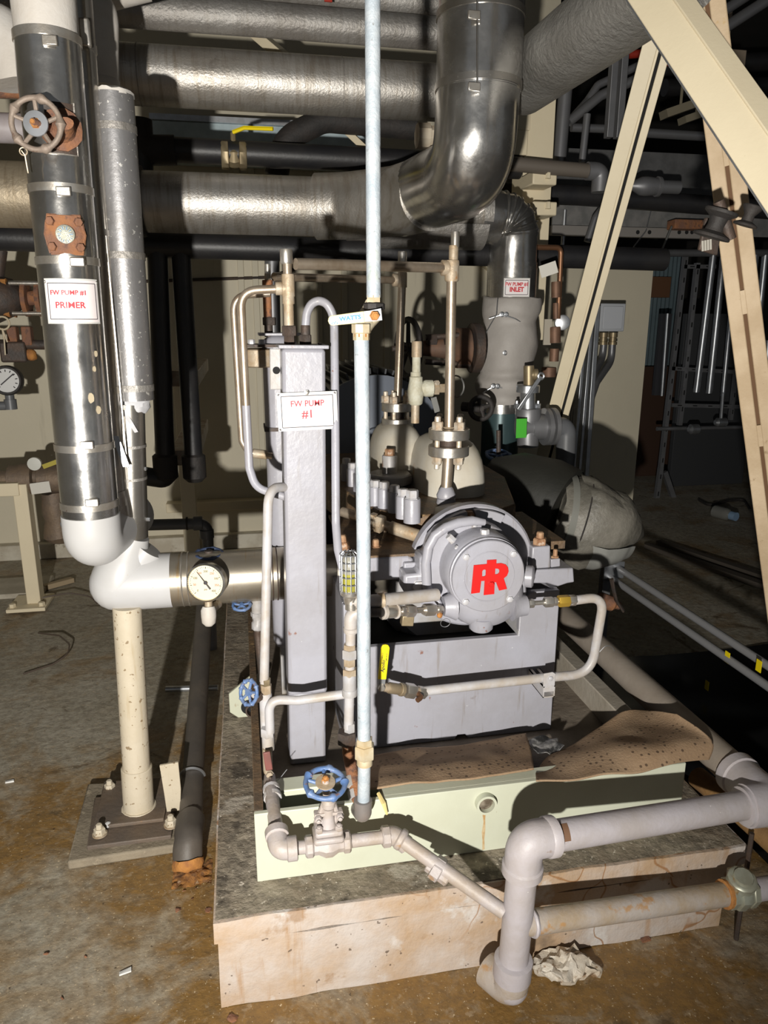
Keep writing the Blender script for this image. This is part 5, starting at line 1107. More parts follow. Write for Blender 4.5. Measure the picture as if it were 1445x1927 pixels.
for f0, f1, r, n, m in ((.0, .13, .0125, 6, STEEL), (.34, .52, .0145, 6, STEEL), (.53, .60, .012, 6, STEEL), (.62, .85, .0165, 6, GOLDB), (.80, .98, .0155, 6, STEEL)):
    part('hex_fitting', G().lathe(pa+d*LL*f0, d, [(r*.92, 0), (r, LL*(f1-f0)*.1), (r, LL*(f1-f0)*.9), (r*.92, LL*(f1-f0))], n), m, bt)
# valve body
pa, pb_ = at(716, 1292, YQ-.04), at(800, 1304, YQ); d = (pb_-pa).normalized(); LL = (pb_-pa).length
vbm = mat('dull_valve_bronze', (.36, .30, .21), .5, .5, (.27, .2, .12), 20, .6)
for f0, f1, r, n, m in ((-.02, .2, .012, 12, BRASSR), (.16, .42, .0150, 10, vbm), (.42, .50, .018, 10, vbm), (.54, .76, .0205, 6, STEEL), (.76, .84, .015, 12, BRASSR), (.82, 1.0, .017, 6, STEEL)):
    part('valve_section', G().lathe(pa+d*LL*f0, d, [(r*.92, 0), (r, LL*(f1-f0)*.1), (r, LL*(f1-f0)*.9), (r*.92, LL*(f1-f0))], n), m, bt)
part('drip_end', G().tube(bend([at(785, 1304, YQ-.02), at(793, 1312, YQ-.04), at(785, 1318, YQ-.05)], .01), .007, 10), COPPER, bt)
s = mpp(720, 1250, YQ-.05); a, b = at(717, 1292, YQ-.10), at(725, 1212, YQ-.10); d = (b-a).normalized(); sx = d.cross(VY).normalized()*-1
if sx.x < 0: sx = -sx
Lh = (b-a).length
lv2 = part('lever', G().prism([(-6*s, -6*s), (6*s, -6*s), (7*s, 22*s), (-6*s, 22*s)], a, sx, d, -VY, .003), ZINC, bt)
bolt(lv2, a-VY*.003, -VY, .010, .008, STEEL, 'stem_nut')
gp3 = [(-7.5*s, 16*s), (7.5*s, 16*s), (8*s, Lh-6*s), (5*s, Lh-1*s), (0, Lh), (-5*s, Lh-1*s), (-8*s, Lh-6*s)]
gr2 = part('lever_grip', G().prism(gp3, a+VY*.001, sx, d, -VY, .006), YELLOW, lv2, bevel=.0012, label='bright yellow lever grip with black print')
pc = a-VY*.0055; lettering(gr2, 'Apollo', plane_fn(pc+d*(Lh*.5)-sx*1*s, d, -sx), .0125, INK, 1.0, .0002, shear=.3)
lettering(gr2, '600 WOG', plane_fn(pc+d*(Lh*.72)+sx*4*s, d, -sx), .0048, INK); lettering(gr2, 'CONBRACO', plane_fn(pc+d*(Lh*.72)-sx*4*s, d, -sx), .0045, INK)
# clip bracket
c = at(1030, 1276, YQ); s = mpp(1030, 1276, YQ)
ck = thing('tube_clip', 'small square strut bracket clipping the bent tube to the pedestal', 'bracket', at(1032, 1312, YQ))
part('clip_plate', G().prism([(-13*s, -22*s), (10*s, -22*s), (10*s, 14*s), (4*s, 18*s), (-13*s, 16*s)], c-VY*.016, VX, VZ, -VY, .003), TUBEG, ck, bevel=.001)
bolt(ck, c+Vector((0, -.019, 6*s)), -VY, .007, .005, BOLTG)
o_ = at(1033, 1302, YQ-.02); w_ = 11.5*s
g = G()
for (x0_, z0_, x1_, z1_) in ((-w_, -w_, w_, -w_+.003), (-w_, -w_, -w_+.003, w_), (w_-.003, -w_, w_, w_), (-w_, w_-.003, -w_*.4, w_), (w_*.4, w_-.003, w_, w_)): g.box((o_.x+x0_, o_.y, o_.z+z0_), (o_.x+x1_, YF, o_.z+z1_))
part('strut', g, TUBEG, ck)

# ============================================================ LEFT TUBE, SMALL VALVE, FRONT GATE VALVE
YN = 1.72
lt = thing('left_drain_line', 'taupe drain line on the left of the column with a blue wheel valve', 'pipe', at(500, 1400, YN))
part('tube', G().tube(bend([at(545, 916, YC+.03), at(505, 918, YN+.03), at(497, 1285, YN)], .09, 10), .0118, 16), TUBEG, lt)
fit(lt, 'brass_nut', 500, 1277, 1290, YN, 10, BRASS); fit(lt, 'brass_nut', 501, 1288, 1305, YN, 11, BRASSR)
fit(lt, 'valve_body', 501, 1303, 1342, YN, 12, TUBEG, 14); fit(lt, 'reducer', 499, 1340, 1385, YN, 8, TUBEG, 14)
p = at(500, 1318, YN); hwc = at(468, 1303, YN-.02)
part('valve_stem', G().tube([p, p.lerp(hwc, .5), hwc], [.012, .010, .006], 12), TUBEG, lt)
part('stem_nut', G().lathe(p.lerp(hwc, .35), hwc-p, [(.014, 0), (.014, .018)], 6), DARKIRON, lt)
handwheel(lt, hwc, (-.75, -.6, .35), .030, .0046, 5, BLUEW, lobes=8, amp=.5, hub=.3)
part('side_tube', G().tube(bend([at(508, 1378, YN-.03), at(506, 1316, YN-.03), at(560, 1318, YN-.03), at(650, 1306, 1.66)], [.065, .03], 10), .0118, 16), TUBEG, lt)
fit(lt, 'union', 504, 1369, 1385, YN-.02, 13, TUBEG, 6); fit(lt, 'union', 505, 1384, 1410, YN-.02, 11.5, TUBEG, 14)
fit(lt, 'ball_valve', 505, 1408, 1470, YN-.03, 9, BRASSR, 10)
part('rusty_lever', G().obox(at(504, 1432, YN-.07), (1, 0, .1), (0, 1, 0), (-.1, 0, 1), .009, .003, .026), mat('maroon_lever', (.20, .07, .06), .6, 0, (.12, .06, .05), 30, .6), lt, bevel=.002)
bolt(lt, at(507, 1456, YN-.07), -VY, .009, .010, BRASSR, 'stem_nut')
part('wire_twist', G().tube([at(505, 1474, YN-.08), at(525, 1467, YN-.08), at(540, 1448, YN-.07)], .001, 4), ZINC, lt)
YE = 1.42
gv = thing('gate_valve_line', 'taupe drain piping with a blue-wheeled gate valve across the skid front', 'pipe', at(610, 1615, YE))
pth = [at(506, 1462, YN-.03), at(510, 1488, 1.58), at(524, 1592, YE)]
part('slanted_pipe', G().tube(pth, .0165, 16), BEIGE, gv)
d = (pth[2]-pth[1]).normalized(); part('union', G().lathe(at(510, 1480, 1.60), d, [(.017, 0), (.021, .004), (.021, .016), (.018, .018), (.018, .026), (.022, .028), (.022, .040), (.018, .043)], 12), TUBEG, gv)
el = bend([pth[1].lerp(pth[2], .80), at(524, 1598, YE), at(556, 1597, YE)], .03, 9)
part('elbow', G().tube(el, .0235, 18), BEIGE, gv)
part('elbow_collar', G().lathe(at(548, 1597, YE), VX, [(.024, -.01), (.0275, -.008), (.0275, .012), (.024, .014)], 18), BEIGE, gv)
part('elbow_collar', G().lathe(pth[1].lerp(pth[2], .80), d, [(.024, -.012), (.027, -.01), (.027, .008), (.024, .01)], 18), BEIGE, gv)
gx = lambda px, py, Y=YE: at(px, py, Y)
part('pipe', G().tube([gx(550, 1597), gx(735, 1573)], .0150, 16), BEIGE, gv)
dd = (gx(735, 1573)-gx(550, 1597)).normalized(); c0 = gx(617, 1588)
part('valve_body', G().lathe(c0-dd*.052, dd, [(.021, 0), (.025, .004), (.025, .016), (.021, .020), (.021, .03), (.029, .045), (.029, .06), (.021, .075), (.021, .086), (.025, .088), (.025, .100), (.021, .104)], 8), BEIGE, gv)
upv = (VZ-dd*VZ.dot(dd)).normalized(); uq = Vector((.02, -.08, 1)).normalized()
bonc = c0+uq*.022
part('bonnet_flange', G().obox(bonc+uq*.006, dd, VY, uq, .034, .030, .008), BEIGE, gv, bevel=.006)
part('bonnet_flange', G().obox(bonc+uq*.024, dd, VY, uq, .031, .028, .008), BEIGE, gv, bevel=.006)
for sx_ in (-1, 1): 
    for sy_ in (-1, 1): bolt(gv, bonc+uq*.031+dd*.022*sx_+VY*.018*sy_, uq, .0085, .010, BEIGE, stud=.004)
part('bonnet_neck', G().lathe(bonc+uq*.03, uq, [(.020, 0), (.016, .012), (.013, .03), (.013, .05)], 14), BEIGE, gv)
for sx_ in (-1, 1): part('yoke_arm', G().tube([bonc+uq*.03+dd*.014*sx_, bonc+uq*.06+dd*.020*sx_, bonc+uq*.094+dd*.010*sx_], .006, 8), BEIGE, gv); bolt(gv, bonc+uq*.062+dd*.024*sx_-VY*.008, -VY, .0085, .012, BEIGE, stud=.006)
part('gland_plate', G().obox(bonc+uq*.066, dd, VY, uq, .032, .010, .004), BEIGE, gv, bevel=.002)
wc = at(612, 1474, YE-.01); wa = (wc-(bonc+uq*.09)).normalized(); wa = Vector((.05, -.22, 1)).normalized()
part('stem', G().tube([bonc+uq*.05, wc+wa*.012], .0085, 12), BEIGE, gv)
part('yoke_top', G().lathe(bonc+uq*.085, uq, [(.016, 0), (.016, .012), (.011, .018)], 14), BEIGE, gv)
hw2 = handwheel(gv, wc, wa, .043, .0058, 5, BLUEW, lobes=5, amp=.8, hub=.35, dish=.004)
part('wheel_nut_washer', G().lathe(wc+wa*.002, wa, [(.022, 0), (.022, .003), (.009, .004)], 20), BRASSR, hw2); bolt(hw2, wc+wa*.005, wa, .009, .009, RUSTO, 'nut', stud=.006)
e2 = [gx(722, 1574), gx(742, 1572), gx(765, 1590, 1.41)]
part('bend_fitting', G().tube(bend(e2, .02, 6), .0215, 14), BEIGE, gv); part('bend_collar', G().lathe(gx(718, 1575), dd, [(.021, 0), (.0245, .003), (.0245, .018), (.021, .02)], 8), BEIGE, gv)
dp0, dp1 = gx(748, 1575, 1.415), at(948, 1716, 1.27); d3 = (dp1-dp0).normalized()
part('diagonal_pipe', G().tube([dp0, dp1], .0165, 18), BEIGE, gv)
part('bend_collar', G().lathe(dp0+d3*.002, d3, [(.0225, 0), (.025, .003), (.025, .012), (.021, .016)], 14), BEIGE, gv)
uq_ = at(806, 1622, 1.375); part('union', G().lathe(uq_, d3, [(.019, 0), (.021, .002), (.021, .012), (.028, .014), (.0285, .034), (.026, .036), (.023, .037), (.023, .055), (.020, .058)], 8), BEIGE, gv)
# ============================================================ PAINTED DRAIN PIPES ON THE RIGHT
YV0 = 1.255
dr = thing('painted_drain_pipe', 'grey painted drain pipe rising from the floor and elbowing right along the plinth', 'pipe', at(962, 1860, Z=.0))
tp, bt_ = at(988, 1582, YV0), at(965, 1835, Z=.055); RD = .0335
bt_ = Vector((tp.x+.004, YV0+.02, .06)); bt_ = at(963, 1838, YV0+.02)
rt = at(1412, 1513, 1.335)
pth = bend([bt_, tp+Vector((0, 0, .0)), rt], .062, 12)
part('pipe', G().tube(pth, RD, 28), PVCP, dr)
eb = bend([bt_.lerp(tp, .80), tp, tp.lerp(rt, .115)], .060, 12)
part('elbow', G().tube(eb, RD+.007, 28), PVCP, dr)
d = (tp-bt_).normalized(); dh = (rt-tp).normalized()
part('elbow_collar', G().lathe(bt_.lerp(tp, .775), d, [(RD, 0), (RD+.011, .003), (RD+.011, .022), (RD+.007, .026)], 28), PVCP, dr)
part('elbow_collar', G().lathe(tp.lerp(rt, .118), -dh, [(RD, 0), (RD+.010, .003), (RD+.010, .020), (RD+.007, .024)], 28), PVCP, dr)
part('label_patch', G().grid(lambda a, b: tp.lerp(rt, .122)+dh*.022*a+(VZ*cos(.2+1.1*b)-VY*sin(.2+1.1*b))*(RD+.0008), 3, 8), mat('brown_patch', (.17, .09, .05), .7), dr)
part('foot_socket', G().lathe(bt_+d*.055, -d, [(RD, 0), (RD+.010, .003), (RD+.010, .05), (RD+.006, .055)], 28), PVCP, dr)
part('foot_elbow', G().tube(bend([bt_+d*.02, bt_-d*.035, bt_-d*.035+Vector((-.035, .06, .0))], .05, 10), RD+.007, 26), PVCR, dr)
part('foot_cap', G().ball(bt_-d*.025, RD+.006, 22, 12), PVCP, dr)
ll0, ll1 = at(985, 1738, YV0+.01), at(1368, 1682, 1.30)
part('lower_branch', G().tube([ll0, ll1], .0275, 24), PVCR, dr)
part('branch_weld', G().torus(ll0.lerp(ll1, .04), ll1-ll0, .0285, .005, 24, 6).rough(.002, 60), PVCP, dr)
dl_ = (ll1-ll0).normalized()
cvm = mat('green_bronze', (.42, .44, .36), .4, .4, (.30, .28, .2), 20, .6, [((.35, .2, .06), 25, .62, .7)])
cp = ll1
part('check_valve', G().lathe(cp-dl_*.004, dl_, [(.030, 0), (.036, .003), (.036, .016), (.030, .018), (.040, .022), (.042, .040), (.036, .052), (.036, .056), (.038, .058), (.038, .072), (.030, .074)], 8), cvm, dr)
part('rust_joint', G().lathe(cp-dl_*.012, dl_, [(.029, 0), (.034, .002), (.034, .010)], 16), RUSTO, dr)
part('valve_cap', G().lathe(cp+dl_*.034+VZ*.02, Vector((-.1, -.35, 1)), [(.034, 0), (.034, .028), (.030, .032), (.024, .033), (.022, .040), (0, .041)], 12), cvm, dr)
part('outlet', G().tube([cp+dl_*.07, cp+dl_*1.6], .0275, 20), PVCP, dr)
# tee and long pipe running back along the plinth
lpz = .42; lpx = 1.212
lp_ = thing('long_drain_pipe', 'long taupe pipe running back along the right side of the skid', 'pipe', (lpx, 2.3, .36))
part('pipe', G().tube([(lpx, 1.40, lpz), (lpx, 3.3, lpz)], .044, 28), PIPEBR, lp_)
tq = Vector((lpx, 1.37, lpz)); 
part('elbow', G().tube(bend([Vector((lpx, 1.46, lpz)), Vector((lpx, 1.335, lpz+.002)), Vector((lpx-.07, 1.335, lpz+.004))], .05, 8), .051, 26), PVCP, lp_)
part('collar', G().lathe((lpx, 1.44, lpz), VY, [(.05, 0), (.056, .004), (.056, .03), (.05, .034)], 26), PVCP, lp_)
part('tee_end', G().lathe(Vector((lpx-.075, 1.335, lpz+.004)), VX, [(.036, -.006), (.046, -.004), (.047, .016), (.044, .02), (.044, .12), (.047, .122), (.047, .20), (.036, .205), (.036, 1.6)], 26), PVCP, lp_)
run('rusty_pipe', [(1312, 1462, 1.62), (1395, 1530, 1.45), (1500, 1625, 1.28)], .03, mat('ochre_rusty_pipe', (.30, .17, .06), .7, 0, (.20, .11, .05), 8, .7, [((.45, .35, .22), 14, .62, .7)], .4, 40), 'ochre rusty pipe under the long taupe pipe at the right', n=20)
tz = at(1410, 1600, 1.36); single('threaded_hanger', G().cyl((tz.x, 1.36, .0), (tz.x, 1.36, tz.z+.05), .006, 8), DARKIRON, 'thin rusty rod standing under the ochre pipe at the right edge', 'rod')
# ============================================================ FELT PADS, OILY RAG, LITTER
def sheet(name, ctrl, nu, nv, m, label, cat, amp=.006, freq=9, thick=.004, seed=0):
    R_, C_ = len(ctrl), len(ctrl[0])
    def cr(p0, p1, p2, p3, t): return .5*((2*p1)+(p2-p0)*t+(2*p0-5*p1+4*p2-p3)*t*t+(3*p1-p0-3*p2+p3)*t**3)
    def row(i, v):
        f = v*(C_-1); k = min(int(f), C_-2); t = f-k; r = ctrl[i]; return cr(r[max(k-1, 0)], r[k], r[k+1], r[min(k+2, C_-1)], t)
    def fn(u, v):
        f = u*(R_-1); k = min(int(f), R_-2); t = f-k; p = cr(row(max(k-1, 0), v), row(k, v), row(k+1, v), row(min(k+2, R_-1), v), t)
        return p+Vector((0, 0, noise.noise(p*freq+Vector((seed, 0, 0)))*amp))+nvec(p*freq*.4)*amp*.5
    o = single(name, G().grid(fn, nu, nv), m, label, cat, sharp=80)
    md = o.modifiers.new('solid', 'SOLIDIFY'); md.thickness = thick; md.offset = 1; return o
P3 = lambda px, py, Z: at(px, py, Z=Z)
sheet('absorbent_pad', [[P3(690, 1425, .385), P3(790, 1410, .39), P3(900, 1400, .39), P3(990, 1383, .395)],
                        [P3(690, 1455, .43), P3(800, 1445, .436), P3(900, 1434, .436), P3(1000, 1418, .43)],
                        [P3(690, 1486, .449), P3(800, 1474, .449), P3(900, 1464, .449), P3(1004, 1449, .449)]], 20, 40, FELT,
      'flat brown absorbent pad in front of the pedestal, left of the rag', 'absorbent pad', .006, 14)
sheet('absorbent_pad', [[P3(1120, 1400, .40), P3(1168, 1345, .448), P3(1215, 1343, .442), P3(1275, 1343, .50)],
                        [P3(1040, 1425, .395), P3(1130, 1385, .43), P3(1225, 1372, .45), P3(1318, 1375, .49)],
                        [P3(1010, 1452, .42), P3(1110, 1425, .45), P3(1230, 1405, .475), P3(1340, 1402, .47)],
                        [P3(1008, 1474, .449), P3(1110, 1463, .450), P3(1222, 1452, .450), P3(1332, 1432, .44)]], 34, 48, FELT,
      'crumpled brown absorbent pad draped over the skid corner and long pipe', 'absorbent pad', .014, 9, seed=5)
rc = P3(1022, 1408, .40)
sheet('oily_rag', [[rc+Vector((x*.03, y*.03, .012+.02*noise.noise(Vector((x*1.3, y*1.7, 3))))) for x in (-1.3, -.5, .4, 1.4)] for y in (1.2, .2, -.6, -1.5)], 18, 18,
      mat('black_stained_rag', (.30, .29, .28), .45, 0, (.02, .02, .02), 26, 1.0, None, .4, 60), 'black stained grey rag between the two brown pads', 'rag', .018, 30, .002)
g = hump(1065, 1815, at(1065, 1815, Z=.02).y, .078, .048, .022, 2); g.rough(.022, 24, 4); g.rough(.014, 60, 5)
pw = single('crumpled_plastic', g, PLASTICW, 'crumpled off-white plastic lump on the floor at the plinth foot', 'plastic', sharp=25)
chips = [(335, 1712), (392, 1712), (437, 1915), (632, 1830), (88, 1795), (116, 1880), (160, 1800), (352, 1660), (368, 1672), (380, 1652), (345, 1678), (362, 1690)]
for i, (x, y) in enumerate(chips):
    c = at(x, y, Z=.003); k = .007 if i > 2 else .013
    g = G().ball(c, k*(.6+.6*random.random()), 8, 5, (1, .8, .22)).rough(.006, 90, i)
    where = ('angular rust flake in the open before the dark floor pipe', 'rust flake against the plinth side near the rusted elbow', 'rust flake at the plinth front left corner', 'rust flake at the foot of the plinth front face', 'leftmost rust flake on the floor before the base plate', 'rust flake nearest the bottom edge at left', 'rust flake on the open floor left of the white chip')
    single('rust_flake', g, RUSTM, where[i] if i < 7 else 'small rust crumb spilled below the rusted-out pipe elbow', 'rust flake', 'rust flakes on the floor')
for i, (x, y, m_) in enumerate(((236, 1829, 0), (18, 1470, 0), (1215, 1768, 1))):
    c = at(x, y, Z=.003); single('paint_chip', G().obox(c, (1, .2, 0), (-.2, 1, 0), (0, 0, 1), .013, .006, .002).rough(.003, 90, i), mat('white_chip', (.72, .72, .7), .6) if m_ == 0 else RUSTM, ('white paint chip on the bare floor in front of the support post', 'white paint chip on the floor at the left edge', 'small dark chip on the floor before the plinth')[i], 'paint chip')
c = at(718, 1508, 1.50); single('yellow_straw', G().tube([at(712, 1493, 1.52), at(722, 1512, 1.49), at(728, 1532, 1.49)], [.005, .006, .003], 6), mat('straw', (.72, .58, .25), .6), 'short yellow zip tie tail poking over the skid front edge', 'zip tie')
single('hair_wire', G().tube(bend([at(1119, 1250, 1.77), at(1127, 1228, 1.77), at(1140, 1214, 1.77), at(1152, 1217, 1.77), at(1156, 1225, 1.77)], .02, 4), .0012, 4), ZINC, 'thin pale wire curl sticking up beside the bent tube', 'wire')
# ============================================================ INLET COLUMN (behind the pump, right)
YI = 3.2
ic = thing('inlet_pipe', 'vertical inlet pipe wrapped in a buttoned grey insulation blanket', 'pipe', at(945, 900, YI))
zt, zb = at(965, 560, YI).z, at(945, 758, YI).z
xt_, xb_ = at(965, 560, YI).x, at(942, 758, YI).x
g = G(); prof = []
N_ = 40
for k in range(N_+1):
    f = k/N_; z = zt+(zb-zt)*f; x = xt_+(xb_-xt_)*f
    r = .128*(1-.10*f**3)+.004*sin(f*18)
    for px_, py_, amt in ((.02, .22, .010), (.0, .72, .016), (.0, .95, .012)): r -= amt*math.exp(-((f-py_)/.05)**2)
    prof.append((x, z, r))
rings = []
for x, z, r in prof: rings.append(g.ring((x, YI, z), VX, VY, r, 40))
for a, b in zip(rings, rings[1:]): g.bridge(a, b)
g.f.append(tuple(rings[0])); g.f.append(tuple(rings[-1]))
g.rough(.010, 11, 3)
part('blanket', g, BLANKET, ic, sharp=80)
for px, py in ((950, 664), (944, 592), (952, 592), (928, 727), (936, 727)):
    part('lacing_button', G().lathe(at(px, py, YI-.115), (-.1, -1, 0), [(.011, 0), (.011, .005), (.006, .007), (.005, .004)], 14), ZINC, ic)
part('lacing_wire', G().tube(bend([at(920, 600, YI-.10), at(944, 592, YI-.125), at(970, 600, YI-.125), at(990, 612, YI-.1)], .05), .0025, 5).tube(bend([at(908, 740, YI-.10), at(928, 727, YI-.12), at(945, 730, YI-.12)], .05), .0025, 5).tube([at(936, 562, YI-.13), at(934, 592, YI-.13), at(915, 625, YI-.12), at(912, 640, YI-.1)], .002, 5), ZINC, ic)
xq = at(942, 780, YI).x
part('steel_spool', G().tube([(xq, YI, zb+.02), (xq, YI, at(940, 775, YI).z)], .092, 32), CHROME, ic)
part('lower_spool', G().tube([(xq, YI, at(940, 770, YI).z), (xq, YI, at(940, 900, YI).z)], .085, 32), TEAL, ic)
c0 = at(972, 541, YI-.12); s = mpp(972, 541, YI-.12); 
su, sv = Vector((cos(.1), -sin(.1), 0)), VZ
sg = thing('inlet_sign', 'small white sign with red print reading inlet on the silver pipe', 'sign', c0-VZ*17*s)
nn = su.cross(sv)
part('plate', G().obox(c0, su, sv, nn, 25*s, 17*s, .0015), LAMIN, sg); part('face', G().obox(c0+nn*.0016, su, sv, nn, 23*s, 15*s, .0004), SIGN, sg)
lettering(sg, 'FW PUMP #1', plane_fn(c0+nn*.003+sv*5.5*s, su, sv), 9.2*s, REDT, .86, .0005); lettering(sg, 'INLET', plane_fn(c0+nn*.003-sv*4*s, su, sv), 11.5*s, REDT, .9, .0012)
for sx, sy, hx, hy in ((0, 13, 21.5, .5), (0, -13, 21.5, .5), (21.5, 0, .5, 13), (-21.5, 0, .5, 13)): part('printed_border', G().obox(c0+nn*.0022+su*sx*s+sv*sy*s, su, sv, nn, hx*s, hy*s, .0003), INK, sg)
single('spare_sheet', G().obox(at(1032, 507, YI-.12), (1, -.3, .35), (.3, 1, 0), (-.35, 0, 1), .036, .001, .025), mat('paper', (.6, .6, .55)), 'blank white sheet fixed beside the silver inlet pipe', 'sheet')
# side valve with black handwheel seen edge on
sv_ = thing('black_wheel_valve', 'dark rusty valve with black handwheel between the risers and the inlet pipe', 'valve', at(850, 690, 3.1))
part('flange', G().lathe(at(893, 655, 3.1), VX, [(.10, -.02), (.105, -.016), (.105, .016), (.10, .02)], 24), DARKIRON, sv_)
part('body', G().lathe(at(880, 655, 3.1), -VX, [(.085, 0), (.085, .05), (.05, .07), (.035, .16), (.03, .22)], 18), mat('rusty_dark', (.10, .06, .04), .7, 0, (.18, .09, .05), 12, .6), sv_)
for dz in (.055, -.07): part('yoke_rod', G().cyl(at(800, 655, 3.06)+VZ*dz*.8, at(885, 655, 3.06)+VZ*dz, .012, 10), DARKIRON, sv_)
part('stem', G().cyl(at(738, 656, 3.1), at(830, 656, 3.1), .012, 10), DARKIRON, sv_)
handwheel(sv_, at(768, 655, 3.1), (1, .22, 0), .118, .012, 5, BLACKR, lobes=0, hub=.2)
for px in (812, 845): part('clamp_nut', G().lathe(at(px, 640, 3.06), VX, [(.022, -.02), (.022, .02)], 6), DARKIRON, sv_)
# bleed valve and green tag at the foot of the inlet
bv = thing('lever_bleed_valve', 'steel flanged bleed valve with diagonal wrench handle and bronze cap', 'valve', at(993, 850, 2.95))
YX = 2.95
def fx(name, px, y0, y1, r, m, n=20): return fit(bv, name, px, y0, y1, YX, r, m, n)
fx('cap', 995, 688, 726, 10, BRASS); fx('flange', 993, 724, 738, 22, ZINC, 24); fx('spool', 993, 736, 770, 14, ZINC); fx('flange', 993, 768, 790, 24, DULLG, 24); fx('lower_body', 993, 788, 840, 20, DULLG)
p = at(995, 705, YX); s = mpp(995, 705, YX); part('outlet', G().lathe(p, Vector((1, -.2, .0)), [(9*s, 0), (9*s, 8*s), (11*s, 9*s), (11*s, 16*s), (8*s, 17*s)], 14), BRASS, bv)
a, b = at(1018, 708, YX-.06), at(975, 772, YX-.06); d = (b-a).normalized(); sd = d.cross(VY).normalized()
part('wrench_handle', G().obox((a+b)/2, sd, VY, d, .009, .004, (b-a).length/2), ZINC, bv, bevel=.003); part('wrench_eye', G().torus(a, VY, .012, .005, 20, 8), ZINC, bv)
for px in (972, 1012): bolt(bv, at(px, 768, YX), VZ, .012, .02, ZINC, stud=.012)
part('side_flange', G().lathe(at(1022, 803, YX), VX, [(.055, -.06), (.055, .0), (.08, .002), (.08, .02), (.06, .022), (.06, .03), (.08, .032), (.08, .05)], 24), DULLG, bv)
part('drop_elbow', G().tube(bend([at(1035, 803, YX), at(1066, 803, YX), at(1064, 860, YX), at(1060, 900, YX)], .05), .042, 20), GREYPVC, bv)
part('flange_neck', G().tube([at(975, 803, YX), at(1030, 803, YX)], .05, 20), DULLG, bv)
single('green_tag', G().obox(at(981, 806, YX-.09), (1, 0, .02), (0, 1, 0), (-.02, 0, 1), .023, .001, .040), GREENT, 'bright green paper tag hanging on the bleed valve', 'tag', bevel=.0004)
bw = thing('blue_wheel_valve', 'small dark valve with blue handwheel under the inlet pipe', 'valve', at(940, 880, 2.9))
part('stem', G().cyl(at(938, 810, 2.9), at(938, 880, 2.9), .01, 8), DARKIRON, bw); handwheel(bw, at(938, 857, 2.9), (0, -.3, 1), .05, .007, 5, BLUEW, lobes=5); handwheel(bw, at(1008, 922, 2.6), (0, -.3, 1), .04, .006, 5, BLACKR)
kn = thing('black_knob_valve', 'small black knob valve right of the pump casing', 'valve', at(905, 770, 2.9))
handwheel(kn, at(905, 768, 2.9), (-.1, -1, 0), .045, .011, 4, BLACKR); part('stem', G().tube([at(905, 768, 2.9), at(870, 765, 2.95)], .02, 10), BLACKR, kn)
part('wire_loop', G().torus(at(858, 727, 2.46), (1, .6, 0), .036, .003, 24, 5), mat('dull_wire', (.2, .2, .19), .4, .6), rv)

# ============================================================ LARGE INSULATED SUCTION ELBOW
se = thing('insulated_suction_elbow', 'large grey insulated elbow with taped seams right of the pump', 'pipe', at(1130, 1070, 2.5))
def blob(ctrs, n=36):
    g = G(); rs_ = []; pts = [at(*c[:3]) for c in ctrs]; rr = [c[3]*mpp(*c[:3]) for c in ctrs]; return g.tube(bend(pts, .0001, 1) if False else pts, rr, n)
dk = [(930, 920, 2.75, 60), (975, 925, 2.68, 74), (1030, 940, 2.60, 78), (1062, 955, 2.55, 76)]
part('shaded_wrap', blob(dk, 40), SHADEWRAP, se)
pts = [at(1045, 968, 2.55), at(1075, 976, 2.53), at(1105, 983, 2.51), at(1150, 990, 2.49), at(1185, 1002, 2.49), at(1207, 1012, 2.49)]
rr = [s_*mpp(1100, 980, 2.5) for s_ in (70, 82, 86, 67, 40, 4)]
g = G().tube([p_ for a_, b_ in zip(pts, pts[1:]) for p_ in (a_, a_.lerp(b_, .33), a_.lerp(b_, .66))]+[pts[-1]], [x_ for a_, b_ in zip(rr, rr[1:]) for x_ in (a_, a_*.67+b_*.33, a_*.34+b_*.66)]+[rr[-1]], 60); g.rough(.016, 6, 6); g.rough(.010, 15, 2)
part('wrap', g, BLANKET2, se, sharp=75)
g = G().tube([at(1054, 966, 2.54), at(1066, 968, 2.535)], [78*mpp(1060, 966, 2.54)]*2, 40, cap=False); part('tape_band', g, mat('grey_tape', (.17, .17, .15), .5), se)
part('tie_wire', G().torus(at(1090, 974, 2.52), (at(1120, 985, 2.50)-at(1045, 965, 2.55)), 81*mpp(1090, 974, 2.52), .003, 40, 5), BLACKR, se)
def hug(u, t, k):
    f = u*3; i = min(int(f), 2); f -= i; c = pts[i+1].lerp(pts[i+2], f) if i < 2 else pts[3].lerp(pts[4], f*.6); r = (rr[i+1]*(1-f)+rr[i+2]*f) if i < 2 else rr[3]*(1-f*.6)+rr[4]*f*.6
    return c+Vector((0, -cos(t), sin(t)))*(r*k)
part('lower_shell', G().grid(lambda a, b: hug(a, radians(-18-75*b), 1.06+.012*sin(a*14)), 20, 10).rough(.004, 18, 8), mat('shiny_grey_wrap', (.30, .30, .28), .35, 0, (.22, .22, .2), 12, .5), se, sharp=75)
part('top_fold', G().grid(lambda a, b: hug(.05+.8*a, radians(38+45*b), 1.03+.05*abs(sin(b*5+a*3))), 22, 12).rough(.006, 20, 3), BLANKET2, se, sharp=80)
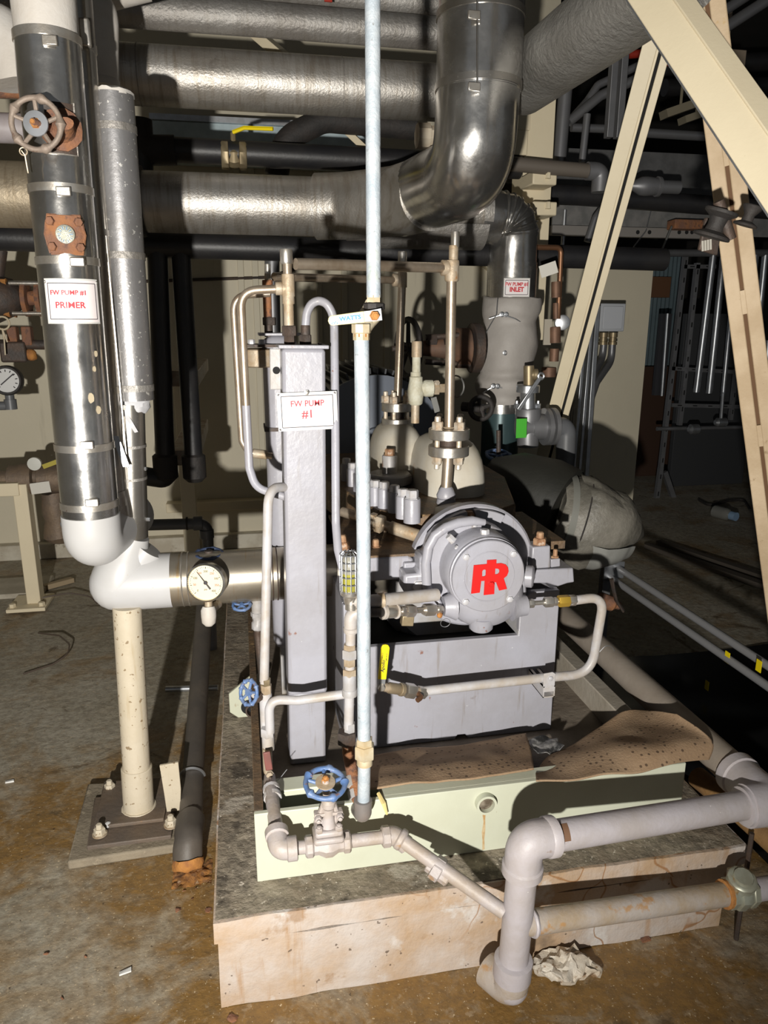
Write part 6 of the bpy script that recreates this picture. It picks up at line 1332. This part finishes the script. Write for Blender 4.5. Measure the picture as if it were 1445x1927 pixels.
# post and parallel conduits
XC = 1.62
a, b = at(1150, 1066, X=XC), at(1445, 1262, X=XC)
cs = thing('conduit_post', 'galvanised strut post carrying two conduits right of the insulated elbow', 'post', (a.x, a.y, 0))
part('strut', G().box((a.x-.045, a.y-.02, 0), (a.x-.005, a.y+.02, a.z+.02)), DULLG, cs, bevel=.002)
part('clamp', G().box((a.x-.05, a.y-.03, a.z-.05), (a.x+.05, a.y-.02, a.z+.03)), ZINC, cs, bevel=.002)
for k, (dz, lab) in enumerate(((.0, 'upper of two grey conduits running along the right walkway'), (-.045, 'lower of two grey conduits running along the right walkway'))):
    q = a+Vector((.02*(1-k)-.012*k, 0, dz)); e = Vector((q.x, -.6, q.z))
    single('conduit', G().tube([q+Vector((0, .05, 0)), e], .0145, 12), mat('walkway_conduit', (.36, .36, .37), .4, .3), lab, 'conduit', 'walkway conduits')
for px, py in ((1378, 1236), (1438, 1252), (1330, 1290)): 
    c = at(px, py, X=XC) if px != 1330 else at(px, py, Z=.07); single('yellow_strip', G().obox(c-Vector((.02 if px != 1330 else 0, 0, 0)), (0, 1, 0), (1, 0, 0), (0, 0, 1), .012, .001, .02), YELLOW, {1378: 'yellow tape flag hanging on the lower conduit', 1438: 'yellow tape flag nearest the right edge on the conduits', 1330: 'yellow strip on the black sheet standing in for a reflection'}[px], 'tape')  # last strip is solid yellow in place of a reflection on the floor
single('rusty_coupling', G().lathe(at(1140, 1132, 2.5), (1, -.2, -.4), [(.02, -.04), (.03, -.03), (.03, .03), (.02, .04)], 10).tube([at(1120, 1128, 2.5), at(1165, 1140, 2.5)], .016, 10), RUSTM, 'rusty coupling hanging in the dark below the insulated elbow', 'coupling')
single('chain_tail', G().tube([at(1150, 1090, 2.45), at(1156, 1110, 2.45), at(1160, 1130, 2.45), at(1172, 1150, 2.45)], .008, 6).rough(.008, 60), DARKIRON, 'short dark chain hanging under the insulated elbow', 'chain')

# ============================================================ CREAM STRUTS
def strut(name, p, q, w, dep, m, label, slots=True, gapm=None, face=None):
    p = Vector(p); q = Vector(q); d = (q-p).normalized(); view = (CAM-(p+q)/2).normalized() if face is None else Vector(face)
    n = (view-d*view.dot(d)).normalized(); s_ = d.cross(n)
    t = thing(name, label, 'strut', q if q.z < p.z else p); L = (q-p).length; c = (p+q)/2
    gw = w*.11
    for sgn in (-1, 1): part('channel', G().obox(c+s_*sgn*(w/4+gw/4)-n*dep/2, s_, n, d, w/4-gw/4, dep/2, L/2), m, t, bevel=.003)
    part('slot_back', G().obox(c-n*dep*.6, s_, n, d, gw, dep*.3, L/2), gapm or BLACKG, t)
    if slots:
        k = 0; x = -L/2+.04
        while x < L/2: part('slot_bridge', G().obox(c+d*x-n*dep*.12, s_, n, d, gw*.6, dep*.1, .03), m, t); x += .36
    return t
sa, sb = at(1322, -60, 1.74), at(1490, 1310, 1.74); sb = sb+(sb-sa)*(sb.z/(sa.z-sb.z)); sa = sa+(sa-sb)*.6
strut('cream_strut', sa, sb, .078, .04, CREAM_D, 'dirty cream slotted channel leaning along the right edge', True, mat('strut_gap', (.12, .06, .025), .8))
# rubber pipe rollers on the dirty channel
rk = thing('pipe_roller', 'dark rubber spool gripping the dirty cream channel', 'roller', at(1362, 440, 1.58))
for px, sgn in ((1372, -1), (1384, 1)):
    pass
a = at(1352, 412, 1.50); s = mpp(1352, 412, 1.50)
axr = Vector((.25, -.2, 1)).normalized()
part('drum', G().lathe(a-axr*34*s, axr, [(34*s, 0), (35*s, 2*s), (34*s, 5*s), (17*s, 12*s), (15*s, 22*s), (17*s, 36*s), (30*s, 44*s), (31*s, 47*s), (30*s, 50*s)], 28), BLACKR, rk)
part('roller_pin', G().cyl(at(1352, 378, 1.5), at(1375, 450, 1.5), .012, 10), DARKIRON, rk)
rk2 = thing('pipe_roller', 'smaller rubber spool right of the dirty cream channel', 'roller', at(1410, 425, 1.55))
a = at(1410, 405, 1.52); part('drum', G().lathe(a-axr*20*s, axr, [(22*s, 0), (23*s, 2*s), (22*s, 4*s), (11*s, 9*s), (10*s, 20*s), (18*s, 33*s), (19*s, 36*s), (18*s, 38*s)], 24), BLACKR, rk2)
pl_ = thing('roller_plate', 'hanging dark steel plate with white marking below the rubber spool', 'plate', at(1325, 470, 1.7))
part('plate', G().prism([(-22*s, -30*s), (20*s, -40*s), (24*s, 26*s), (-14*s, 30*s)], at(1338, 440, 1.56), VX, VZ, VY, .01), DARKIRON, pl_, bevel=.003)
for k in range(4): part('stamped_mark', G().obox(at(1322+k*5, 463-k*1.0, 1.558), (1, 0, .15), (0, 1, 0), (-.15, 0, 1), .0022, .0008, .011), mat('chalk_mark', (.4, .38, .33), .8), pl_)
# near cream brace across the top right corner
t = thing('cream_brace', 'thick cream steel angle brace crossing the top right corner', 'brace', at(1450, 350, 1.35))
p, q = at(1225, -20, 1.66), at(1475, 345, 1.28); p2, q2 = p+(p-q)*.9, q+(q-p)*1.1; d = (q2-p2).normalized()
view = (CAM-(p+q)/2).normalized(); n = (view-d*view.dot(d)).normalized(); s_ = d.cross(n)
if s_.x < 0: s_ = -s_
mid_ = (p2+q2)/2; L = (q2-p2).length; tilt = (n*.93+s_*.36).normalized(); sd = (s_*.93-n*.36).normalized()
part('wide_face', G().obox(mid_-s_*.012, (s_*.99-n*.1).normalized(), (n*.99+s_*.1).normalized(), d, .034, .003, L/2), CREAM, t, bevel=.002)
part('side_face', G().obox(mid_+s_*.037-n*.012, (s_*.75-n*.65).normalized(), (n*.75+s_*.65).normalized(), d, .021, .003, L/2), CREAM, t, bevel=.002)
part('edge_lip', G().obox(mid_-s_*.047-n*.004, s_, n, d, .0022, .007, L/2), ZINC, t, bevel=.0006)
# slanted double strut in the middle distance
YS2 = 2.78
p, q = at(1242, 60, 2.45), at(1048, 782, 3.08); q = q+(q-p)*(q.z/(p.z-q.z))
t = thing('cream_strut', 'long pale cream double strut slanting down behind the foil pipe', 'strut', q)
d = (q-p).normalized(); view = (CAM-(p+q)/2).normalized(); n = (view-d*view.dot(d)).normalized(); s_ = d.cross(n)
if s_.x < 0: s_ = -s_
c = (p+q)/2; L = (q-p).length
part('channel', G().obox(c-s_*.020-n*.02, s_, n, d, .024, .02, L/2), CREAM, t, bevel=.002)
part('side_web', G().obox(c+s_*.008-n*.026, s_, n, d, .004, .014, L/2), CREAM, t, bevel=.001)
part('slot_back', G().obox(c+s_*.020-n*.034, s_, n, d, .010, .006, L/2), BLACKG, t)
part('channel', G().obox(c+s_*.036-n*.024, s_, n, d, .013, .018, L/2), CREAM, t, bevel=.002)
for f in (.0, ): 
    part('slot_bridge', G().obox(p.lerp(q, .58)+s_*.020-n*.024, s_, n, d, .011, .006, .03), CREAM, t)
# cream column stub and brackets behind the polished riser
cl_ = thing('cream_column', 'cream boxed column with pipe brackets behind the polished riser', 'column', at(1015, 640, 3.6))
xa, xb = at(990, 200, 3.6).x, at(1046, 200, 3.6).x
part('column', G().box((xa, 3.6, at(1015, 640, 3.6).z), (xb, 3.75, at(1015, 130, 3.6).z)), CREAM, cl_, bevel=.003)
part('side_plate', G().box((at(962, 250, 3.58).x, 3.57, at(970, 292, 3.58).z), (at(992, 250, 3.58).x, 3.72, at(970, 245, 3.58).z)), CREAM, cl_, bevel=.002)
part('side_plate', G().box((at(962, 235, 3.6).x, 3.59, at(970, 243, 3.58).z), (at(996, 235, 3.6).x, 3.72, at(970, 205, 3.58).z)), CREAM, cl_, bevel=.002)
for py in (338, 395):
    c = at(1015, py, 3.5); part('shelf_bracket', G().box((at(995, py, 3.5).x, 3.45, c.z-.03), (at(1040, py, 3.5).x, 3.6, c.z+.03)), CREAM, cl_, bevel=.006); bolt(cl_, at(1031, py-2, 3.44), VZ, .012, .03, CREAM)
run('capped_pipe', [(960, 308, 3.45), (1030, 315, 3.45), (1112, 322, 3.45)], .032, mat('taupe_dark_pipe', (.13, .11, .09), .6), 'dark taupe pipe ending in a grey elbow right of the polished riser', n=16)
e = at(1112, 322, 3.45); single('grey_elbow', G().tube(bend([e-VX*.02, e+VX*.05, e+VX*.05-VZ*.09], .04), .04, 18), DULLG, 'grey plastic elbow on the end of the dark taupe pipe', 'elbow')

# ============================================================ UPPER RIGHT CLUTTER
def rod(name, pts, r, m, label, cat='conduit', group=None, rad=.06, up=False, down=False):
    q = [at(*p_) for p_ in pts]
    if up: q.append(Vector((q[-1].x+.03, q[-1].y, 4.63)))      # carried on up to the ceiling
    if down: q.append(Vector((q[-1].x, q[-1].y, 0)))
    return single(name, G().tube(bend(q, rad, 6), r, 12), m, label, cat, group)
rod('conduit', [(1064, 165, 3.9), (1052, 305, 3.9)], .035, CONDARK, 'thick grey vertical conduit beside the cream column')
rod('conduit', [(1105, 215, 3.8), (1095, 305, 3.8)], .018, CONDARK, 'thin grey vertical conduit with coupling left of the pale strut')
rod('conduit', [(1070, 230, 3.9), (1130, 180, 3.9), (1240, 130, 3.9)], .024, CONDARK, 'grey conduit sweeping up to the right behind the pale strut', rad=.1, up=True)
rod('conduit', [(1070, 230, 3.9), (1105, 190, 4.0), (1125, 160, 4.0), (1230, 110, 4.0)], .02, CONDARK, 'upper grey conduit sweeping up behind the foil pipe', rad=.05, up=True)
rod('conduit', [(1075, 240, 4.2), (1160, 243, 4.2)], .022, CONDARK, 'short level grey conduit below the sweeping conduits')
rod('conduit', [(1215, 250, 4.4), (1330, 257, 4.4), (1460, 264, 4.4)], .026, CONDARK, 'long level grey conduit between the two struts', up=True)
rod('conduit', [(1358, 56, 3.6), (1460, -10, 3.6)], .026, CONDARK, 'grey conduit slanting at the top right corner, lower one', up=True, rad=.02)
rod('conduit', [(1355, 25, 3.7), (1440, -30, 3.7)], .024, CONDARK, 'grey conduit slanting at the top right corner, upper one', up=True)
t = thing('strut_hanger', 'dark grey vertical strut hanger under the foil pipe', 'hanger', at(1150, 258, 3.7))
for dx in (0, 18): part('strut', G().box((at(1148+dx, 180, 3.7).x, 3.7, at(1150, 258, 3.7).z), (at(1160+dx, 180, 3.7).x, 3.74, 4.6)), DULLG, t, bevel=.002)
single('cable_tray', G().box((at(1010, 280, 4.6).x, 4.6, at(1200, 375, 4.6).z), (at(1360, 280, 4.6).x+.2, 5.12, at(1200, 285, 4.6).z)), mat('dusty_tray', (.10, .10, .10), .6, .2, (.16, .16, .16), 10, .6), 'dark dusty cable tray side behind the pale strut', 'cable tray')
single('cable_tray', G().box((at(1040, 400, 4.3).x, 4.3, at(1200, 440, 4.3).z), (at(1470, 400, 4.3).x, 4.32, at(1200, 388, 4.3).z)), mat('dusty_tray2', (.15, .15, .145), .6, .2, (.24, .23, .22), 12, .7), 'dusty lower cable tray side with bolts near the rubber spool', 'cable tray')
t = thing('strut_rail', 'grey perforated strut rail under the lower cable tray', 'strut', at(1200, 440, 4.25))
part('rail', G().box((at(1040, 420, 4.25).x, 4.25, at(1200, 446, 4.25).z), (at(1345, 420, 4.25).x, 4.29, at(1200, 428, 4.25).z)), mat('dull_rail', (.28, .26, .24), .5, .3), t)
for px in (1200, 1222, 1278, 1292, 1302): part('rail_hole', G().lathe(at(px, 437, 4.249), -VY, [(.012, 0), (.012, .001), (0, .0012)], 10), BLACKG, t)
single('rusty_block', G().box((at(1262, 415, 4.2).x, 4.15, at(1262, 432, 4.2).z), (at(1330, 415, 4.2).x, 4.24, at(1262, 414, 4.2).z)), RUSTM, 'rusty block sitting on the perforated strut rail', 'block', bevel=.006)
rod('hanger_wire', [(1264, 426, 4.145), (1252, 455, 4.145), (1245, 472, 4.145)], .006, mat('dull_wire', (.2, .2, .2)), 'bent wire hook hanging from the rusty block', 'wire')
rod('hanger_wire', [(1225, 395, 4.297), (1215, 435, 4.247), (1192, 465, 4.2)], .004, ZINC, 'thin loose wire hanging right of the pale strut', 'wire')
t = thing('tee_fitting', 'grey capped pipe fitting lying on the black pipe right of the pale strut', 'fitting', at(1235, 365, 3.8))
c = at(1205, 350, 3.8); part('reducer', G().lathe(c, VX, [(.01, -.07), (.03, -.03), (.045, 0), (.048, .03), (.042, .09), (.05, .092), (.05, .105)], 20), DULLG, t); part('stub', G().lathe(c+VX*.10, VX, [(.033, 0), (.033, .12)], 18), CONDARK, t)
rod('grey_strip', [(1105, 455, 4.0), (1120, 410, 4.0), (1135, 390, 4.0)], .02, CONDARK, 'flattened grey strip hanging left of the pale strut', 'strip')
rod('hanger_rod', [(1063, 395, 4.291), (1058, 470, 4.291)], .012, ZINC, 'zinc threaded rod beside the silver elbow', 'rod')
for k, (px, py, w, h, lab) in enumerate(((1280, 205, 70, 14, 'upper'), (1310, 218, 60, 12, 'lower'))):
    single('pale_plank', G().obox(at(px, py, 5.2), (1, 0, .35), (0, 1, 0), (-.35, 0, 1), w*.0019, .05, h*.0019).cyl(at(px, py, 5.2), Vector((at(px, py, 5.2).x, 5.2, 4.63)), .01, 6), mat('dull_cream', (.30, .26, .18), .7), lab+' of two pale slanted boards in the dark ceiling space', 'board')
single('beige_box', G().box((at(1362, 130, 4.6).x, 4.6, at(1380, 122, 4.6).z), (at(1405, 100, 4.6).x, 4.8, at(1380, 92, 4.6).z)).cyl((at(1385, 100, 4.6).x, 4.7, at(1380, 92, 4.6).z-.01), (at(1385, 100, 4.6).x, 4.7, 4.6), .012, 8), mat('beige_box', (.34, .27, .2), .6), 'beige box up in the dark behind the cream brace', 'box', bevel=.01)
rod('red_pipe', [(1160, 105, 4.4), (1215, 100, 4.4), (1280, 125, 4.4)], .022, REDPAINT, 'red sprinkler pipe glimpsed behind the pale strut', 'pipe', up=True)
for k, (y0, Y) in enumerate(((125, 5.2), (165, 5.6), (330, 5.0), (385, 5.4))):
    rod('ceiling_pipe', [(1250, y0, Y), (1460, y0-10+k*6, Y)], .06, BLACK, ('dark ceiling pipe highest at the right', 'dark ceiling pipe second from the top right', 'black pipe behind the right channel above the roller', 'black pipe level with the roller at right')[k], 'pipe')
# copper gauge line on the strut
cu = thing('copper_line', 'tarnished copper tube and regulator right of the inlet pipe', 'tube', at(1050, 720, 3.3))
part('tube', G().tube(bend([at(985, 465, 3.25), at(1056, 466, 3.3), at(1050, 600, 3.3)], .03), .012, 12), COPPER, cu)
for px, py, r, h in ((1046, 545, 9, 30), (1046, 585, 6, 30), (1044, 630, 11, 30), (1042, 668, 9, 24), (1032, 700, 14, 18)): fit(cu, 'fitting', px, py-h/2, py+h/2, 3.3, r, mat('dark_copper', (.16, .09, .06), .6, .4, (.28, .16, .1), 14, .6), 10)
part('dial', G().lathe(at(1058, 607, 3.3), (-.3, -1, 0), [(.035, -.02), (.035, .01), (.03, .012), (0, .012)], 20), ZINC, cu)
single('cream_plate', G().obox(at(1030, 625, 3.3), (1, 0, 0), (0, 1, 0), (0, 0, 1), .018, .004, .058), mat('paper_plate', (.42, .38, .31), .6), 'narrow beige plate hanging beside the copper fittings', 'plate')
# ============================================================ JUNCTION BOX ON STRUT POSTS
YJB = 4.7
jb = thing('junction_box', 'pale grey junction box with two conduit glands on the wall', 'junction box', at(1152, 625, YJB))
s = mpp(1152, 598, YJB); c = at(1152, 598, YJB)
part('box', G().box((c.x-25*s, YJB, c.z-25*s), (c.x+26*s, YJB+.12, c.z+26*s)), BOXG, jb, bevel=.006); part('lid', G().box((c.x-20*s, YJB-.012, c.z-21*s), (c.x+20*s, YJB, c.z+21*s)), mat('lid_grey', (.56, .58, .62), .45), jb, bevel=.004)
for dx in (-10, 8): part('gland', G().lathe(at(1146+dx, 626, YJB+.04), -VZ, [(.03, 0), (.03, .03), (.024, .032), (.024, .06), (.03, .062), (.03, .08)], 12), BRASS, jb)
rod('flex_conduit', [(1136, 645, YJB+.04), (1133, 675, YJB+.04), (1118, 700, YJB-.15), (1112, 722, 4.46)], .024, CONDARK, 'flexible grey conduit from the left gland of the junction box', rad=.1)
rod('flex_conduit', [(1152, 645, YJB+.04), (1150, 680, YJB+.04), (1122, 720, YJB-.15), (1110, 755, 4.46)], .024, CONDARK, 'flexible grey conduit from the right gland of the junction box', rad=.1)
for k, (xa, ya, xb, yb, w, lab) in enumerate(((1122, 575, 1100, 905, 9, 'right of three galvanised strut posts under the junction box'), (1112, 590, 1088, 880, 6, 'middle galvanised strut post under the junction box'), (1100, 600, 1075, 900, 6, 'left thin galvanised post under the junction box'))):
    p, q = at(xa, ya, 4.45), at(xb, yb, 4.45); s_ = mpp(xa, ya, 4.45); q = p+(q-p)*((p.z)/(p.z-q.z))
    single('strut_post', G().obox((p+q)/2, VX, VY, (p-q), w*s_/2, .03, (p-q).length/2), ZINC, lab, 'post', 'posts under the junction box', bevel=.003)
rod('conduit', [(1095, 740, 4.6), (1082, 770, 4.6), (1079, 800, 4.6), (1078, 900, 4.6)], .03, CONDARK, 'bent grey conduit dropping left of the strut posts', rad=.1, down=True)
# ============================================================ FAR RIGHT RACK
YR2 = 5.9
rk_ = thing('slotted_rack', 'tall slotted-angle rack frame in the dark at right', 'rack', at(1270, 1000, YR2))
def leg(px0, py0, px1, py1, w, name='upright', m=None):
    p, q = at(px0, py0, YR2), at(px1, py1, YR2); s_ = mpp(px0, py0, YR2); d = (q-p).normalized(); sd = d.cross(VY).normalized()
    part(name, G().obox((p+q)/2, sd, VY, d, w*s_/2, .02, (q-p).length/2), m or DULLG, rk_)
    n_ = int((q-p).length/.07)
    if name == 'upright' or name == 'cross_bar':
        for k in range(1, n_, 2): part('slot', G().obox(p.lerp(q, k/n_)-VY*.021, sd, VY, d, w*s_*.14, .002, .02), BLACKG, rk_)
leg(1290, 478, 1243, 880, 8); leg(1312, 495, 1278, 800, 8); leg(1285, 502, 1345, 502, 7, 'cross_bar'); leg(1262, 693, 1385, 700, 7, 'cross_bar'); leg(1262, 762, 1390, 765, 7, 'cross_bar'); leg(1243, 880, 1232, 960, 8); leg(1250, 888, 1290, 1005, 9, 'brace'); leg(1385, 695, 1374, 790, 6)
pn = rk_
part('side_panel', G().obox(at(1245, 668, YR2+.1), VX, VY, VZ, .05, .02, .35), mat('dark_panel', (.035, .035, .04), .5), pn); part('bright_edge', G().tube([at(1256, 590, YR2+.05), at(1245, 745, YR2+.05)], .012, 8), ZINC, pn)
conds = [((1342, 480), (1310, 738), 'far left bright conduit in the rack'), ((1362, 476), (1334, 740), 'second bright conduit in the rack'), ((1386, 476), (1360, 745), 'third bright conduit in the rack, thinner'), ((1421, 480), (1412, 560), 'short bright conduit right of the dirty channel'), ((1440, 480), (1424, 640), 'bright conduit at the right edge'), ((1446, 640), (1438, 740), 'lowest bright conduit piece at the right edge')]
for k, (a, b, lab) in enumerate(conds): single('rack_conduit', G().tube([at(*a, YR2-.1), at(*b, YR2-.1)], .028 if k != 2 else .02, 12), ZINC, lab, 'conduit', 'conduits in the far rack')
rod('rack_rail', [(1240, 476, YR2-.1), (1460, 476, YR2-.1)], .03, DULLG, 'level grey pipe across the top of the far rack', 'pipe')
vl = thing('small_valve_line', 'thin pipe with an inline valve below the far rack', 'pipe', at(1310, 815, YR2-.2))
part('pipe', G().tube([at(1236, 807, YR2-.03), at(1395, 804, YR2-.03)], .018, 10), DULLG, vl); part('valve', G().lathe(at(1295, 808, YR2-.2), VX, [(.02, 0), (.045, .02), (.045, .09), (.02, .11)], 10), ZINC, vl)
part('upper_valve', G().lathe(at(1345, 795, YR2-.2), VX, [(.02, 0), (.04, .02), (.04, .10), (.02, .12)], 10), ZINC, vl); part('drop', G().tube([at(1360, 740, YR2-.2), at(1356, 795, YR2-.2)], .015, 8), ZINC, vl)
for k, (xa, xb, ya, yb, Y, m_, lab) in enumerate(((1215, 1240, 470, 1000, 7.0, BLUEGREY, 'pale blue corrugated sheet left of the far rack'), (1292, 1385, 590, 1000, 6.3, mat('dark_cabinet', (.05, .052, .055), .5), 'dark grey cabinet behind the far rack conduits'), (1205, 1260, 520, 560, 6.94, BROWNP, 'brown panel above the corrugated sheet'), (1195, 1250, 690, 1000, 6.8, mat('dark_brown_panel', (.06, .03, .018), .6), 'dark brown panel below the corrugated sheet'))):
    p, q = at(xa, ya, Y), at(xb, yb, Y)
    if yb == 1000: q.z = 0
    if k == 0:
        g = G(); n_ = 10
        for j in range(n_): x = p.x+(q.x-p.x)*j/n_; w = (q.x-p.x)/n_; g.box((x, Y, q.z), (x+w*.6, Y+.05, p.z)); g.box((x+w*.6, Y+.025, q.z), (x+w, Y+.05, p.z))
        single('corrugated_sheet', g, m_, lab, 'sheet')
    else: single('panel', G().box((p.x, Y, q.z), (q.x, Y+.06, p.z)), m_, lab, 'panel', bevel=.004)
single('yellow_sign', G().prism([(0, 0), (.12, 0), (.12, -.42), (.06, -.3)], at(1373, 520, 6.295), VX, VZ, VY, .01), mat('dim_yellow', (.5, .35, .01), .5), 'yellow sheet corner behind the rack conduits', 'sheet')
# bottle and litter on the dark floor
bo = thing('plastic_bottle', 'clear plastic bottle with blue cap lying on the dark floor', 'bottle', at(1370, 968, Z=.04))
p, q = at(1345, 962, Z=.05), at(1368, 968, Z=.05); d = (q-p).normalized()
part('body', G().lathe(p, d, [(.02, -.02), (.05, .0), (.05, .10), (.045, .13), (.02, .16)], 16), mat('bottle_plastic', (.22, .22, .2), .15), bo); part('cap', G().lathe(p+d*.15, d, [(.035, 0), (.035, .05)], 14), mat('blue_cap', (.25, .38, .55), .5), bo)
floor_curve('black_cable', ((1315, 940), (1335, 952), (1370, 942), (1400, 940), (1412, 960)), .012, BLACKR, 'black cable curled on the far floor by the bottle', 'cable', .015)
for k, (px, py) in enumerate(((1290, 1040), (1312, 1032))): single('floor_board', G().obox(at(px+40, py+25, Z=.02), (.3, -1, 0), (1, .3, 0), (0, 0, 1), .5, .03, .015), mat('dark_board', (.09, .075, .06), .7), ('dark plank on the floor beyond the conduits, left one', 'dark plank on the floor beyond the conduits, right one')[k], 'plank', 'dark planks on the floor')
single('black_floor_sheet', G().grid(lambda a, b: (1.45+1.7*a, 1.3+1.6*b, .012+.05*max(0, noise.noise(Vector((a*4, b*4, 0))))), 24, 24), mat('glossy_black', (.012, .012, .012), .25), 'shiny black sheet on the floor right of the long pipe', 'sheet')  # glossy near-black surface laid over the floor
